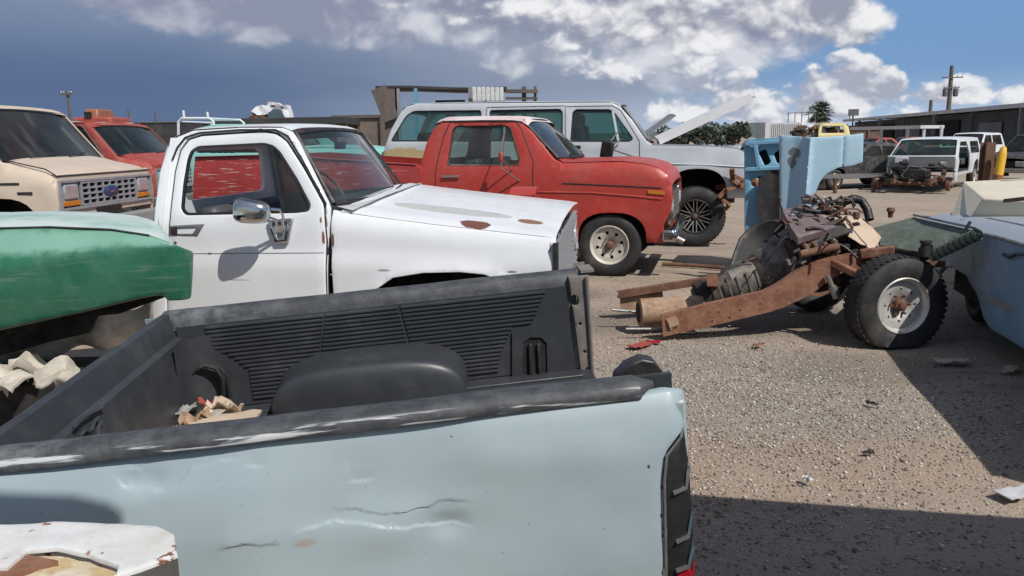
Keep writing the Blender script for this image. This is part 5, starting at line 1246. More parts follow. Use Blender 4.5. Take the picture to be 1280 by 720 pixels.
# ================================================================ teal pickup seen through the white cab
def teal_pickup():
    o = at_y(300, 230, 13.4); fr = Fr(o[0], 13.4, -8); WD = 1.8; P = lambda pts, y=.05: fr.ys(pts, y)
    top = P([(228, 200), (232, 185), (236, 168), (244, 160)])+P([(262, 156.5), (330, 156.5), (345, 158)], .1)+P([(376, 182)])+P([(400, 184), (440, 185), (468, 188), (474, 196)], 0)
    zb = .75
    w = rounded(P([(246, 190), (248, 166), (256, 163), (325, 163), (340, 166), (358, 190)]), .04, 2)
    hood = P([(378, 184), (400, 184), (440, 185), (468, 188), (474, 194)], 0)
    rf = P([(236, 168), (244, 160), (262, 156.5), (330, 156.5), (348, 160)], .12)
    nx = top[-1][0]
    root, side, f, yw = vehicle('teal_pickup', 'teal pickup with white pipe rack standing behind the red pickup bed', 'pickup truck', fr, WD, top, zb, [(nx-.75, .42, .42)], [w], 'teal', fr.y(300, 192)[1], .12, fr.y(300, 157)[1], rf, 'teal', hood,
        ws=((top[6][0]+.12, top[7][1]), (top[6][0]-.05, top[6][1]-.04)), back=((top[0][0]+.05, zb, ), (top[3][0], top[3][1]), fr.y(240, 186)[1], fr.y(240, 166)[1]), wheels=[(nx-.75, .36, .36, .2, .2, 'steel8', ('tyre', 'rim'), 0)], inside=(top[0][0]+.1, top[7][0], fr.y(300, 195)[1]))
    q = lambda px, py, y: (fr.y(px, py, y)[0], y, fr.y(px, py, y)[1])
    mb = MB()
    a = [q(223, 200, .3), q(223, 152, .3), q(227, 148, .3), q(262, 148, .3), q(267, 152, .3), q(267, 165, .3)]
    mb.tube(a, .022, 8); mb.tube([q(230, 148, .3), q(229, 138, .3)], .02, 6); mb.tube([q(260, 148, .3), q(259, 140, .3)], .02, 6)
    mb.tube([Vector(p)+Vector((0, 1.1, 0)) for p in a], .022, 8)
    for k in (1, 3): mb.tube([a[k], Vector(a[k])+Vector((0, 1.1, 0))], .018, 6)
    mb.build('pipe_rack', 'white', root)
    mb = MB(); mb.box((top[0][0]-1.2, WD/2, zb+.3), (2.3, WD, .55)); mb.build('bed', 'teal', root, bevel=.03)
    mb = MB(); mb.box((nx-2, WD/2, .6), (3.8, .9, .16)); mb.build('chassis', 'rustdark', root)
    make_wheel(root, (nx-3.6, .12, .36), .36, .2, .2, 'steel8'); make_wheel(root, (nx-3.6, WD-.12, .36), .36, .2, .2, 'steel8', side=1)
teal_pickup()
# ================================================================ green front wing with a chalky hood
def green_front():
    o = at_y(230, 330, 4.35); fr = Fr(o[0], 4.35, 14); P = lambda pts, y=0.: fr.ys(pts, y); WD = 1.75
    root = tag(empty('green_front_end', fr.m), 'green front wing and chalky white hood of a wheel-less wreck', 'car wreck')
    cr = P([(-120, 352), (0, 335), (60, 326), (130, 315), (190, 308), (236, 306)]); zc = interp([p[0] for p in cr], [p[1] for p in cr])
    def f(x, z):
        d = z-zc(x); y = .012*mnoise.noise(Vector((x*3, z*5, 3)))
        if d > 0: y += .9*d*min(1, d/.05)
        else: y += .10*min(0, d)**2*4+.0
        fx = fr.y(237, 340)[0]
        if x > fx-.07: y += (x-fx+.07)**2/.07*1.1
        return (x, y, z)
    tp = P([(-120, 284), (0, 286), (60, 284), (140, 286), (190, 292), (214, 299), (232, 308)], .12)
    ol = tp+P([(238, 318), (238, 345), (236, 377), (208, 378), (203, 371), (190, 371.5), (165, 377), (100, 393), (0, 415), (-60, 428), (-120, 440)])
    sp = [(*[fr.y(px, py)[0]], 0, fr.y(px, py)[1], rx, 0, rz, (.16, .34, .26), -1.0) for px, py, rx, rz in ((20, 305, .40, .075), (110, 300, .34, .06), (195, 300, .16, .04))]  # pale upper patches carry both chalking and sun on the slope as colour
    M['greenwing'] = paint('green paint with chalk and sunlight tint', (.012, .105, .055), (.028, .15, .09), rough=.30, dust=.10, dustcol=(.20, .31, .26), coat=.3, scale=1.2, spots=sp, streak=.12, chips=.1)
    mb = MB(); mb.panel(rounded(ol, .015, 2), f, t=.008, res=.035, roll=.007); mb.build('wing', 'greenwing', root, smooth=60)
    # inner arch, dark
    mb = MB(); mb.panel(P([(-120, 330), (190, 330), (205, 372), (150, 392), (122, 395), (112, 416), (60, 428), (0, 445), (-120, 470)], .30), lambda x, z: (x, .30, z), t=.05, res=.1); mb.build('inner_wing', 'dark', root)
    lo = P([(-120, 440), (0, 415), (100, 393), (165, 377), (203, 371)]); mb = MB(); strip_between(mb, [(x, .01, z+.012) for x, z in lo], [(x, .31, z+.05) for x, z in lo]); mb.build('arch_lip', 'black', root)
    # hood
    near = [(x, f(x, z)[1]-.004, z) for x, z in tp]
    near = near[:6]+[(near[5][0]+.02, near[5][1]+.06, near[5][2]-.025)]
    far = [(x-.40, WD-y, z-.03) for x, y, z in near]
    mb = MB(); loft_top(mb, near, far, crown=.045, edge=.012, nv=16, nu=24); mb.build('hood', 'greentop', root, smooth=60)
    ps = [(x, y-.004, z-.001) for x, y, z in near[:5]]; mb = MB(); mb.tube(ps, .006, 5); mb.build('hood_gap', 'black', root)
    fx = tp[-1][0]
    mb = MB(); mb.box((fx-.62, WD/2+.2, .95), (.06, WD-.7, .30)); mb.build('grille_panel', 'grey', root)
    mb = MB(); mb.box((fx-2.2, .55, .80), (2.2, .08, .14)); mb.box((fx-2.2, WD-.5, .80), (2.2, .08, .14)); mb.build('chassis', 'rustdark', root)
    for yy in (.55, WD-.5):
        mb = MB(); mb.lathe([(.13, 0), (.12, .2), (.10, .74)], (fx-1.9, yy, 0), 'z', 12); mb.build('stand', 'rustdark', root)
        mb = MB(); mb.lathe([(.13, 0), (.12, .2), (.10, .74)], (fx-2.9, yy, 0), 'z', 12); mb.build('stand', 'rustdark', root)
green_front()
# ================================================================ things on the dirt under it
def plank(px, py, dx, rot, L, label):
    p = at_z(px, py, .03); mb = MB(); mb.box((0, 0, 0), (L, .11, .035)); mb.box((L*.46, 0, .02), (.02, .10, .012)); mb.box((-L*.44, .0, .02), (.02, .10, .012))
    o = mb.build('timber_plank', 'wood2', None, bevel=.004, loc=p+np.array([0, 0, dx]), rot=(0, RAD(2), RAD(rot))); tag(o, label, 'plank', 'planks lying beyond the pickup bed')
plank(140, 406, 0, 8, .9, 'longest grey brown plank lying on dirt under the green wing')
plank(158, 402, .05, 14, .75, 'bleached plank crossing on top of the other planks')
plank(150, 412, 0, 4, .6, 'short plank nearest to the pickup bed front')
plank(170, 398, .02, 22, .7, 'tilted plank end nearest to the white pickup cab')
def rubble():
    o = at_z(36, 452, .50); root = tag(empty('broken_bumper', loc=o), 'broken cream plastic bumper lying under the green wing', 'car part')
    rn = random.Random(2); mb = MB()
    def fn(u, v):
        x = -.75+1.15*u; t = -1.1+2.3*v; n = mnoise.noise(Vector((x*7, t*2, 1)))
        r = .13+.035*math.sin(u*26)+.02*n
        return (x, .25*u*u+.30*u+r*math.cos(t)*-1, .10+.10*u+r*math.sin(t)*.9+.03*n)
    mb.grid(lambda u, v: Vector(fn(u, v))-Vector((0, -.22, .12)), 60, 14, thick=(0, .02, -.01)); mb.build('bumper_skin', 'plastic', root)
    mb = MB(); mb.box((-.25, .25, -.30), (.9, .5, .40)); mb.build('bumper_core', 'dark', root, bevel=.04)
    for k in range(11):
        p = Vector(at_z(rn.uniform(-20, 84), rn.uniform(432, 486), rn.uniform(.40, .52)))-Vector(o); w, h = rn.uniform(.10, .22), rn.uniform(.06, .13); sd = rn.random()*9
        mb = MB(); mb.grid(lambda u, v: ((u-.5)*w+.02*mnoise.noise(Vector((v*4, u*3, sd))), (v-.5)*h*1.3, .07*mnoise.noise(Vector((u*2.5, v*2.5, sd)))+.05*math.sin(u*3)), 8, 6, thick=(0, 0, -.012)); ob = mb.build('bumper_shard', 'plastic', root, smooth=40); ob.location = p; ob.rotation_euler = (rn.uniform(.1, .7), rn.uniform(-.3, .3), rn.uniform(-.7, .7))
rubble()
# ================================================================ blue panels on end
def blue_panels():
    o = at_y(1010, 250, 8.6); fr = Fr(o[0], 8.6, -6); P = lambda pts, y=0.: fr.ys(pts, y)
    root = tag(empty('blue_fender', fr.m), 'light blue truck wing stood on end beside the bare engine', 'car part')
    xr = fr.y(1008, 210)[0]; x2 = fr.y(1054, 190)[0]
    def f(x, z):
        rx = xr+.03*(z-1.2)
        y = .004*mnoise.noise(Vector((x*4, z*4, 2)))
        if x < rx: y += .75*(rx-x)+.0
        y += .012*math.exp(-((x-x2)/.012)**2)
        if x < rx-.12: y -= .35*(rx-.12-x)
        y += -.05*math.exp(-((x-rx)/.03)**2)
        return (x, y, z)
    ol = P([(975, 169)], .15)+P([(1014, 171.5), (1040, 171), (1060, 169), (1080, 166.5), (1079, 203), (1066, 207.5), (1047, 210.5), (1033, 218), (1025, 228), (1021, 238), (1019, 250), (1016, 300), (1014, 345)])+P([(975, 345)], .15)
    q = fr.y(992, 196, .1); M['bluechip'] = paint('light blue paint with a bare patch', (.33, .50, .60), (.38, .54, .63), rough=.4, dust=.05, spots=[(q[0], 0, q[1]+.04, .052, 0, .060, (.17, .18, .19), 2.2), (q[0]-.015, 0, q[1]-.06, .045, 0, .080, (.16, .17, .18), 2.2)])
    mb = MB(); mb.panel(rounded(ol, .012, 2), f, t=.025, res=.04, roll=.012, extra=[(xr+.03*(z-1.2)+o_, z) for z in np.arange(0.05, 1.75, .03) for o_ in (-.15, -.12, -.09, -.06, -.03, -.015, 0, .015, .03, .06)]+[(x2+o_, z) for z in np.arange(.9, 1.75, .03) for o_ in (-.024, -.012, 0, .012, .024)]); mb.build('wing_skin', 'bluechip', root, smooth=40)
    ar = P([(1079, 203), (1066, 207.5), (1047, 210.5), (1033, 218), (1025, 228), (1021, 238), (1019, 250), (1016, 300)]); mb = MB(); strip_between(mb, [(x, .0, z) for x, z in ar], [(x+.01, .22, z-.01) for x, z in ar]); mb.build('arch_lip', 'black', root)
    mb = MB(); mb.bar((xr, .35, .0), (xr, .30, 1.5), .05, .05); mb.bar((xr-.1, .9, 0), (xr, .3, 1.4), .04, .04); mb.build('prop', 'rustdark', root)
    # cab shell of the same blue behind
    o = at_y(950, 250, 9.9); f2 = Fr(o[0], 9.9, -20); Q = lambda pts: f2.ys(pts, 0)
    r2 = tag(empty('blue_cab_shell', f2.m), 'bright blue stripped cab shell between grey wagon and light blue wing', 'car part')
    mb = MB(); mb.panel(Q([(931, 330), (930, 184), (936, 174), (985, 171), (985, 330)]), lambda x, z: (x, .05*mnoise.noise(Vector((x*5, z*5, 0))), z), holes=[rounded(Q([(948, 190), (957, 186), (964, 203), (956, 208)]), .03, 3), rounded(Q([(967, 192), (975, 187), (978, 206), (971, 204)]), .03, 3), rounded(Q([(938, 226), (950, 220), (958, 222), (952, 233), (940, 234)]), .03, 3)], t=.06, res=.06, roll=.01); mb.build('door_inner', 'midblue2', r2)
    mb = MB()
    for a, b in (((931, 180), (985, 176)), ((944, 180), (949, 212)), ((931, 212), (985, 209))):
        A, B = Q([a, b]); mb.bar((A[0], -.03, A[1]), (B[0], -.03, B[1]), .05, .05)
    mb.build('brace', 'midblue2', r2, bevel=.01)
    mb = MB(); mb.box((Q([(958, 200)])[0][0]+.12, .35, .80), (.42, .5, 1.4)); mb.build('cab_inside', 'dark', r2)
    mb = MB(); mb.panel(Q([(950, 222), (965, 212), (978, 214), (978, 300), (958, 300), (947, 262)]), lambda x, z: (x, -.12+.1*math.sin(x*8), z), t=.03, res=.08); mb.build('rubber_flap', 'black', r2)
    mb = MB(); mb.panel(Q([(932, 252), (946, 240), (956, 250), (950, 330), (932, 330)]), lambda x, z: (x, -.06, z), t=.03, res=.1); mb.build('lower_panel', 'carblue', r2)
blue_panels()
# ================================================================ bare chassis with engine and flat tyre
def chassis():
    o = at_z(1115, 434, 0); fr = Fr(o[0], o[1], 3.0); P = lambda pts, y=0.: fr.ys(pts, y)
    root = tag(empty('bare_chassis', fr.m), 'rusty bare truck chassis with greasy engine and a flat front tyre', 'chassis')
    q = lambda px, py, y: Vector((fr.y(px, py, y)[0], y, fr.y(px, py, y)[1]))
    # near rail: C channel
    rt = [(827, 396), (900, 378), (955, 366), (975, 356), (1000, 338), (1020, 328), (1040, 322), (1075, 318), (1110, 312)]
    rb = [(829, 421), (900, 405), (962, 390), (985, 382), (1015, 367), (1038, 350), (1055, 340), (1080, 336), (1112, 330)]
    def rail(rt, rb, y, name, mat, extra_holes=()):
        T, B = P(rt, y), P(rb, y); ol = T+B[::-1]
        mb = MB(); mb.panel(ol, lambda x, z: (x, y+.004*mnoise.noise(Vector((x*9, z*9, 1))), z), holes=[ring(fr.y(*h, y), .010, 8) for h in extra_holes], t=.012, res=.06)
        strip = MB()
        for row in (T, B): mb.grid(lambda u, v, row=row: (np.interp(u, np.linspace(0, 1, len(row)), [p[0] for p in row]), y+.07*v, np.interp(u, np.linspace(0, 1, len(row)), [p[1] for p in row])), 20, 2, thick=(0, 0, .008))
        return mb.build(name, mat, root)
    rail(rt, rb, .40, 'frame_rail', 'rust', [(898, 390), (890, 402), (912, 397), (925, 388), (912, 384), (950, 380)])
    rail([(773, 366), (830, 357), (892, 347), (960, 336), (1040, 318), (1100, 310)], [(773, 373), (830, 364), (892, 354), (960, 352), (1040, 338), (1100, 328)], 1.25, 'frame_rail', 'rustdark')
    mb = MB(); mb.panel(P([(775, 372), (828, 364), (830, 380), (776, 392)], 1.30), lambda x, z: (x, 1.30, z), t=.01, res=.1); mb.build('rail_flange', 'rusttan', root)
    mb = MB(); mb.bar(q(836, 406, .385), q(848, 402, .385), .02, .05); mb.panel(P([(833, 399), (845, 395), (849, 405), (838, 413)], .385), lambda x, z: (x, .385, z), t=.01, res=.1); mb.build('bracket', 'rusttan', root)
    mb = MB(); mb.bar(q(890, 350, .45), q(893, 356, 1.25), .08, .10); mb.bar(q(985, 372, .45), q(990, 352, 1.25), .10, .10); mb.build('crossmember', 'rust', root)
    # drum of exhaust / propshaft, thin rod
    mb = MB(); a, b = q(798, 391, .72), q(877, 386, .72); d = (b-a)
    mb.tube([a, a+d*.02, a+d*.03, b], [.112, .130, .122, .122], 24); mb.build('prop_shaft', 'rusttan', root, smooth=50)
    mb = MB(); mb.tube([a-Vector((.004, 0, 0)), a+d*.02], .085, 20); mb.build('shaft_mouth', 'dark', root)
    mb = MB(); mb.tube([q(782, 411, .5), q(835, 411, .5)], .012, 8); mb.build('brake_pipe', 'dullmetal', root); mb = MB(); mb.tube([q(765, 387, .9), q(800, 390, .9)], .014, 8); mb.build('brake_pipe', 'dullmetal', root)
    # gearbox and bell housing
    g0, g1 = q(868, 372, .80), q(1000, 322, .80); ax = (g1-g0); L = ax.length; dr = ax.normalized()
    prof = [(0, .075), (.03, .085), (.03, .115), (.10, .12), (.14, .10), (.30, .12), (.33, .15), (.52, .155), (.56, .14), (.62, .17), (.80, .235), (.98, .27), (1.0, .27)]
    Mx = Matrix((dr, Vector((0, 1, 0)), dr.cross(Vector((0, 1, 0))))).transposed()
    def body(lo, hi, mat, name, squ=.75):
        pr = [(t, r) for t, r in prof if lo <= t <= hi]; mb = MB(); vs = []; n = 26
        for t, r in pr:
            for k in range(n):
                a_ = 2*math.pi*k/n; e = squ; yy = math.copysign(abs(math.cos(a_))**e, math.cos(a_))*r; zz = math.copysign(abs(math.sin(a_))**e, math.sin(a_))*r
                w = 1+.03*mnoise.noise(Vector((t*9, a_*2, 4)))
                vs.append(g0+Mx @ Vector((t*L, yy*w, zz*w)))
        m = len(pr); fs = [(i*n+k, i*n+(k+1) % n, (i+1)*n+(k+1) % n, (i+1)*n+k) for i in range(m-1) for k in range(n)]+[tuple(range(n)), tuple((m-1)*n+k for k in range(n-1, -1, -1))]
        mb.add(vs, fs)
        return mb
    body(0, .14, 'grease', 'tail_housing').build('tail_housing', 'grease', root, smooth=50)
    mb = body(.14, .62, 'gearbox', 'gearbox')
    for k in range(5): mb.box(g0+Mx @ Vector((L*(.2+.085*k), -.155, .0)), (.012, .012, .18), Mx)
    for k in range(8): mb.box(g0+Mx @ Vector((L*(.34+.025*k), -.12, -.14)), (.02, .02, .03), Mx)
    mb.build('gearbox', 'gearbox', root, smooth=45)
    mb = body(.56, 1.0, 'gearbox', 'bell_housing')
    for k in range(12):
        t = 2*math.pi*k/12; mb.box(g0+Mx @ Vector((L*.99, .27*math.cos(t), .27*math.sin(t))), (.04, .035, .035), Mx)
    mb.build('bell_housing', 'gearbox', root, smooth=45)
    # engine block with heads, covers, manifold and accessories
    c = q(1030, 312, .80); R3 = Mx
    def bx(px, py, y, d, mat, name, rot=None, bev=.012): return MB().box(q(px, py, y), d, rot or R3).build(name, mat, root, bevel=bev)
    bx(1032, 312, .80, (.55, .40, .36), 'grease', 'engine_block')
    bx(1020, 300, .56, (.50, .16, .16), 'grease', 'cylinder_head', R3 @ Matrix.Rotation(RAD(-40), 3, 'X'))
    bx(1035, 290, 1.04, (.50, .16, .16), 'grease', 'cylinder_head', R3 @ Matrix.Rotation(RAD(40), 3, 'X'))
    # mauve cover, cardboard
    cov = [q(977, 261, .85), q(1010, 256, .95), q(1046, 282, .50), q(998, 297, .40), q(988, 282, .45)]
    mb = MB(); mb.add(cov+[p-Vector((0, -.02, .07)) for p in cov], [(0, 1, 2, 3, 4), (9, 8, 7, 6, 5)]+[(i, (i+1) % 5, 5+(i+1) % 5, 5+i) for i in range(5)]); mb.build('engine_cover', 'purple', root, bevel=.012)
    k = [(1051, 271), (1066, 270), (1081, 272), (1092, 284), (1099, 296), (1081, 311), (1070, 303), (1060, 297), (1047, 289)]
    def cfn(x, z): return (x, .52+.9*(z-fr.y(1070, 290, .52)[1])+.03*mnoise.noise(Vector((x*6, z*6, 3))), z)
    co_ = fr.ys([(1051, 271), (1066, 270.5), (1081, 272), (1092, 284), (1099, 296), (1091, 303), (1081, 311), (1075, 305), (1070, 304), (1064, 299), (1060, 297), (1053, 292), (1047, 289), (1050, 280)], .52)
    mb = MB(); mb.panel(co_, cfn, t=.010, res=.04); crd = mb.build('cardboard_sheet', 'card', None, smooth=25); crd.matrix_world = fr.m
    tag(crd, 'torn tan cardboard sheet lying on the greasy engine', 'cardboard')
    rn = random.Random(11)
    # accessories: carburettor, alternator, pulleys
    for (px, py, y, r, h, ax_, mt) in ((1022, 283, .80, .07, .07, 'z', 'dullmetal'), (1075, 318, .62, .09, .04, 'x', 'rustdark'), (1082, 300, .80, .08, .05, 'x', 'grease'), (1070, 332, .80, .10, .04, 'x', 'rustdark'), (1000, 308, .52, .05, .16, 'x', 'grease'), (1016, 250, 1.3, .05, .08, 'z', 'dullmetal')):
        mb = MB(); mb.lathe([(.004, -h/2), (r*.8, -h/2), (r, -h*.35), (r, h*.35), (r*.7, h/2), (.004, h/2)], q(px, py, y), ax_, 18); mb.build('accessory', mt, root, smooth=40)
    # exhaust manifold
    mb = MB()
    for i in range(4):
        a = q(1002+12*i, 304-1*i, .50); mb.tube([a, a+Vector((.01, -.07, -.02)), a+Vector((.03, -.08, -.09))], .024, 8)
    a = q(1000, 318, .40); b = q(1048, 308, .40); mb.tube([a, b], .032, 10); mb.build('exhaust_manifold', 'rustdark', root, smooth=50)
    # hoses and wires
    for i in range(46):
        px, py = rn.uniform(982, 1080), rn.uniform(268, 318); y = rn.uniform(.42, 1.0); p = q(px, py, y); pts = [p]; d = Vector((rn.uniform(-1, 1), rn.uniform(-.6, .6), rn.uniform(-.1, .9))).normalized()
        for s_ in range(rn.randint(3, 6)):
            d = (d+Vector((rn.uniform(-.6, .6), rn.uniform(-.5, .5), rn.uniform(-.9, .15)))).normalized(); p = p+d*.06; pts.append(p)
        mb = MB(); mb.tube(pts, rn.choice([.006, .008, .011, .015]), 6); mb.build('hose', rn.choice(['black', 'black', 'grease', 'dullmetal', 'rustdark']), root, smooth=60)
    for i in range(40):
        px, py = rn.uniform(985, 1080), rn.uniform(268, 335); p = q(px, py, rn.uniform(.42, .72)); mb = MB(); mb.box(p, (rn.uniform(.02, .07), .05, rn.uniform(.015, .06)), Matrix.Rotation(rn.uniform(0, 3), 3, 'Y')); mb.build('bracket', rn.choice(['grease', 'rustdark', 'gearbox', 'dullmetal']), root, bevel=.004)
    for i in range(30):
        px, py = rn.uniform(1000, 1052), rn.uniform(247, 270); p = q(px, py, rn.uniform(.6, 1.0)); mb = MB()
        if i % 2: mb.box(p, (rn.uniform(.02, .09), rn.uniform(.03, .09), rn.uniform(.015, .05)), Matrix.Rotation(rn.uniform(0, 3), 3, 'Z') @ Matrix.Rotation(rn.uniform(-.8, .8), 3, 'Y')); mb.build('bracket', rn.choice(['grease', 'rustdark', 'gearbox', 'dullmetal', 'black']), root, bevel=.004)
        else: mb.tube([p, p+Vector((.03, 0, rn.uniform(.0, .06))), p+Vector((.08, -.02, rn.uniform(-.02, .05))), p+Vector((.12, 0, -.04))], rn.choice([.008, .012, .016]), 6); mb.build('hose', rn.choice(['black', 'grease', 'rustdark']), root, smooth=60)
    hp = [q(1046, 262, 1.0), q(1056, 252, 1.0), q(1067, 248, 1.0), q(1077, 251, 1.0), q(1084, 262, .95), q(1087, 274, .9)]
    mb = MB(); mb.tube(hp, .032, 10)
    for t in range(22):
        s_ = t/21*(len(hp)-1); i = min(int(s_), len(hp)-2); p = hp[i].lerp(hp[i+1], s_-i); d = (hp[i+1]-hp[i]).normalized(); mb.tube([p-d*.006, p+d*.006], .037, 10)
    mb.build('air_hose', 'black', root, smooth=60)
    for (pl, r) in (([(1012, 262), (1020, 252), (1028, 250), (1034, 258), (1044, 262)], .010), ([(1020, 258), (1026, 246), (1033, 247), (1036, 256)], .008), ([(1005, 262), (1030, 266), (1046, 264)], .018), ([(968, 276), (980, 279), (990, 284)], .009), ([(966, 290), (976, 298), (990, 298)], .009), ([(1062, 290), (1050, 305), (1036, 318)], .012), ([(1048, 292), (1064, 303), (1075, 318)], .01)):
        mb = MB(); mb.tube([q(a, b, .75) for a, b in pl], r, 7); mb.build('hose', rn.choice(['black', 'grease', 'dullmetal']), root, smooth=60)
    # far side black splash guard
    sg = [(905, 338), (916, 318), (928, 299), (944, 286), (964, 277), (984, 274), (990, 300), (960, 313), (940, 330), (922, 340)]
    mb = MB(); mb.panel(P(sg, 1.45), lambda x, z: (x, 1.45+.12*math.sin(x*3+z*4), z), t=.012, res=.06, roll=.01); mb.build('splash_guard', 'black', root, smooth=60)
    for i in range(22):
        t = rn.uniform(.15, .95); a_ = rn.uniform(-2.6, -.2); r_ = np.interp(t, [p[0] for p in prof], [p[1] for p in prof]); c_ = g0+Mx @ Vector((t*L, r_*math.cos(a_)*1.02, -r_*math.sin(a_)*1.0 if i % 3 else r_*math.sin(a_)*.8)); mb = MB()
        if i % 2: mb.box(c_, (rn.uniform(.02, .08), rn.uniform(.02, .05), rn.uniform(.02, .06)), Mx @ Matrix.Rotation(rn.uniform(0, 3), 3, 'X')); mb.build('bracket', rn.choice(['grease', 'rustdark', 'gearbox']), root, bevel=.004)
        else: mb.tube([c_, c_+Vector((.05, -.03, .03)), c_+Vector((.13, -.04, rn.uniform(-.05, .06))), c_+Vector((.22, rn.uniform(-.05, .05), rn.uniform(-.08, .08)))], rn.choice([.006, .009, .013]), 6); mb.build('hose', rn.choice(['black', 'grease', 'rustdark']), root, smooth=60)
    # upper arm, shock absorber, knuckle bits around the wheel
    mb = MB(); mb.bar(q(1040, 328, .42), q(1075, 345, .25), .06, .06); mb.bar(q(1075, 318, .40), q(1118, 313, .30), .07, .08); mb.bar(q(1098, 312, .40), q(1110, 330, .25), .06, .06); mb.build('control_arm', 'rust', root, bevel=.01)
    mb = MB(); a, b = q(1034, 344, .36), q(1046, 372, .34); mb.tube([a, a.lerp(b, .55)], .022, 10); mb.tube([a.lerp(b, .5), b], .034, 12); mb.build('shock_absorber', 'dullmetal', root)
    mb = MB(); mb.tube([q(1100, 350, .30), q(1100, 350, 1.5)], .05, 10); mb.build('axle', 'rustdark', root)
    # front support panel with ribbed tube, cap, fastener
    pc = [(1092, 284, .80), (1143, 271, .95), (1219, 288, -.22), (1188, 307, -.10), (1160, 318, .05), (1100, 306, .42)]
    pv = [q(a, b, y) for a, b, y in pc]
    mb = MB(); mb.add(pv+[p-Vector((0, 0, .03)) for p in pv], [tuple(range(6)), tuple(range(11, 5, -1))]+[(i, (i+1) % 6, 6+(i+1) % 6, 6+i) for i in range(6)]); mb.build('radiator_panel', 'olive', root, bevel=.006)
    mb = MB(); a, b = q(1164, 320, .03), q(1226, 291, -.27); n = 9
    for i in range(n): p0 = a.lerp(b, i/n); p1 = a.lerp(b, (i+.62)/n); p2 = a.lerp(b, (i+1)/n); mb.tube([p0, p1], .048, 12); mb.tube([p1, p2], .036, 12)
    mb.build('ribbed_tube', 'olive', root, smooth=40)
    mb = MB(); mb.tube([q(1142, 270, .95)+Vector((0, 0, .01)), q(1219, 287, -.22)+Vector((0, 0, .01))], .010, 6); mb.build('panel_edge', 'dullmetal', root)
    mb = MB(); mb.lathe([(.05, 0), (.05, .06), (.035, .06), (.035, .10), (.045, .10), (.045, .12), (.002, .12)], q(1156, 320, .05), 'z', 14); mb.build('filler_cap', 'grease', root)
    mb = MB(); mb.tube([q(1163, 298, .2), q(1167, 290, .2), q(1168, 305, .15)], .008, 6); mb.tube([q(1207, 287, -.15), q(1213, 277, -.15)], .012, 6); mb.tube([q(1218, 286, -.25), q(1226, 290, -.3), q(1229, 296, -.3)], .010, 6); mb.build('hook', 'black', root)
    mb = MB(); mb.bar(q(1100, 311, .42), q(1160, 321, .05), .05, .06); mb.build('panel_lip', 'grease', root, bevel=.01)
    mb = MB(); mb.lathe([(.02, 0), (.025, .05), (.04, .06), (.03, .09)], q(1113, 272, 1.1), 'z', 10); mb.build('mount_stud', 'rustdark', root)
    mb = MB(); mb.bar(q(1100, 325, .60), q(1160, 325, .60), .5, .05); mb.bar(q(1130, 318, .6), q(1130, 350, .6), .06, .06); mb.build('radiator_support', 'rustdark', root)
    # wheels: flat near one, far one
    w0 = fr.y(1118, 392, .12); Rw = .385
    make_wheel(root, (w0[0], .12, .325), Rw, .245, .215, 'slot', ('tyre', 'rimsteel'), side=-1, steer=6, flat=.065, hub='rustdark', lug=.0035)
    make_wheel(root, (w0[0]-.05, 1.50, .36), .37, .24, .215, 'slot', ('tyre', 'rustdark'), side=1, steer=4, lug=0)
    return fr
CH = chassis()
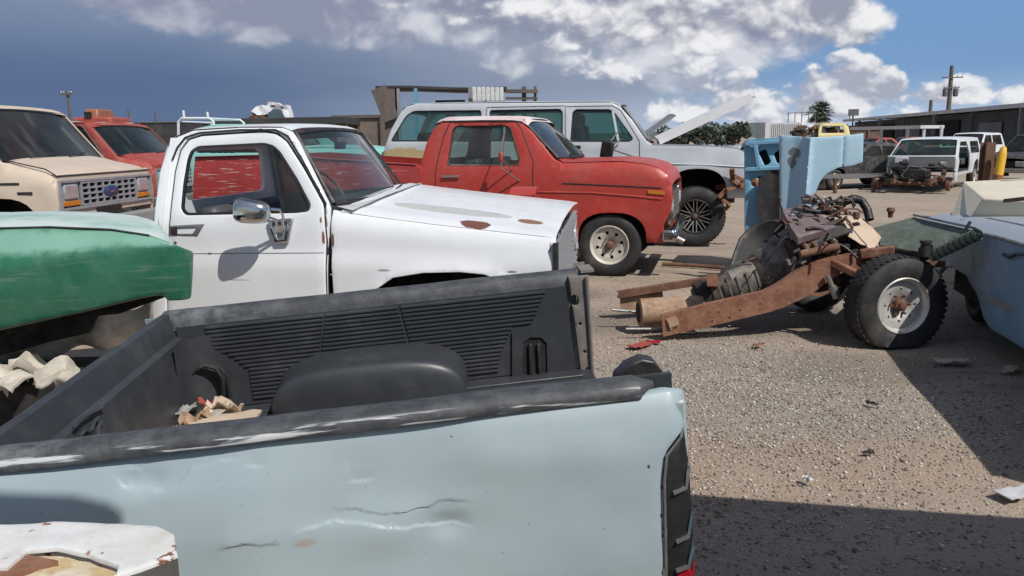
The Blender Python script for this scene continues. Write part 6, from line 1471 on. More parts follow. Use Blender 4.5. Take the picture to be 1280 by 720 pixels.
# ================================================================ blue saloon on the right edge
def blue_car():
    fr = Fr(3.82, 6.95, -104); P = lambda pts, y=0.: fr.ys(pts, y); WD = 1.8
    root = tag(empty('blue_saloon', fr.m), 'worn blue saloon with cream vinyl roof at the right edge', 'car')
    e = P([(1150, 275), (1183, 282), (1215, 289), (1250, 297), (1280, 306), (1330, 322)]); e += [(e[-1][0]+.7, e[-1][1]-.01), (e[-1][0]+1.6, e[-1][1]-.02)]
    xl = e[0][0]
    low = [(e[-1][0], .30)]+P([(1330, 470), (1280, 441), (1250, 422), (1234, 413), (1224, 398), (1218, 368), (1206, 346), (1190, 335), (1178, 334)])
    ol = e+low+[(low[-1][0]-.25, low[-1][1]-.12), (low[-1][0]-.30, .42), (xl-.15, .42), (xl-.15, e[0][1]-.05)]
    def f(x, z):
        y = .07*max(0, (.75-z))**1.5+.01*mnoise.noise(Vector((x*3, z*4, 7)))
        y += .02*math.exp(-(((x-fr.y(1245, 380)[0])/.12)**2+((z-fr.y(1245, 380)[1])/.05)**2))
        y += .025*max(0, z-.86)
        return (x, y, z)
    mb = MB(); mb.panel(rounded(ol, .01, 1), f, t=.03, res=.05, roll=.012); side = mb.build('side_panel', 'carblue', root, smooth=50)
    mb = MB(); mb.tube([(x, f(x, z)[1]-.004, z) for x, z in e], .012, 6); mb.build('chrome_strip', 'dullmetal', side)
    mb = MB(); mb.tube([(fr.y(px, py)[0], -.02, fr.y(px, py)[1]) for px, py in [(1258, 318), (1266, 322), (1275, 317), (1300, 320)]], .012, 6); mb.build('door_handle', 'black', side)
    mb = MB(); mb.panel(P([(1224, 374), (1240, 373), (1262, 382), (1268, 390), (1250, 386)]), lambda x, z: (x, f(x, z)[1]-.003, z), t=.003, res=.05); mb.build('dent_patch', 'grey', side)  # flat grey patch laid over the dent in the side
    # deck: grey blue top behind the strip
    near = [(x, f(x, z)[1], z) for x, z in e]
    far = [(x, WD-.02, z+.02) for x, z in e]
    mb = MB(); loft_top(mb, near, far, crown=.05, edge=.05, nv=14); mb.build('deck', 'greyblue', root, smooth=60)
    a = fr.z(1196, 278, e[0][1]+.10); b = fr.z(1280, 276, e[0][1]+.10)
    # cream roof quarter standing on the deck
    q = lambda px, py, y: Vector((fr.y(px, py, y)[0], y, fr.y(px, py, y)[1]))
    def t(px, py, z): x, y = fr.z(px, py, z); return Vector((x, y, z))
    zr = e[0][1]+.27
    A, B, C2, D2 = t(1204, 227, zr), t(1330, 213, zr+.02), t(1330, 241, zr), t(1229, 248, zr)
    E2, F2 = t(1209, 277, zr-.22), t(1184, 277, zr-.22)
    G2 = t(1254, 262, zr-.12)
    A2, B2, F3 = A+Vector((-.02, .4, .01)), B+Vector((0, .4, .01)), F2+Vector((-.02, .4, 0)); C3 = C2+Vector((1.2, 0, -.02)); B3 = B+Vector((1.2, 0, 0)); C4, G3 = Vector((C3.x, C3.y-.02, zr-.25)), Vector((E2.x, E2.y, zr-.25))
    mb = MB(); mb.add([A, B3, C3, D2, E2, F2, A2, B3+Vector((0, .4, 0)), F3, C4, G3], [(0, 3, 2, 1), (0, 5, 4, 3), (0, 1, 7, 6), (0, 6, 8, 5), (3, 4, 10, 9, 2)]); o = mb.build('roof', 'cream2', root, smooth=30, bevel=.035)
    mb = MB(); tr = P([(1253, 249.5), (1280, 246.5), (1330, 242)], .40); mb.tube([(x, .42, z-.01) for x, z in tr], .018, 6); mb.build('roof_trim', 'rustdark', root)
    # deck seam
    s0 = [fr.z(px, 277, e[0][1]+.07) for px in (1200, 1240, 1285, 1340)]; mb = MB(); mb.tube([(x, y, e[0][1]+.088) for x, y in s0], .006, 5); mb.build('deck_gap', 'black', root)
    mb = MB(); mb.box((e[2][0]+1.2, .9, .50), (4.2, 1.5, .5)); mb.build('underbody', 'dark', root)
    mb = MB(); ac = (fr.y(1190, 360)[0]); A = [(x, .05, z) for x, z in low[3:]]; strip_between(mb, A, [(x, .5, z) for x, y, z in A]); mb.build('arch_lip', 'black', root)
    far_ = MB(); far_.panel(rounded(ol, .01, 1), lambda x, z: (x, WD-f(x, z)[1], z), inward=(0, -1, 0), t=.03, res=.2); far_.build('side_panel', 'carblue', root)
    for yy, sd in ((.2, -1), (WD-.2, 1)):
        make_wheel(root, (low[-1][0]+2.6, yy, .30), .30, .19, .18, 'steel8', ('tyre', 'dark'), side=sd, lug=0); make_wheel(root, (low[-1][0]+.02, yy+.15*-sd, .30), .30, .19, .18, 'steel8', ('tyre', 'dark'), side=sd, lug=0, hub='dark')
        mb = MB(); mb.lathe([(.12, 0), (.10, .38)], (low[0][0]+.3, yy+.1*sd*-1, 0), 'z', 12); mb.build('stand', 'rustdark', root)
blue_car()
M['orange'] = M['orange']
M['brickish'] = plain('brown block wall', (.15, .09, .07), rough=.9, scale=1)
M['palmleaf'] = plain('palm green', (.06, .085, .045), rough=.7, dust=.25, bmp=0)
M['leaf'] = plain('bush leaves', (.085, .105, .075), rough=.7, dust=.2, bmp=0, scale=1.2, var=.5)  # base lightened to carry the haze over the far bushes
M['hill'] = plain('far scrub hill', (.085, .115, .115), rough=.95, scale=.01, var=.3, dust=.2, bmp=0)
M['rustbrown'] = rusty('brown steel', (.10, .055, .035), (.15, .085, .05), (.06, .035, .025))
# ================================================================ stripped white SUV facing us on the right
def stripped_suv():
    o = at_z(1106, 238, 0); fr = Fr(o[0], o[1], -129); WD = 1.85
    top = [(-4.1, .62), (-4.1, 1.0), (-3.95, 1.42), (-3.85, 1.50), (-2.4, 1.52), (-.95, 1.50), (-.80, 1.46), (-.12, 1.0), (.0, .97), (.02, .60)]
    w1 = rounded([(-3.80, 1.04), (-3.78, 1.40), (-2.45, 1.40), (-2.30, 1.04)], .04, 2)
    d1 = [(-2.10, .52), (-2.10, 1.05), (-1.95, 1.40), (-1.00, 1.40), (-.40, 1.0), (-.40, .52)]
    root, side, f, yw = vehicle('stripped_suv', 'stripped white two-door utility without front wings, hood or door', 'car wreck', fr, WD, top, .45, [(-3.1, .42, .40)], [w1, d1], 'white', 1.0, .12, 1.5,
        [(-4.05, 1.25), (-3.95, 1.42), (-3.85, 1.50), (-2.4, 1.52), (-.95, 1.50), (-.78, 1.45)], 'white', None, ws=((-.12, 1.0), (-.80, 1.45)), wsglass='glassteal', inside=(-3.9, -.3, 1.0), glasses=False,
        wheels=[(-3.1, .33, .33, .2, .2, 'steel8', ('tyre', 'rim'), 0)], crease=.85)
    for yy in (0.02, WD-.02):
        g = MB(); g.panel(w1, lambda x, z: (x, yw(z)+.01 if yy < 1 else WD-yw(z)-.01, z), t=.003, res=.5); g.build('window_glass', 'glassteal', root)
    mb = MB(); mb.box((-4.08, WD/2, .85), (.05, WD-.1, .7)); mb.build('tailgate', 'white', root)
    mb = MB(); mb.box((.03, WD/2, .83), (.05, WD-.04, .30)); mb.build('firewall', 'grey', root, bevel=.02)
    mb = MB(); mb.box((-.05, WD/2, 1.0), (.22, WD-.06, .05)); mb.build('cowl', 'white', root, bevel=.02)
    mb = MB(); mb.box((.07, .42, .90), (.03, .36, .16)); mb.build('heater_cover', 'white', root, bevel=.01)
    rn = random.Random(4)
    mb = MB(); mb.box((.35, WD/2, .48), (.6, .6, .34)); mb.build('engine_block', 'grease', root, bevel=.03)
    for i in range(44):
        mb = MB(); p = Vector((rn.uniform(.08, 1.0), rn.uniform(.1, WD-.1), rn.uniform(.32, .86 if i % 2 else .62))); mb.box(p, (rn.uniform(.06, .22), rn.uniform(.05, .25), rn.uniform(.04, .14)), Matrix.Rotation(rn.uniform(0, 3), 3, 'Z') @ Matrix.Rotation(rn.uniform(-.6, .6), 3, 'X')); mb.build('engine_part', rn.choice(['rustdark', 'grease', 'grease', 'dullmetal', 'black']), root, bevel=.01)
    for i in range(14):
        a = Vector((rn.uniform(.05, .8), rn.uniform(.1, WD-.1), rn.uniform(.4, .85))); b = a+Vector((rn.uniform(-.1, .4), rn.uniform(-.4, .4), rn.uniform(-.3, .1))); c = b+Vector((rn.uniform(-.1, .3), rn.uniform(-.3, .3), rn.uniform(-.25, .1))); mb = MB(); mb.tube([a, b, c], .018, 6); mb.build('hose', rn.choice(['black', 'rustdark', 'dullmetal']), root)
    mb = MB(); mb.box((.45, .45, .34), (1.3, .09, .14)); mb.build('frame_rail', 'rustdark', root); mb = MB(); mb.box((.45, WD-.45, .34), (1.3, .09, .14)); mb.build('frame_rail', 'rustdark', root)
    mb = MB(); mb.tube([(.72, .05, .26), (.72, WD-.05, .26)], .06, 10); mb.build('axle', 'rustdark', root)
    for yy in (.02, WD-.02):
        mb = MB(); mb.lathe([(.02, -.08), (.15, -.06), (.16, .03), (.08, .05), (.06, .10)], (.72, yy, .22), 'y', 16); mb.build('hub', 'rustdark', root)
    mb = MB(); mb.box((-.15, WD-.03, .55), (.22, .05, .5)); mb.build('wing_stub', 'white', root)
stripped_suv()
# ================================================================ simple saloons and utilities of the far rows
def saloon(name, label, px, py, yaw, col, group=None, h=1.42, glass_='glassdark', roofcol=None, L=4.6, cat='car', wagon=False, jack=0.0, patch=None):
    o = at_z(px, py, 0); fr = Fr(o[0], o[1], yaw, oz=jack); k = L/4.6
    if wagon: top = [(-2.3, .6), (-2.3, .98), (-2.1, h-.05), (-1.9, h), (.1, h), (.15, h-.02), (.85, 1.0), (2.05, .96), (2.25, .85), (2.3, .5)]; ws = ((.82, .99), (.20, h-.05)); rf = [(-2.2, 1.2), (-2.1, h-.05), (-1.9, h), (-.8, h+.02), (.1, h), (.22, h-.05)]; wn = [[(-2.05, 1.02), (-1.95, h-.1), (-.75, h-.1), (-.75, 1.02)], [(-.65, 1.02), (-.65, h-.1), (.08, h-.1), (.62, 1.02)]]
    else: top = [(-2.3, .55), (-2.28, .90), (-2.2, .94), (-1.45, .97), (-.95, h-.03), (-.8, h), (.0, h), (.12, h-.03), (.78, .97), (2.05, .90), (2.25, .80), (2.3, .5)]; ws = ((.76, .96), (.14, h-.05)); rf = [(-1.0, h-.07), (-.93, h-.02), (-.8, h), (-.4, h+.01), (.0, h), (.16, h-.05)]; wn = [[(-1.15, 1.0), (-.85, h-.09), (-.42, h-.09), (-.42, 1.0)], [(-.34, 1.0), (-.34, h-.09), (.02, h-.09), (.55, 1.0)]]
    S = lambda l: [(x*k, z) for x, z in l]
    hood = S([(.80, .975), (1.4, .95), (2.05, .90), (2.25, .80)])
    root, side, f, yw = vehicle(name, label, cat, fr, 1.75, S(top), .32, [(1.42*k, .36, .34), (-1.38*k, .36, .34)], [S(w) for w in wn], col, 1.0, .14, h, S(rf), roofcol, hood, None, 0, None if wagon else S([(-2.25, .92), (-2.2, .94), (-1.45, .97)]), (tuple(np.array(ws[0])*(k, 1)), tuple(np.array(ws[1])*(k, 1))), glass_,
        inside=(-1.6*k, .7*k, .95), wheels=[(1.42*k, .31, .31, .19, .18, 'steel8', ('tyre', 'dullmetal'), 0), (-1.38*k, .31, .31, .19, .18, 'steel8', ('tyre', 'dullmetal'), 0)], group=group, res=.2)
    mb = MB(); mb.box((2.27*k, .87, .62), (.06, 1.5, .24)); mb.build('grille', 'dark', root)
    mb = MB(); mb.box((2.36*k, .87, .45), (.14, 1.75, .14)); mb.build('bumper', 'dullmetal', root, bevel=.03)
    for y in (.25, 1.5):
        mb = MB(); mb.box((2.30*k, y, .66), (.04, .28, .16)); mb.build('headlamp', 'lampglass', root, bevel=.02)
    if not wagon:
        mb = MB(); a, b = Vector((-1.43*k, .12, .98)), Vector((-.97*k, .26, h-.06)); mb.grid(lambda u, v: a.lerp(b, v)+Vector((0, (1.75-2*(a.lerp(b, v).y))*u, 0)), 6, 4, thick=(.004, 0, .003)); mb.build('rear_glass', 'glassdark', root)
    mb = MB(); mb.box((-2.28*k, .87, .70), (.05, 1.6, .45)); mb.build('rear_panel', col, root)
    return root
G = 'scrapped cars in the far rows'
saloon('saloon_wreck', 'dark saloon with open dark bodywork between blue wing and stripped SUV', 1040, 232, -160, 'darkpaint', G, h=1.38)
saloon('saloon_wreck', 'pale blue saloon roof just left of the blue cab shell', 935, 196, -170, 'greyblue', G)
saloon('saloon_wreck', 'white saloon roof below the bushes behind the grey wagon hood', 880, 194, -175, 'silver', G)
saloon('wagon_wreck', 'white wagon with roof rails parked behind the stripped SUV', 1188, 206, -140, 'white', G, h=1.62, wagon=True)
saloon('wagon_wreck', 'dark wagon beyond the yellow post', 1262, 226, -150, 'darkpaint', G, h=1.55, wagon=True)
saloon('saloon_wreck', 'maroon saloon row end left of the pale canopy', 1080, 198, -165, 'redold', G, h=1.4)
saloon('saloon_wreck', 'low brown saloon under the pale canopy', 1120, 196, -165, 'orange', G, h=1.4)
saloon('wagon_wreck', 'dull grey wagon mostly hidden behind the raised white hood', 790, 205, -8, 'grey', G, h=1.65, wagon=True)
def raised_hood():
    a = at_y(803, 172, 17.0); b = at_y(844, 143, 17.0)
    a, b = Vector(a), Vector(b); d = b-a; L = d.length; d.normalize(); n = Vector((-d.z, 0, d.x))
    mb = MB(); mb.grid(lambda u, v: d*(L*u)+Vector((.1*v, 1.5*v, 0))+n*.04*math.sin(math.pi*v), 8, 8, thick=-n*.04); o = mb.build('detached_hood', 'grey', None, loc=a); tag(o, 'dull grey hood standing open behind the white raised hood', 'car hood')
    mb = MB(); mb.tube([(.35, .1, -.9), tuple(d*(L*.5)+Vector((0, .1, 0)))], .02, 6); mb.tube([(.1, .1, -.9), (.02, .1, 0)], .02, 6); mb.build('hood_prop', 'rustdark', o)
raised_hood()
# ================================================================ yellow cab perched on a dark truck
def yellow_cab():
    o = at_y(1022, 178, 24); fr = Fr(o[0], 24, -12, oz=1.15); WD = 1.7
    P = lambda pts: fr.ys(pts, .05)
    mz = fr.y(1040, 174)[1]
    top = [(0, mz), (.02, mz+.28), (.06, mz+.40), (.15, mz+.46), (.75, mz+.45), (.85, mz+.36), (.9, mz+.1), (1.02, mz+.05), (1.02, mz)]
    w = [(.10, mz+.18), (.12, mz+.38), (.68, mz+.38), (.74, mz+.18)]
    root, side, f, yw = vehicle('yellow_cab_shell', 'pale yellow cab shell perched on a dark wreck behind the light blue wing', 'car wreck', fr, WD, [(x*1.0, z) for x, z in top], mz-.12, [], [w], 'yellow', mz+.12, .12, mz+.46, [(.03, mz+.3), (.06, mz+.40), (.15, mz+.46), (.75, mz+.45), (.87, mz+.36)], 'yellow', None, ws=((.95, mz+.08), (.84, mz+.40)), wsglass=None, inside=None, glasses=False)
    mb = MB(); mb.box((.45, WD/2, mz+.02), (.8, WD-.3, .2)); mb.build('seat', 'bare', root, bevel=.05)
    o2 = at_y(1005, 180, 24.3); root = saloon('saloon_wreck', 'dark wreck carrying the yellow cab shell', 1000, 222, -12, 'darkpaint', G, h=1.5, wagon=True)
yellow_cab()
# ================================================================ long warehouse on the right
def warehouse():
    A = Vector(at_y(1290, 131, 70)); B = Vector(at_y(1068, 150, 127)); H = A.z
    A = Vector((A.x+(A.x-B.x)*.6, A.y+(A.y-B.y)*.6, 0)); B = Vector((B.x, B.y, 0)); d = (B-A).normalized(); n = Vector((d.y, -d.x, 0)); L = (B-A).length
    if n.dot(Vector((0, -1, 0))) > 0: pass
    n = n if n.x > 0 else -n        # away from us
    root = tag(empty('warehouse', loc=A, rot=(0, 0, math.atan2(d.y, d.x))), 'long low grey warehouse with pale roof edge under the utility pole', 'warehouse')
    sg = 1 if Vector((-d.y, d.x, 0)).dot(n) > 0 else -1
    mb = MB(); mb.box((L/2, sg*9, H/2-.15), (L, 17.8, H-.3)); mb.build('wall', 'shedwall', root)
    mb = MB(); mb.add([(-.5, -sg*1.6, H-.25), (L+.5, -sg*1.6, H-.25), (L+.5, sg*18, H+.55), (-.5, sg*18, H+.55), (-.5, -sg*1.6, H+.12), (L+.5, -sg*1.6, H+.12), (L+.5, sg*18, H+.8), (-.5, sg*18, H+.8)], [(0, 1, 2, 3), (7, 6, 5, 4), (0, 4, 5, 1), (1, 5, 6, 2), (2, 6, 7, 3), (3, 7, 4, 0)]); mb.build('roof', 'roofedge', root)
    for i in range(9):
        x = L*(.03+.11*i); mb = MB(); mb.box((x, -sg*1.35, H/2), (.28, .28, H-.25)); mb.build('post', 'shedpale' if i % 2 else 'shedwall', root)
    for i, (a, w, h, m) in enumerate(((.20, 8, 3.0, 'dark'), (.33, 9, 3.2, 'dark'), (.46, 5, 2.6, 'shedpale'), (.58, 7, 3.0, 'dark'), (.70, 5, 2.6, 'shedpale'), (.82, 7, 3.0, 'dark'))):
        mb = MB(); mb.box((L*a, -sg*.06, h/2), (w, .10, h)); o = mb.build('door', m, root)  # dark ones stand for open doorways, interior gloom put into the colour
    mb = MB(); mb.box((L+4, sg*5, H*.40), (8, 8, H*.8)); mb.build('annex', 'brickish', root)
warehouse()
def canopy():
    a, b = at_y(1078, 162, 45), at_y(1166, 157, 42); z = (a[2]+b[2])/2
    root = tag(empty('canopy', loc=((a[0]+b[0])/2, (a[1]+b[1])/2, 0)), 'flat pale canopy frame on thin posts in front of the warehouse', 'canopy'); c = np.array(root.location)
    mb = MB(); mb.bar(np.array((a[0], a[1], z))-c, np.array((b[0], b[1], z))-c, 2.6, .16); mb.build('roof', 'roofedge', root)
    for t in (.15, .52, .74, .97):
        p = a+(b-a)*t-c; mb = MB(); mb.box((p[0], p[1]-1.1, z/2), (.12, .12, z)); mb.build('post', 'roofedge', root)
canopy()
# ================================================================ poles, palm, billboard
def pole(label, x0, y0, x1, y1, D, arms=(), r=.14, cans=()):
    t = Vector(at_y(x0, y0, D)); b = Vector((t.x, t.y, 0)); root = tag(empty('utility_pole', loc=b), label, 'utility pole')
    mb = MB(); mb.tube([(0, 0, 0), (0, 0, t.z)], [r, r*.7], 10); mb.build('post', 'wood', root)
    for (py, w) in arms:
        z = at_y(x0, py, D)[2]; mb = MB(); mb.box((0, -r, z), (w, .10, .12)); mb.build('crossarm', 'wood', root)
        for s in (-1, -.5, .5, 1):
            i = MB(); i.lathe([(.05, 0), (.06, .08), (.03, .16), (.002, .18)], (s*w*.47, -r, z+.06), 'z', 8); i.build('insulator', 'dullmetal', root)
    for (px, py) in cans:
        p = at_y(px, py, D); mb = MB(); mb.lathe([(.002, -.45), (.28, -.42), (.28, .40), (.2, .46), (.002, .46)], (p[0]-t.x, -.25, p[2]), 'z', 14); mb.build('transformer', 'shedwall', root)
pole('tall dark utility pole with transformers behind the warehouse roof', 1190, 82, 1186, 135, 95, arms=((97, 2.4), (110, 1.8)), r=.30, cans=((1180, 116), (1193, 116)))
pole('short dark pole stub rising behind the warehouse roof', 1164, 125, 1163, 135, 100, r=.28)
pole('thin utility pole above the tan van', 84, 114, 90, 140, 60, arms=((118, .8),), r=.13)
pole('faint thin pole far beyond the red van', 160, 136, 160, 152, 120, r=.14)
pole('faint thin pole left of the white pipe rack', 193, 138, 193, 152, 120, r=.14)
def palm():
    D = 110; c = Vector(at_y(1025, 140, D)); root = tag(empty('palm_tree', loc=(c.x, c.y, 0)), 'lone fan palm above the yellow cab shell', 'palm tree'); rn = random.Random(6)
    mb = MB(); mb.tube([(0, 0, 0), (.1, 0, c.z*.5), (0, 0, c.z)], [.32, .24, .26], 10); mb.build('trunk', 'wood', root)
    mb = MB()
    for i in range(110):
        az = rn.uniform(0, 6.28); el = rn.uniform(-.9, 1.35); L = rn.uniform(1.5, 2.3); d = Vector((math.cos(az)*math.cos(el), math.sin(az)*math.cos(el), math.sin(el))); s = d.cross(Vector((0, 0, 1))).normalized(); p = Vector((0, 0, c.z))
        pts = [p+d*L*t-Vector((0, 0, .35*t*t)) for t in (0, .55, .8, 1.0)]
        for k in range(9):
            q = (k-4)/4; e = pts[1]+s*q*.1; tip = pts[3]+s*q*.75*L*.55+d*(-abs(q)*.35)-Vector((0, 0, abs(q)*.12)); w = s*.06+Vector((0, 0, .035)); mb.add([e-w, e+w, tip], [(0, 1, 2)])
        mb.tube(pts[:2], .03, 4)
    mb.build('crown', 'palmleaf', root, smooth=0)
palm()
def tree(label, px, top, D, w, name='tree', n=1500, seed=1):
    t = Vector(at_y(px, top, D)); root = tag(empty(name, loc=(t.x, t.y, 0)), label, 'tree', 'bushes beyond the far rows'); rn = random.Random(seed); H = t.z
    mb = MB(); mb.tube([(0, 0, 0), (.1, 0, H*.4), (-.05, 0, H*.75)], [.22, .15, .05], 8)
    for k in range(6): a = k*1.05; mb.tube([(0, 0, H*.35), (math.cos(a)*w*.3, math.sin(a)*w*.3, H*.7)], [.09, .03], 5)
    mb.build('trunk', 'wood', root)
    cl = [(Vector((rn.gauss(0, w*.24), rn.gauss(0, w*.24), H*rn.uniform(.45, .86))), rn.uniform(.16, .30)*w) for _ in range(11)]; mb = MB()
    for i in range(n):
        c, r = rn.choice(cl); p = c+Vector((rn.gauss(0, 1), rn.gauss(0, 1), rn.gauss(0, .8))).normalized()*r*rn.uniform(.5, 1)**.5
        if p.z < .3: continue
        if p.z > H: p.z = H-rn.random()*.2
        a = Vector((rn.uniform(-1, 1), rn.uniform(-1, 1), rn.uniform(-1, 1))).normalized()*rn.uniform(.10, .24)*max(1, w/5); b = a.cross(Vector((rn.uniform(-1, 1), rn.uniform(-1, 1), rn.uniform(-1, 1)))).normalized()*a.length*.6; mb.add([p-a, p+b, p+a, p-b], [(0, 1, 2, 3)])
    mb.build('crown', 'leaf', root, smooth=0)
tree('dark bushy tree right of the raised white hood', 872, 153, 70, 3.2, seed=2)
tree('smaller bush nearest to the raised white hood', 850, 160, 70, 2.6, seed=3)
tree('spiky dark bush left of the pale container', 916, 153, 75, 2.6, seed=4)
tree('low bush between the spiky bush and the tallest bush', 895, 163, 80, 3.2, seed=5)
def billboard():
    D = 120; c = Vector(at_y(1067, 140.5, D)); root = tag(empty('billboard', loc=(c.x, c.y, 0)), 'small dark billboard on a post left of the warehouse roof', 'billboard')
    mb = MB(); mb.box((0, 0, c.z), (1.5, .2, .95)); mb.build('board', 'shedwall', root, bevel=.02)
    mb = MB(); mb.tube([(0, .1, 0), (0, .1, c.z-.4)], .12, 8); mb.tube([(-.5, .1, c.z-1.0), (-.5, .1, c.z-.4)], .06, 6); mb.build('post', 'wood', root)
billboard()
def container():
    D = 60; a, b = at_y(957, 153.5, D), at_y(1003, 153.5, D); L = b[0]-a[0]; root = tag(empty('container', loc=(a[0], D, 0)), 'pale corrugated container behind the blue cab shell', 'container')
    mb = MB(); n = int(L/.14)
    for i in range(n): mb.box((.07+i*.14+.03, -.03, a[2]/2), (.07, .06, a[2]-.2))
    mb.box((L/2, 1.2, a[2]/2), (L, 2.4, a[2]-.02)); mb.build('wall', 'concrete', root)
    mb = MB(); mb.box((.12, -.05, a[2]/2), (.35, .2, a[2])); mb.build('corner_post', 'roofedge', root)
    mb = MB()
    for i in range(5): mb.box((L*.62+i*.5, .1, a[2]+.35), (.05, .05, .7))
    mb.box((L*.62+1.0, .1, a[2]+.68), (2.1, .05, .05)); mb.build('railing', 'shedwall', root)
container()
# ================================================================ hills
def hills():
    mb = MB(); n = 60; ridge = []
    for i in range(n+1):
        px = 560+520*i/n; u = i/n
        py = 169-13*math.exp(-((px-965)/75)**2)-6*math.exp(-((px-880)/90)**2)-2*math.exp(-((px-700)/120)**2)+1.2*mnoise.noise(Vector((px*.05, 0, 2))); py = min(py, 171); ridge.append(at_y(px, py, 1700))
    rows = [[(p[0]*k, p[1]*k, p[2] if k == 1 else (p[2]*.45 if abs(k-.93) < .01 else 0)) for p in ridge] for k in (.86, .93, 1.0, 1.1)]
    for A, B in zip(rows[:-1], rows[1:]): strip_between(mb, A, B)
    tag(mb.build('hills', 'hill', smooth=80), kind='structure')
hills()
# ================================================================ open timber shed, walls and pile in the middle distance
def shed():
    D = 26; P = lambda px, py, d=D: Vector(at_y(px, py, d))
    a, b = P(474, 109), P(671, 109); root = tag(empty('open_shed', loc=(a.x, D, 0)), 'ramshackle open shed with dark flat roof and white corrugated sheets', 'shed'); L = b.x-a.x; z = a.z-.05
    q = lambda px, py, dy=0: Vector((P(px, py).x-a.x, dy, P(px, py).z))
    mb = MB(); mb.grid(lambda u, v: (-.15+L*.84*u, .2+2.8*v, z+.10-.10*u+.02*math.sin(u*7)+.012*math.sin(u*300)+.05*v), 160, 2, thick=(0, 0, -.07)); mb.build('roof', 'darkroof', root)
    for px, w, m in ((487, .42, 'wood'), (496, .14, 'shedpale'), (519, .10, 'midblue'), (588, .14, 'shedpale'), (605, .12, 'wood'), (655, .14, 'wood'), (669, .08, 'wood')):
        x = q(px, 110).x; mb = MB(); mb.box((x, .1, z/2), (w, .16, z)); mb.build('post', m, root)
    mb = MB(); mb.bar(q(474, 110, -.1), q(490, 150, -.1), .12, .5); mb.build('hanging_sheet', 'wood', root)
    for i in range(7):
        px = 593+i*5.6; A, B = q(px, 109.5, -.2), q(px+.5, 127, -.25); mb = MB(); mb.bar(A, B, .13, .05, up=(0, 1, 0)); mb.build('corrugated_strip', 'concrete', root, bevel=.02)
    mb = MB(); mb.bar(q(632, 114, 0), q(672, 114, 0), .3, .10); mb.build('beam', 'wood', root); mb = MB(); mb.bar(q(632, 123, 0), q(672, 123, 0), .1, .07); mb.build('beam', 'wood', root)
    mb = MB(); x0, x1 = q(540, 120).x, q(578, 120).x; mb.box(((x0+x1)/2, 1.4, z-.55), (x1-x0, .5, .45)); mb.box(((x0+x1)/2, 1.4, (z-.7)/2), (.3, .3, z-.75)); mb.build('hanging_crate', 'darkroof', root)
shed()
def far_wall(label, x0, x1, top, D, m, depth=3, name='boundary_wall', cat='wall'):
    a, b = at_y(x0, top, D), at_y(x1, top, D); mb = MB(); L = b[0]-a[0]; mb.box((L/2, depth/2, a[2]/2), (L, depth, a[2])); root = tag(empty(name, loc=(a[0], D, 0)), label, cat)
    mb.build('wall', m, root)
    c = MB(); c.box((L/2, depth/2, a[2]+.06), (L+.2, depth+.2, .12)); c.build('coping', 'wood', root)
    for i in range(max(1, int(L/4))):
        p = MB(); p.box((2+i*4, -.08, a[2]/2), (.2, .16, a[2])); p.build('pier', 'wood', root)
far_wall('brown block wall behind the white pickup windscreen and left of the open shed', 418, 480, 148, 34, 'wall')
far_wall('long low dark shed roofline beyond the red van', 60, 236, 156, 90, 'darkroof', 12, 'low_shed', 'shed')
def scrap_heap():
    D = 24.6; c = Vector(at_y(1012, 170, D)); root = tag(empty('scrap_heap', loc=(c.x, D, 0)), 'heap of dark engine scrap with a white wing left of the yellow cab shell', 'scrap heap', ); rn = random.Random(21)
    mb = MB(); mb.box((0, .5, .7), (1.3, 1.0, 1.4), taper=.8); mb.build('base', 'grease', root, bevel=.08)
    for i in range(34):
        px, py = rn.uniform(994, 1040), rn.uniform(160, 172); p = Vector(at_y(px, py, D-.1*rn.random()))-Vector((c.x, D, 0)); mb = MB(); mb.box(p, (rn.uniform(.1, .4), rn.uniform(.1, .4), rn.uniform(.06, .2)), Matrix.Rotation(rn.uniform(0, 3), 3, 'Z') @ Matrix.Rotation(rn.uniform(-.6, .6), 3, 'Y')); mb.build('scrap_part', rn.choice(['grease', 'rustdark', 'black', 'darkpaint', 'rustdark', 'dullmetal']), root, bevel=.015)
    p = Vector(at_y(1036, 167, D-.4))-Vector((c.x, D, 0)); mb = MB(); mb.grid(lambda u, v: (p.x-.25+.55*u, p.y+.2*v, p.z-.15+.3*v*(1-.5*u)+.05*math.sin(u*7)), 10, 6, thick=(0, .02, 0)); mb.build('white_wing', 'white', root)
scrap_heap()
far_wall('dark low wall behind the yellow cab shell and canopy', 1060, 1100, 163, 80, 'brickish', 4)
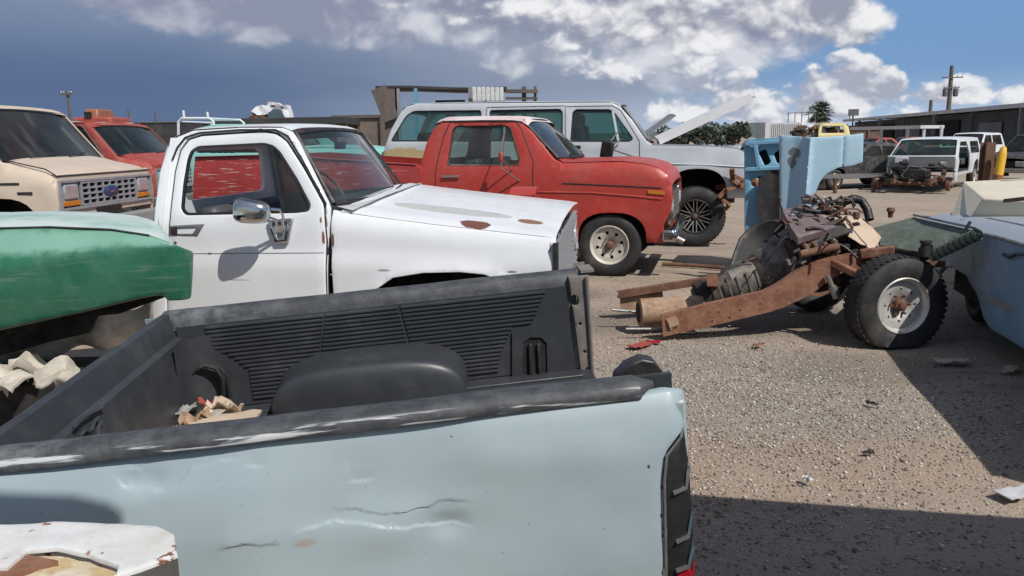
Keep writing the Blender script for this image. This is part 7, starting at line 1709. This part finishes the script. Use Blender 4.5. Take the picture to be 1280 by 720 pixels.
def flatbed():
    D = 24; a, b = at_y(262, 148, D), at_y(432, 153, D); z = a[2]; root = tag(empty('flatbed_trailer', loc=(a[0], D, 0)), 'long dark flatbed behind the white pickup roof carrying a crushed wreck', 'trailer'); L = b[0]-a[0]
    mb = MB(); mb.box((L/2, 1.2, z-.12), (L, 2.4, .22)); mb.build('deck', 'darkroof', root, bevel=.02)
    mb = MB(); mb.box((L/2, .2, z-.36), (L, .12, .25)); mb.box((L/2, 2.2, z-.36), (L, .12, .25)); mb.build('chassis', 'rustdark', root)
    for x in (.6, 1.5, L-.8):
        make_wheel(root, (x, .2, .5), .5, .25, .27, 'steel8', lug=0)
    mb = MB(); mb.box((L-.8, 1.2, z/2-.2), (.2, 1.6, z-.4)); mb.build('landing_leg', 'rustdark', root)
    # crushed white cab on it
    P = lambda px, py, dy=.2: Vector((at_y(px, py, D+dy)[0], D+dy, at_y(px, py, D+dy)[2]))
    c = P(336, 152); r2 = tag(empty('crushed_wreck', loc=c), 'crushed white car front lying on the dark flatbed', 'car wreck'); q = lambda px, py, dy=.2: P(px, py, dy)-c
    fn = lambda x, z: (x, .08*mnoise.noise(Vector((x*5, z*5, 1))), z)
    pts = [(314, 139), (320, 133), (327, 131), (333, 133), (335, 127), (345, 128), (352, 132), (358, 131), (363, 148), (356, 147), (352, 138), (342, 136), (333, 143), (322, 144)]
    ol = [(q(*p).x, q(*p).z) for p in pts]; hol = [[(q(*p).x, q(*p).z) for p in [(339, 131), (346, 132), (345, 134), (337, 134)]], [(q(*p).x, q(*p).z) for p in [(351, 134), (354, 133), (354, 136), (351, 136)]]]
    mb = MB(); mb.panel(ol, fn, holes=hol, t=.45, res=.09); mb.build('body_shell', 'white', r2, smooth=30)
    gl = [(q(*p).x, q(*p).z) for p in [(334, 143), (342, 136), (352, 138), (357, 148), (338, 149)]]; mb = MB(); mb.panel(gl, lambda x, z: (x, -.03, z), t=.05, res=.2); mb.build('windscreen', 'lensgrey', r2)
    mb = MB(); rn = random.Random(9)
    for i in range(16): mb.box((rn.uniform(-.5, .0), rn.uniform(0, .9), rn.uniform(-.08, .32)), (.15, .2, .12), Matrix.Rotation(rn.uniform(0, 3), 3, 'Y'))
    mb.build('engine', 'rustdark', r2)
    mb = MB(); mb.box((.1, .5, -.02), (.8, .9, .16)); mb.build('under_tray', 'lensgrey', r2, bevel=.03)
flatbed()
def orange_heap():
    D = 30; P = lambda px, py: at_y(px, py, D)
    c = P(110, 152); root = tag(empty('orange_wreck', loc=(c[0], D, 0)), 'rusty orange cab on top of a dark red wreck behind the tan van', 'car wreck')
    a, b = P(101, 136), P(121, 150); w = b[0]-a[0]
    mb = MB(); mb.box(((a[0]+b[0])/2-c[0], .8, (a[2]+b[2])/2), (w, 1.4, a[2]-b[2]), taper=.85); mb.build('body', 'orange', root, bevel=.06)
    a2, b2 = P(88, 143), P(138, 156); mb = MB(); mb.box(((a2[0]+b2[0])/2-c[0], .9, (a2[2]+b2[2])/2-.1), (b2[0]-a2[0], 1.6, a2[2]-b2[2])); mb.build('roof', 'redold', root, bevel=.08)
    mb = MB(); mb.box((0, .9, 1.0), (1.8, 1.6, 1.6)); mb.build('lower_body', 'darkpaint', root, bevel=.1)
    mb = MB(); mb.box((.0, .05, (a[2]+b[2])/2), (w*.5, .02, (a[2]-b[2])*.45)); mb.build('window', 'dark', root)
orange_heap()
# ================================================================ rusty column and yellow post near the warehouse
def posts():
    D = 15.5; a, b = at_y(1229, 178, D), at_y(1241, 225, D); root = tag(empty('steel_column', loc=(a[0]+.1, D, 0)), 'rusty brown steel column left of the yellow post', 'column'); h = a[2]
    mb = MB(); mb.box((0, 0, h/2), (.04, .18, h)); mb.box((0, -.09, h/2), (.18, .025, h)); mb.box((0, .09, h/2), (.18, .025, h)); mb.build('shaft', 'rustbrown', root)
    mb = MB(); mb.box((0, 0, .015), (.32, .32, .03)); mb.build('base_plate', 'rustdark', root)
    D = 15.2; p0, p1 = at_y(1248, 183, D), at_y(1243, 224, D); root = tag(empty('yellow_post', loc=(p1[0], D, 0)), 'chipped yellow guard post with orange band beside the rusty column', 'bollard'); h = p0[2]
    mb = MB(); mb.tube([(0, 0, 0), (.10, 0, h-.15), (.125, 0, h-.03), (.13, 0, h)], [.085, .08, .05, .02], 14); mb.build('post', 'hazard', root, smooth=60)
    mb = MB(); mb.tube([(.062, 0, h*.55), (.070, 0, h*.62)], .088, 14); mb.build('band', 'orange', root)
posts()
def loose_bumper():
    p = at_z(1072, 230, .25); o = MB().grid(lambda u, v: (-.95+1.9*u, .16*(2*u-1)**2+.05*math.cos(v*3)-.03, .12*v-.02*math.sin(v*6)), 24, 8, thick=(0, .03, 0)).build('loose_bumper', 'silver', None, loc=(p[0], p[1], .42), rot=(0, 0, RAD(8))); tag(o, 'pale car bumper resting in front of the dark saloon', 'bumper')
    mb = MB(); mb.box((-.6, .15, -.2), (.08, .1, .45)); mb.build('bracket', 'rustdark', o); mb = MB(); mb.box((.6, .15, -.2), (.08, .1, .45)); mb.build('bracket', 'rustdark', o)
loose_bumper()
# ================================================================ small things
def scrap():
    # red metal offcut on the far edge of the white hood
    P = [WHITE.z(px, py, 1.19) for px, py in ((636, 246), (668, 246), (670, 238), (641, 237))]
    mb = MB(); z = 1.185
    mb.grid(lambda u, v: (P[0][0]+(P[1][0]-P[0][0])*u, P[0][1]+.02+.28*v, .045*math.sin(v*2.2)+.03), 4, 6, thick=(0, 0, -.012)); o = mb.build('red_offcut', 'red'); o.matrix_world = WHITE.m @ Matrix.Translation((0, 0, z)); tag(o, 'small dark red metal offcut lying on the white hood', 'metal scrap')
    a, b = at_z(828, 330, .03), at_z(906, 335, .03); mb = MB(); mb.tube([np.zeros(3), (b-a)*.5+np.array([0, .05, 0]), b-a], .025, 8); o = mb.build('ground_bar', 'rustdark', loc=a); tag(o, 'thin dark brown bar lying on dirt in front of the grey wagon wheel', 'pipe')  # dark bar laid along the dirt before the wagon wheel
    rn = random.Random(8)
    # leaves of plastic and paper on the dirt
    for i, (px, py, s, m, lab) in enumerate(((800, 432, .11, 'redold', 'crumpled red rag on the gravel near the bed corner'), (816, 428, .06, 'redlens', 'small red lens shard beside the red rag'), (1272, 617, .10, 'concrete', 'white plate fragment at the right edge on lit dirt'), (1090, 505, .035, 'black', 'dark bolt shaped scrap on the lit gravel'), (1085, 566, .03, 'black', 'thin black scrap on the tan dirt'), (1262, 462, .09, 'plastic', 'pale torn strip in the shade of the blue saloon'), (1190, 452, .12, 'plastic', 'long pale strip in the shade beside the flat tyre'), (948, 432, .05, 'rust', 'rust flake near the chassis rail'), (1010, 600, .03, 'concrete', 'white chip at the shadow edge'))):
        p = at_z(px, py, .015); mb = MB(); a0 = rn.uniform(0, 3)
        mb.grid(lambda u, v: ((u-.5)*s*2, (v-.5)*s*.9, .02*mnoise.noise(Vector((u*4, v*4, i*3.1)))+.012), 6, 4, thick=(0, 0, -.006)); o = mb.build('scrap_fragment', m, loc=p, rot=(0, 0, a0)); tag(o, lab, 'scrap')
    # debris in the front corner of the bed
    for i, (px, py, s, m, lab) in enumerate(((222, 530, .05, 'rust', 'rust brown scrap at the left end of the bed corner heap'), (240, 519, .07, 'grease', 'dark curled scrap at the back of the bed corner heap'), (258, 512, .05, 'redold', 'dull red scrap topmost in the bed corner heap'), (270, 520, .06, 'plastic', 'cream scrap in the middle of the bed corner heap'), (248, 528, .05, 'rusttan', 'tan rusty flake in front of the bed corner heap'), (283, 516, .05, 'card', 'pale card piece at the right end of the bed corner heap'), (232, 524, .04, 'bare', 'grey chip low on the left of the bed corner heap'))):
        x, y = BED.z(px, py, .63); mb = MB()
        mb.grid(lambda u, v: ((u-.5)*s*2.6, (v-.5)*s*1.5, .05*mnoise.noise(Vector((u*3, v*3, i*2.3)))), 6, 5, thick=(0, 0, -.006)); o = mb.build('scrap_piece', m); o.matrix_world = BED.m @ Matrix.Translation((x, y, .615+.010*i)) @ Matrix.Rotation(rn.uniform(0, 3), 4, 'Z') @ Matrix.Rotation(rn.uniform(-.3, .3), 4, 'X'); tag(o, lab, 'scrap', 'scrap in the bed corner')
    x, y = BED.z(262, 533, .62); mb = MB(); mb.grid(lambda u, v: ((u-.5)*.36, (v-.5)*.26, .03*math.sin(u*3)*math.sin(v*3)+.01*mnoise.noise(Vector((u*5, v*5, 0)))), 10, 8, thick=(0, 0, -.01)); o = mb.build('dirt_heap', 'card'); o.matrix_world = BED.m @ Matrix.Translation((x, y, .62)); tag(o, 'tan cardboard flap under the scrap in the bed corner', 'cardboard')
scrap()
# ================================================================ unseen van and sheet added to throw shade into the frame; near wreck
def add_shade_van():  # unseen van, placed to cast the shade at lower right
    root = tag(empty('shade_van', loc=(2.22, .20, 0), rot=(0, 0, RAD(-11.5))), 'unseen plain white van added beyond the lower right edge to cast shade', 'van')
    mb = MB(); mb.box((0, .0, 1.20), (2.0, 4.0, 1.45)); mb.build('body', 'white', root, bevel=.08)
    for y in (.9, -.5): mb = MB(); mb.box((-1.0, y, 1.5), (.02, .9, .5)); mb.build('window', 'glassdark', root)
    mb = MB(); mb.box((0, -.3, .45), (1.9, 3.2, .2)); mb.build('sill', 'black', root)
    for x in (-.85, .85):
        for y in (-1.3, .8): make_wheel(root, (x, y, .34), .34, .22, .2, 'steel8', lug=0).rotation_euler = (0, 0, RAD(90 if x > 0 else -90))
add_shade_van()
def near_wreck():
    """nose of a rusty white wreck at our left hand, hood up"""
    S = lambda px, py, t: Vector(BED.m @ Vector((*BED.y(px, py, -.06)[:1], -.06, BED.y(px, py, -.06)[1])))+SUN_DIR*t
    q = lambda px, py, z: Vector(at_z(px, py, z))
    c = Vector((-1.1, .6, 0)); root = tag(empty('rusty_white_wreck', loc=c), 'rusty white wreck nose with peeling inner panel at the lower left corner', 'car wreck')
    top = [(-60, 640), (0, 652), (60, 660), (150, 680), (201, 693), (222, 708), (226, 735), (-60, 790)]
    z0 = .86
    # white rim sheet with a sunk rusty panel
    rim = [q(px, py, z0-.0004*max(0, px))-c for px, py in top]
    inn = [q(px, py, z0)-c for px, py in [(34, 682), (70, 680), (110, 686), (147, 700), (143, 711), (100, 716), (60, 722), (-60, 732), (-60, 706), (8, 704)]]
    o2 = [(p.x, p.y) for p in rim]; i2 = [(p.x, p.y) for p in inn]
    zf = lambda x, y: rim[0].z-.02*max(0, x+.3)+.004*mnoise.noise(Vector((x*9, y*9, 2)))+.002*mnoise.noise(Vector((x*22, y*22, 5)))
    M['rustwhite'] = paint('peeling white paint', (.66, .67, .67), (.55, .54, .50), rough=.5, dust=.25, rust=.42, scale=3.5, chips=.2)
    mb = MB(); mb.panel(o2, lambda x, y: (x, y, zf(x, y)), holes=[i2], inward=(0, 0, -1), t=.006, res=.02, roll=.004); mb.build('wing_top', 'rustwhite', root, smooth=40)
    m, nt, b = new_mat('rust bloom'); co = objco(nt); n = tnoise(nt, co, 7, 6, .65); n2 = tnoise(nt, co, 40, 4, .6)
    cc = mixc(nt, n.step(.40, .60), (.62, .57, .47), (.46, .35, .19)); cc = mixc(nt, tnoise(nt, vmap(nt, co, loc=(3, 1, 2)), 5, 6, .7).step(.54, .62), cc, (.17, .07, .035)); cc = mixc(nt, n2.step(.5, .7)*.4, cc, (.30, .19, .11))
    nt.links.new(cc, b.inputs['Base Color']); b.inputs['Roughness'].default_value = .85; bump(nt, b, n+n2, .4, .006); M['bloom'] = m
    mb = MB(); mb.panel([(p.x, p.y) for p in inn], lambda x, y: (x, y, zf(x, y)-.018+.008*mnoise.noise(Vector((x*20, y*20, 0)))), inward=(0, 0, -1), t=.02, res=.03); mb.build('inner_panel', 'bloom', root, smooth=40)
    mb = MB(); a = [q(px, py, z0-.05)-c for px, py in [(-60, 706), (0, 707), (40, 713), (75, 720), (-60, 760)]]; mb.prism([(p.x, p.y) for p in a], lambda x, y: (x, y, z0-.016), lambda x, y: (x, y, z0-.05)); mb.build('rust_plate', 'rust', root)
    mb = MB(); e = [Vector((p.x, p.y, zf(p.x, p.y)-.004)) for p in rim[1:7]]
    strip_between(mb, e, [p-Vector((0, 0, .22)) for p in e]); mb.build('wing_side', 'rustwhite', root)
    mb = MB(); mb.box((-.75, -.35, .62), (1.3, 1.1, .72)); mb.build('body', 'rustwhite', root, bevel=.08)
    mb = MB(); mb.box((-.15, -.1, .5), (.8, .5, .5)); mb.build('inner_wing', 'dark', root)
near_wreck()
def shade_sheet():  # unseen sheet, outline shaped to cast the shade on the bed side
    """unseen metal sheet added high on the left to throw shade on the bed side"""
    S = lambda px, py, t: Vector(BED.m @ Vector((*BED.y(px, py, -.06)[:1], -.06, BED.y(px, py, -.06)[1])))+SUN_DIR*t
    H = [S(a, b, 2.7) for a, b in ((157, 640), (150, 655), (120, 700), (-60, 720), (-300, 690), (-300, 600), (-60, 602), (95, 609), (140, 624))]
    c = Vector((H[4].x, H[4].y, 0)); root = tag(empty('shade_sheet', loc=c), 'unseen metal sheet on a post, added to shade the bed side', 'shade_sheet'); H = [p-c for p in H]; n = len(H)
    mb = MB(); mb.add(H+[p+Vector((0, 0, .03)) for p in H], [tuple(range(n)), tuple(range(2*n-1, n-1, -1))]+[(i, (i+1) % n, n+(i+1) % n, n+i) for i in range(n)]); mb.build('sheet', 'roofedge', root)
    p = H[4].lerp(H[5], .5); b_ = p+Vector((-.5, -1.5, 0)); mb = MB(); mb.tube([(b_.x, b_.y, 0), (b_.x, b_.y, p.z+.1)], .035, 10); mb.tube([(b_.x, b_.y, p.z-.02), (p.x, p.y, p.z-.02)], .03, 8); mb.build('post', 'rustdark', root)
    mb = MB(); mb.tube([tuple(p-Vector((0, 0, .03))), tuple(H[0].lerp(H[2], .5)-Vector((.1, 0, .02)))], .02, 8); mb.build('arm', 'rustdark', root)
shade_sheet()
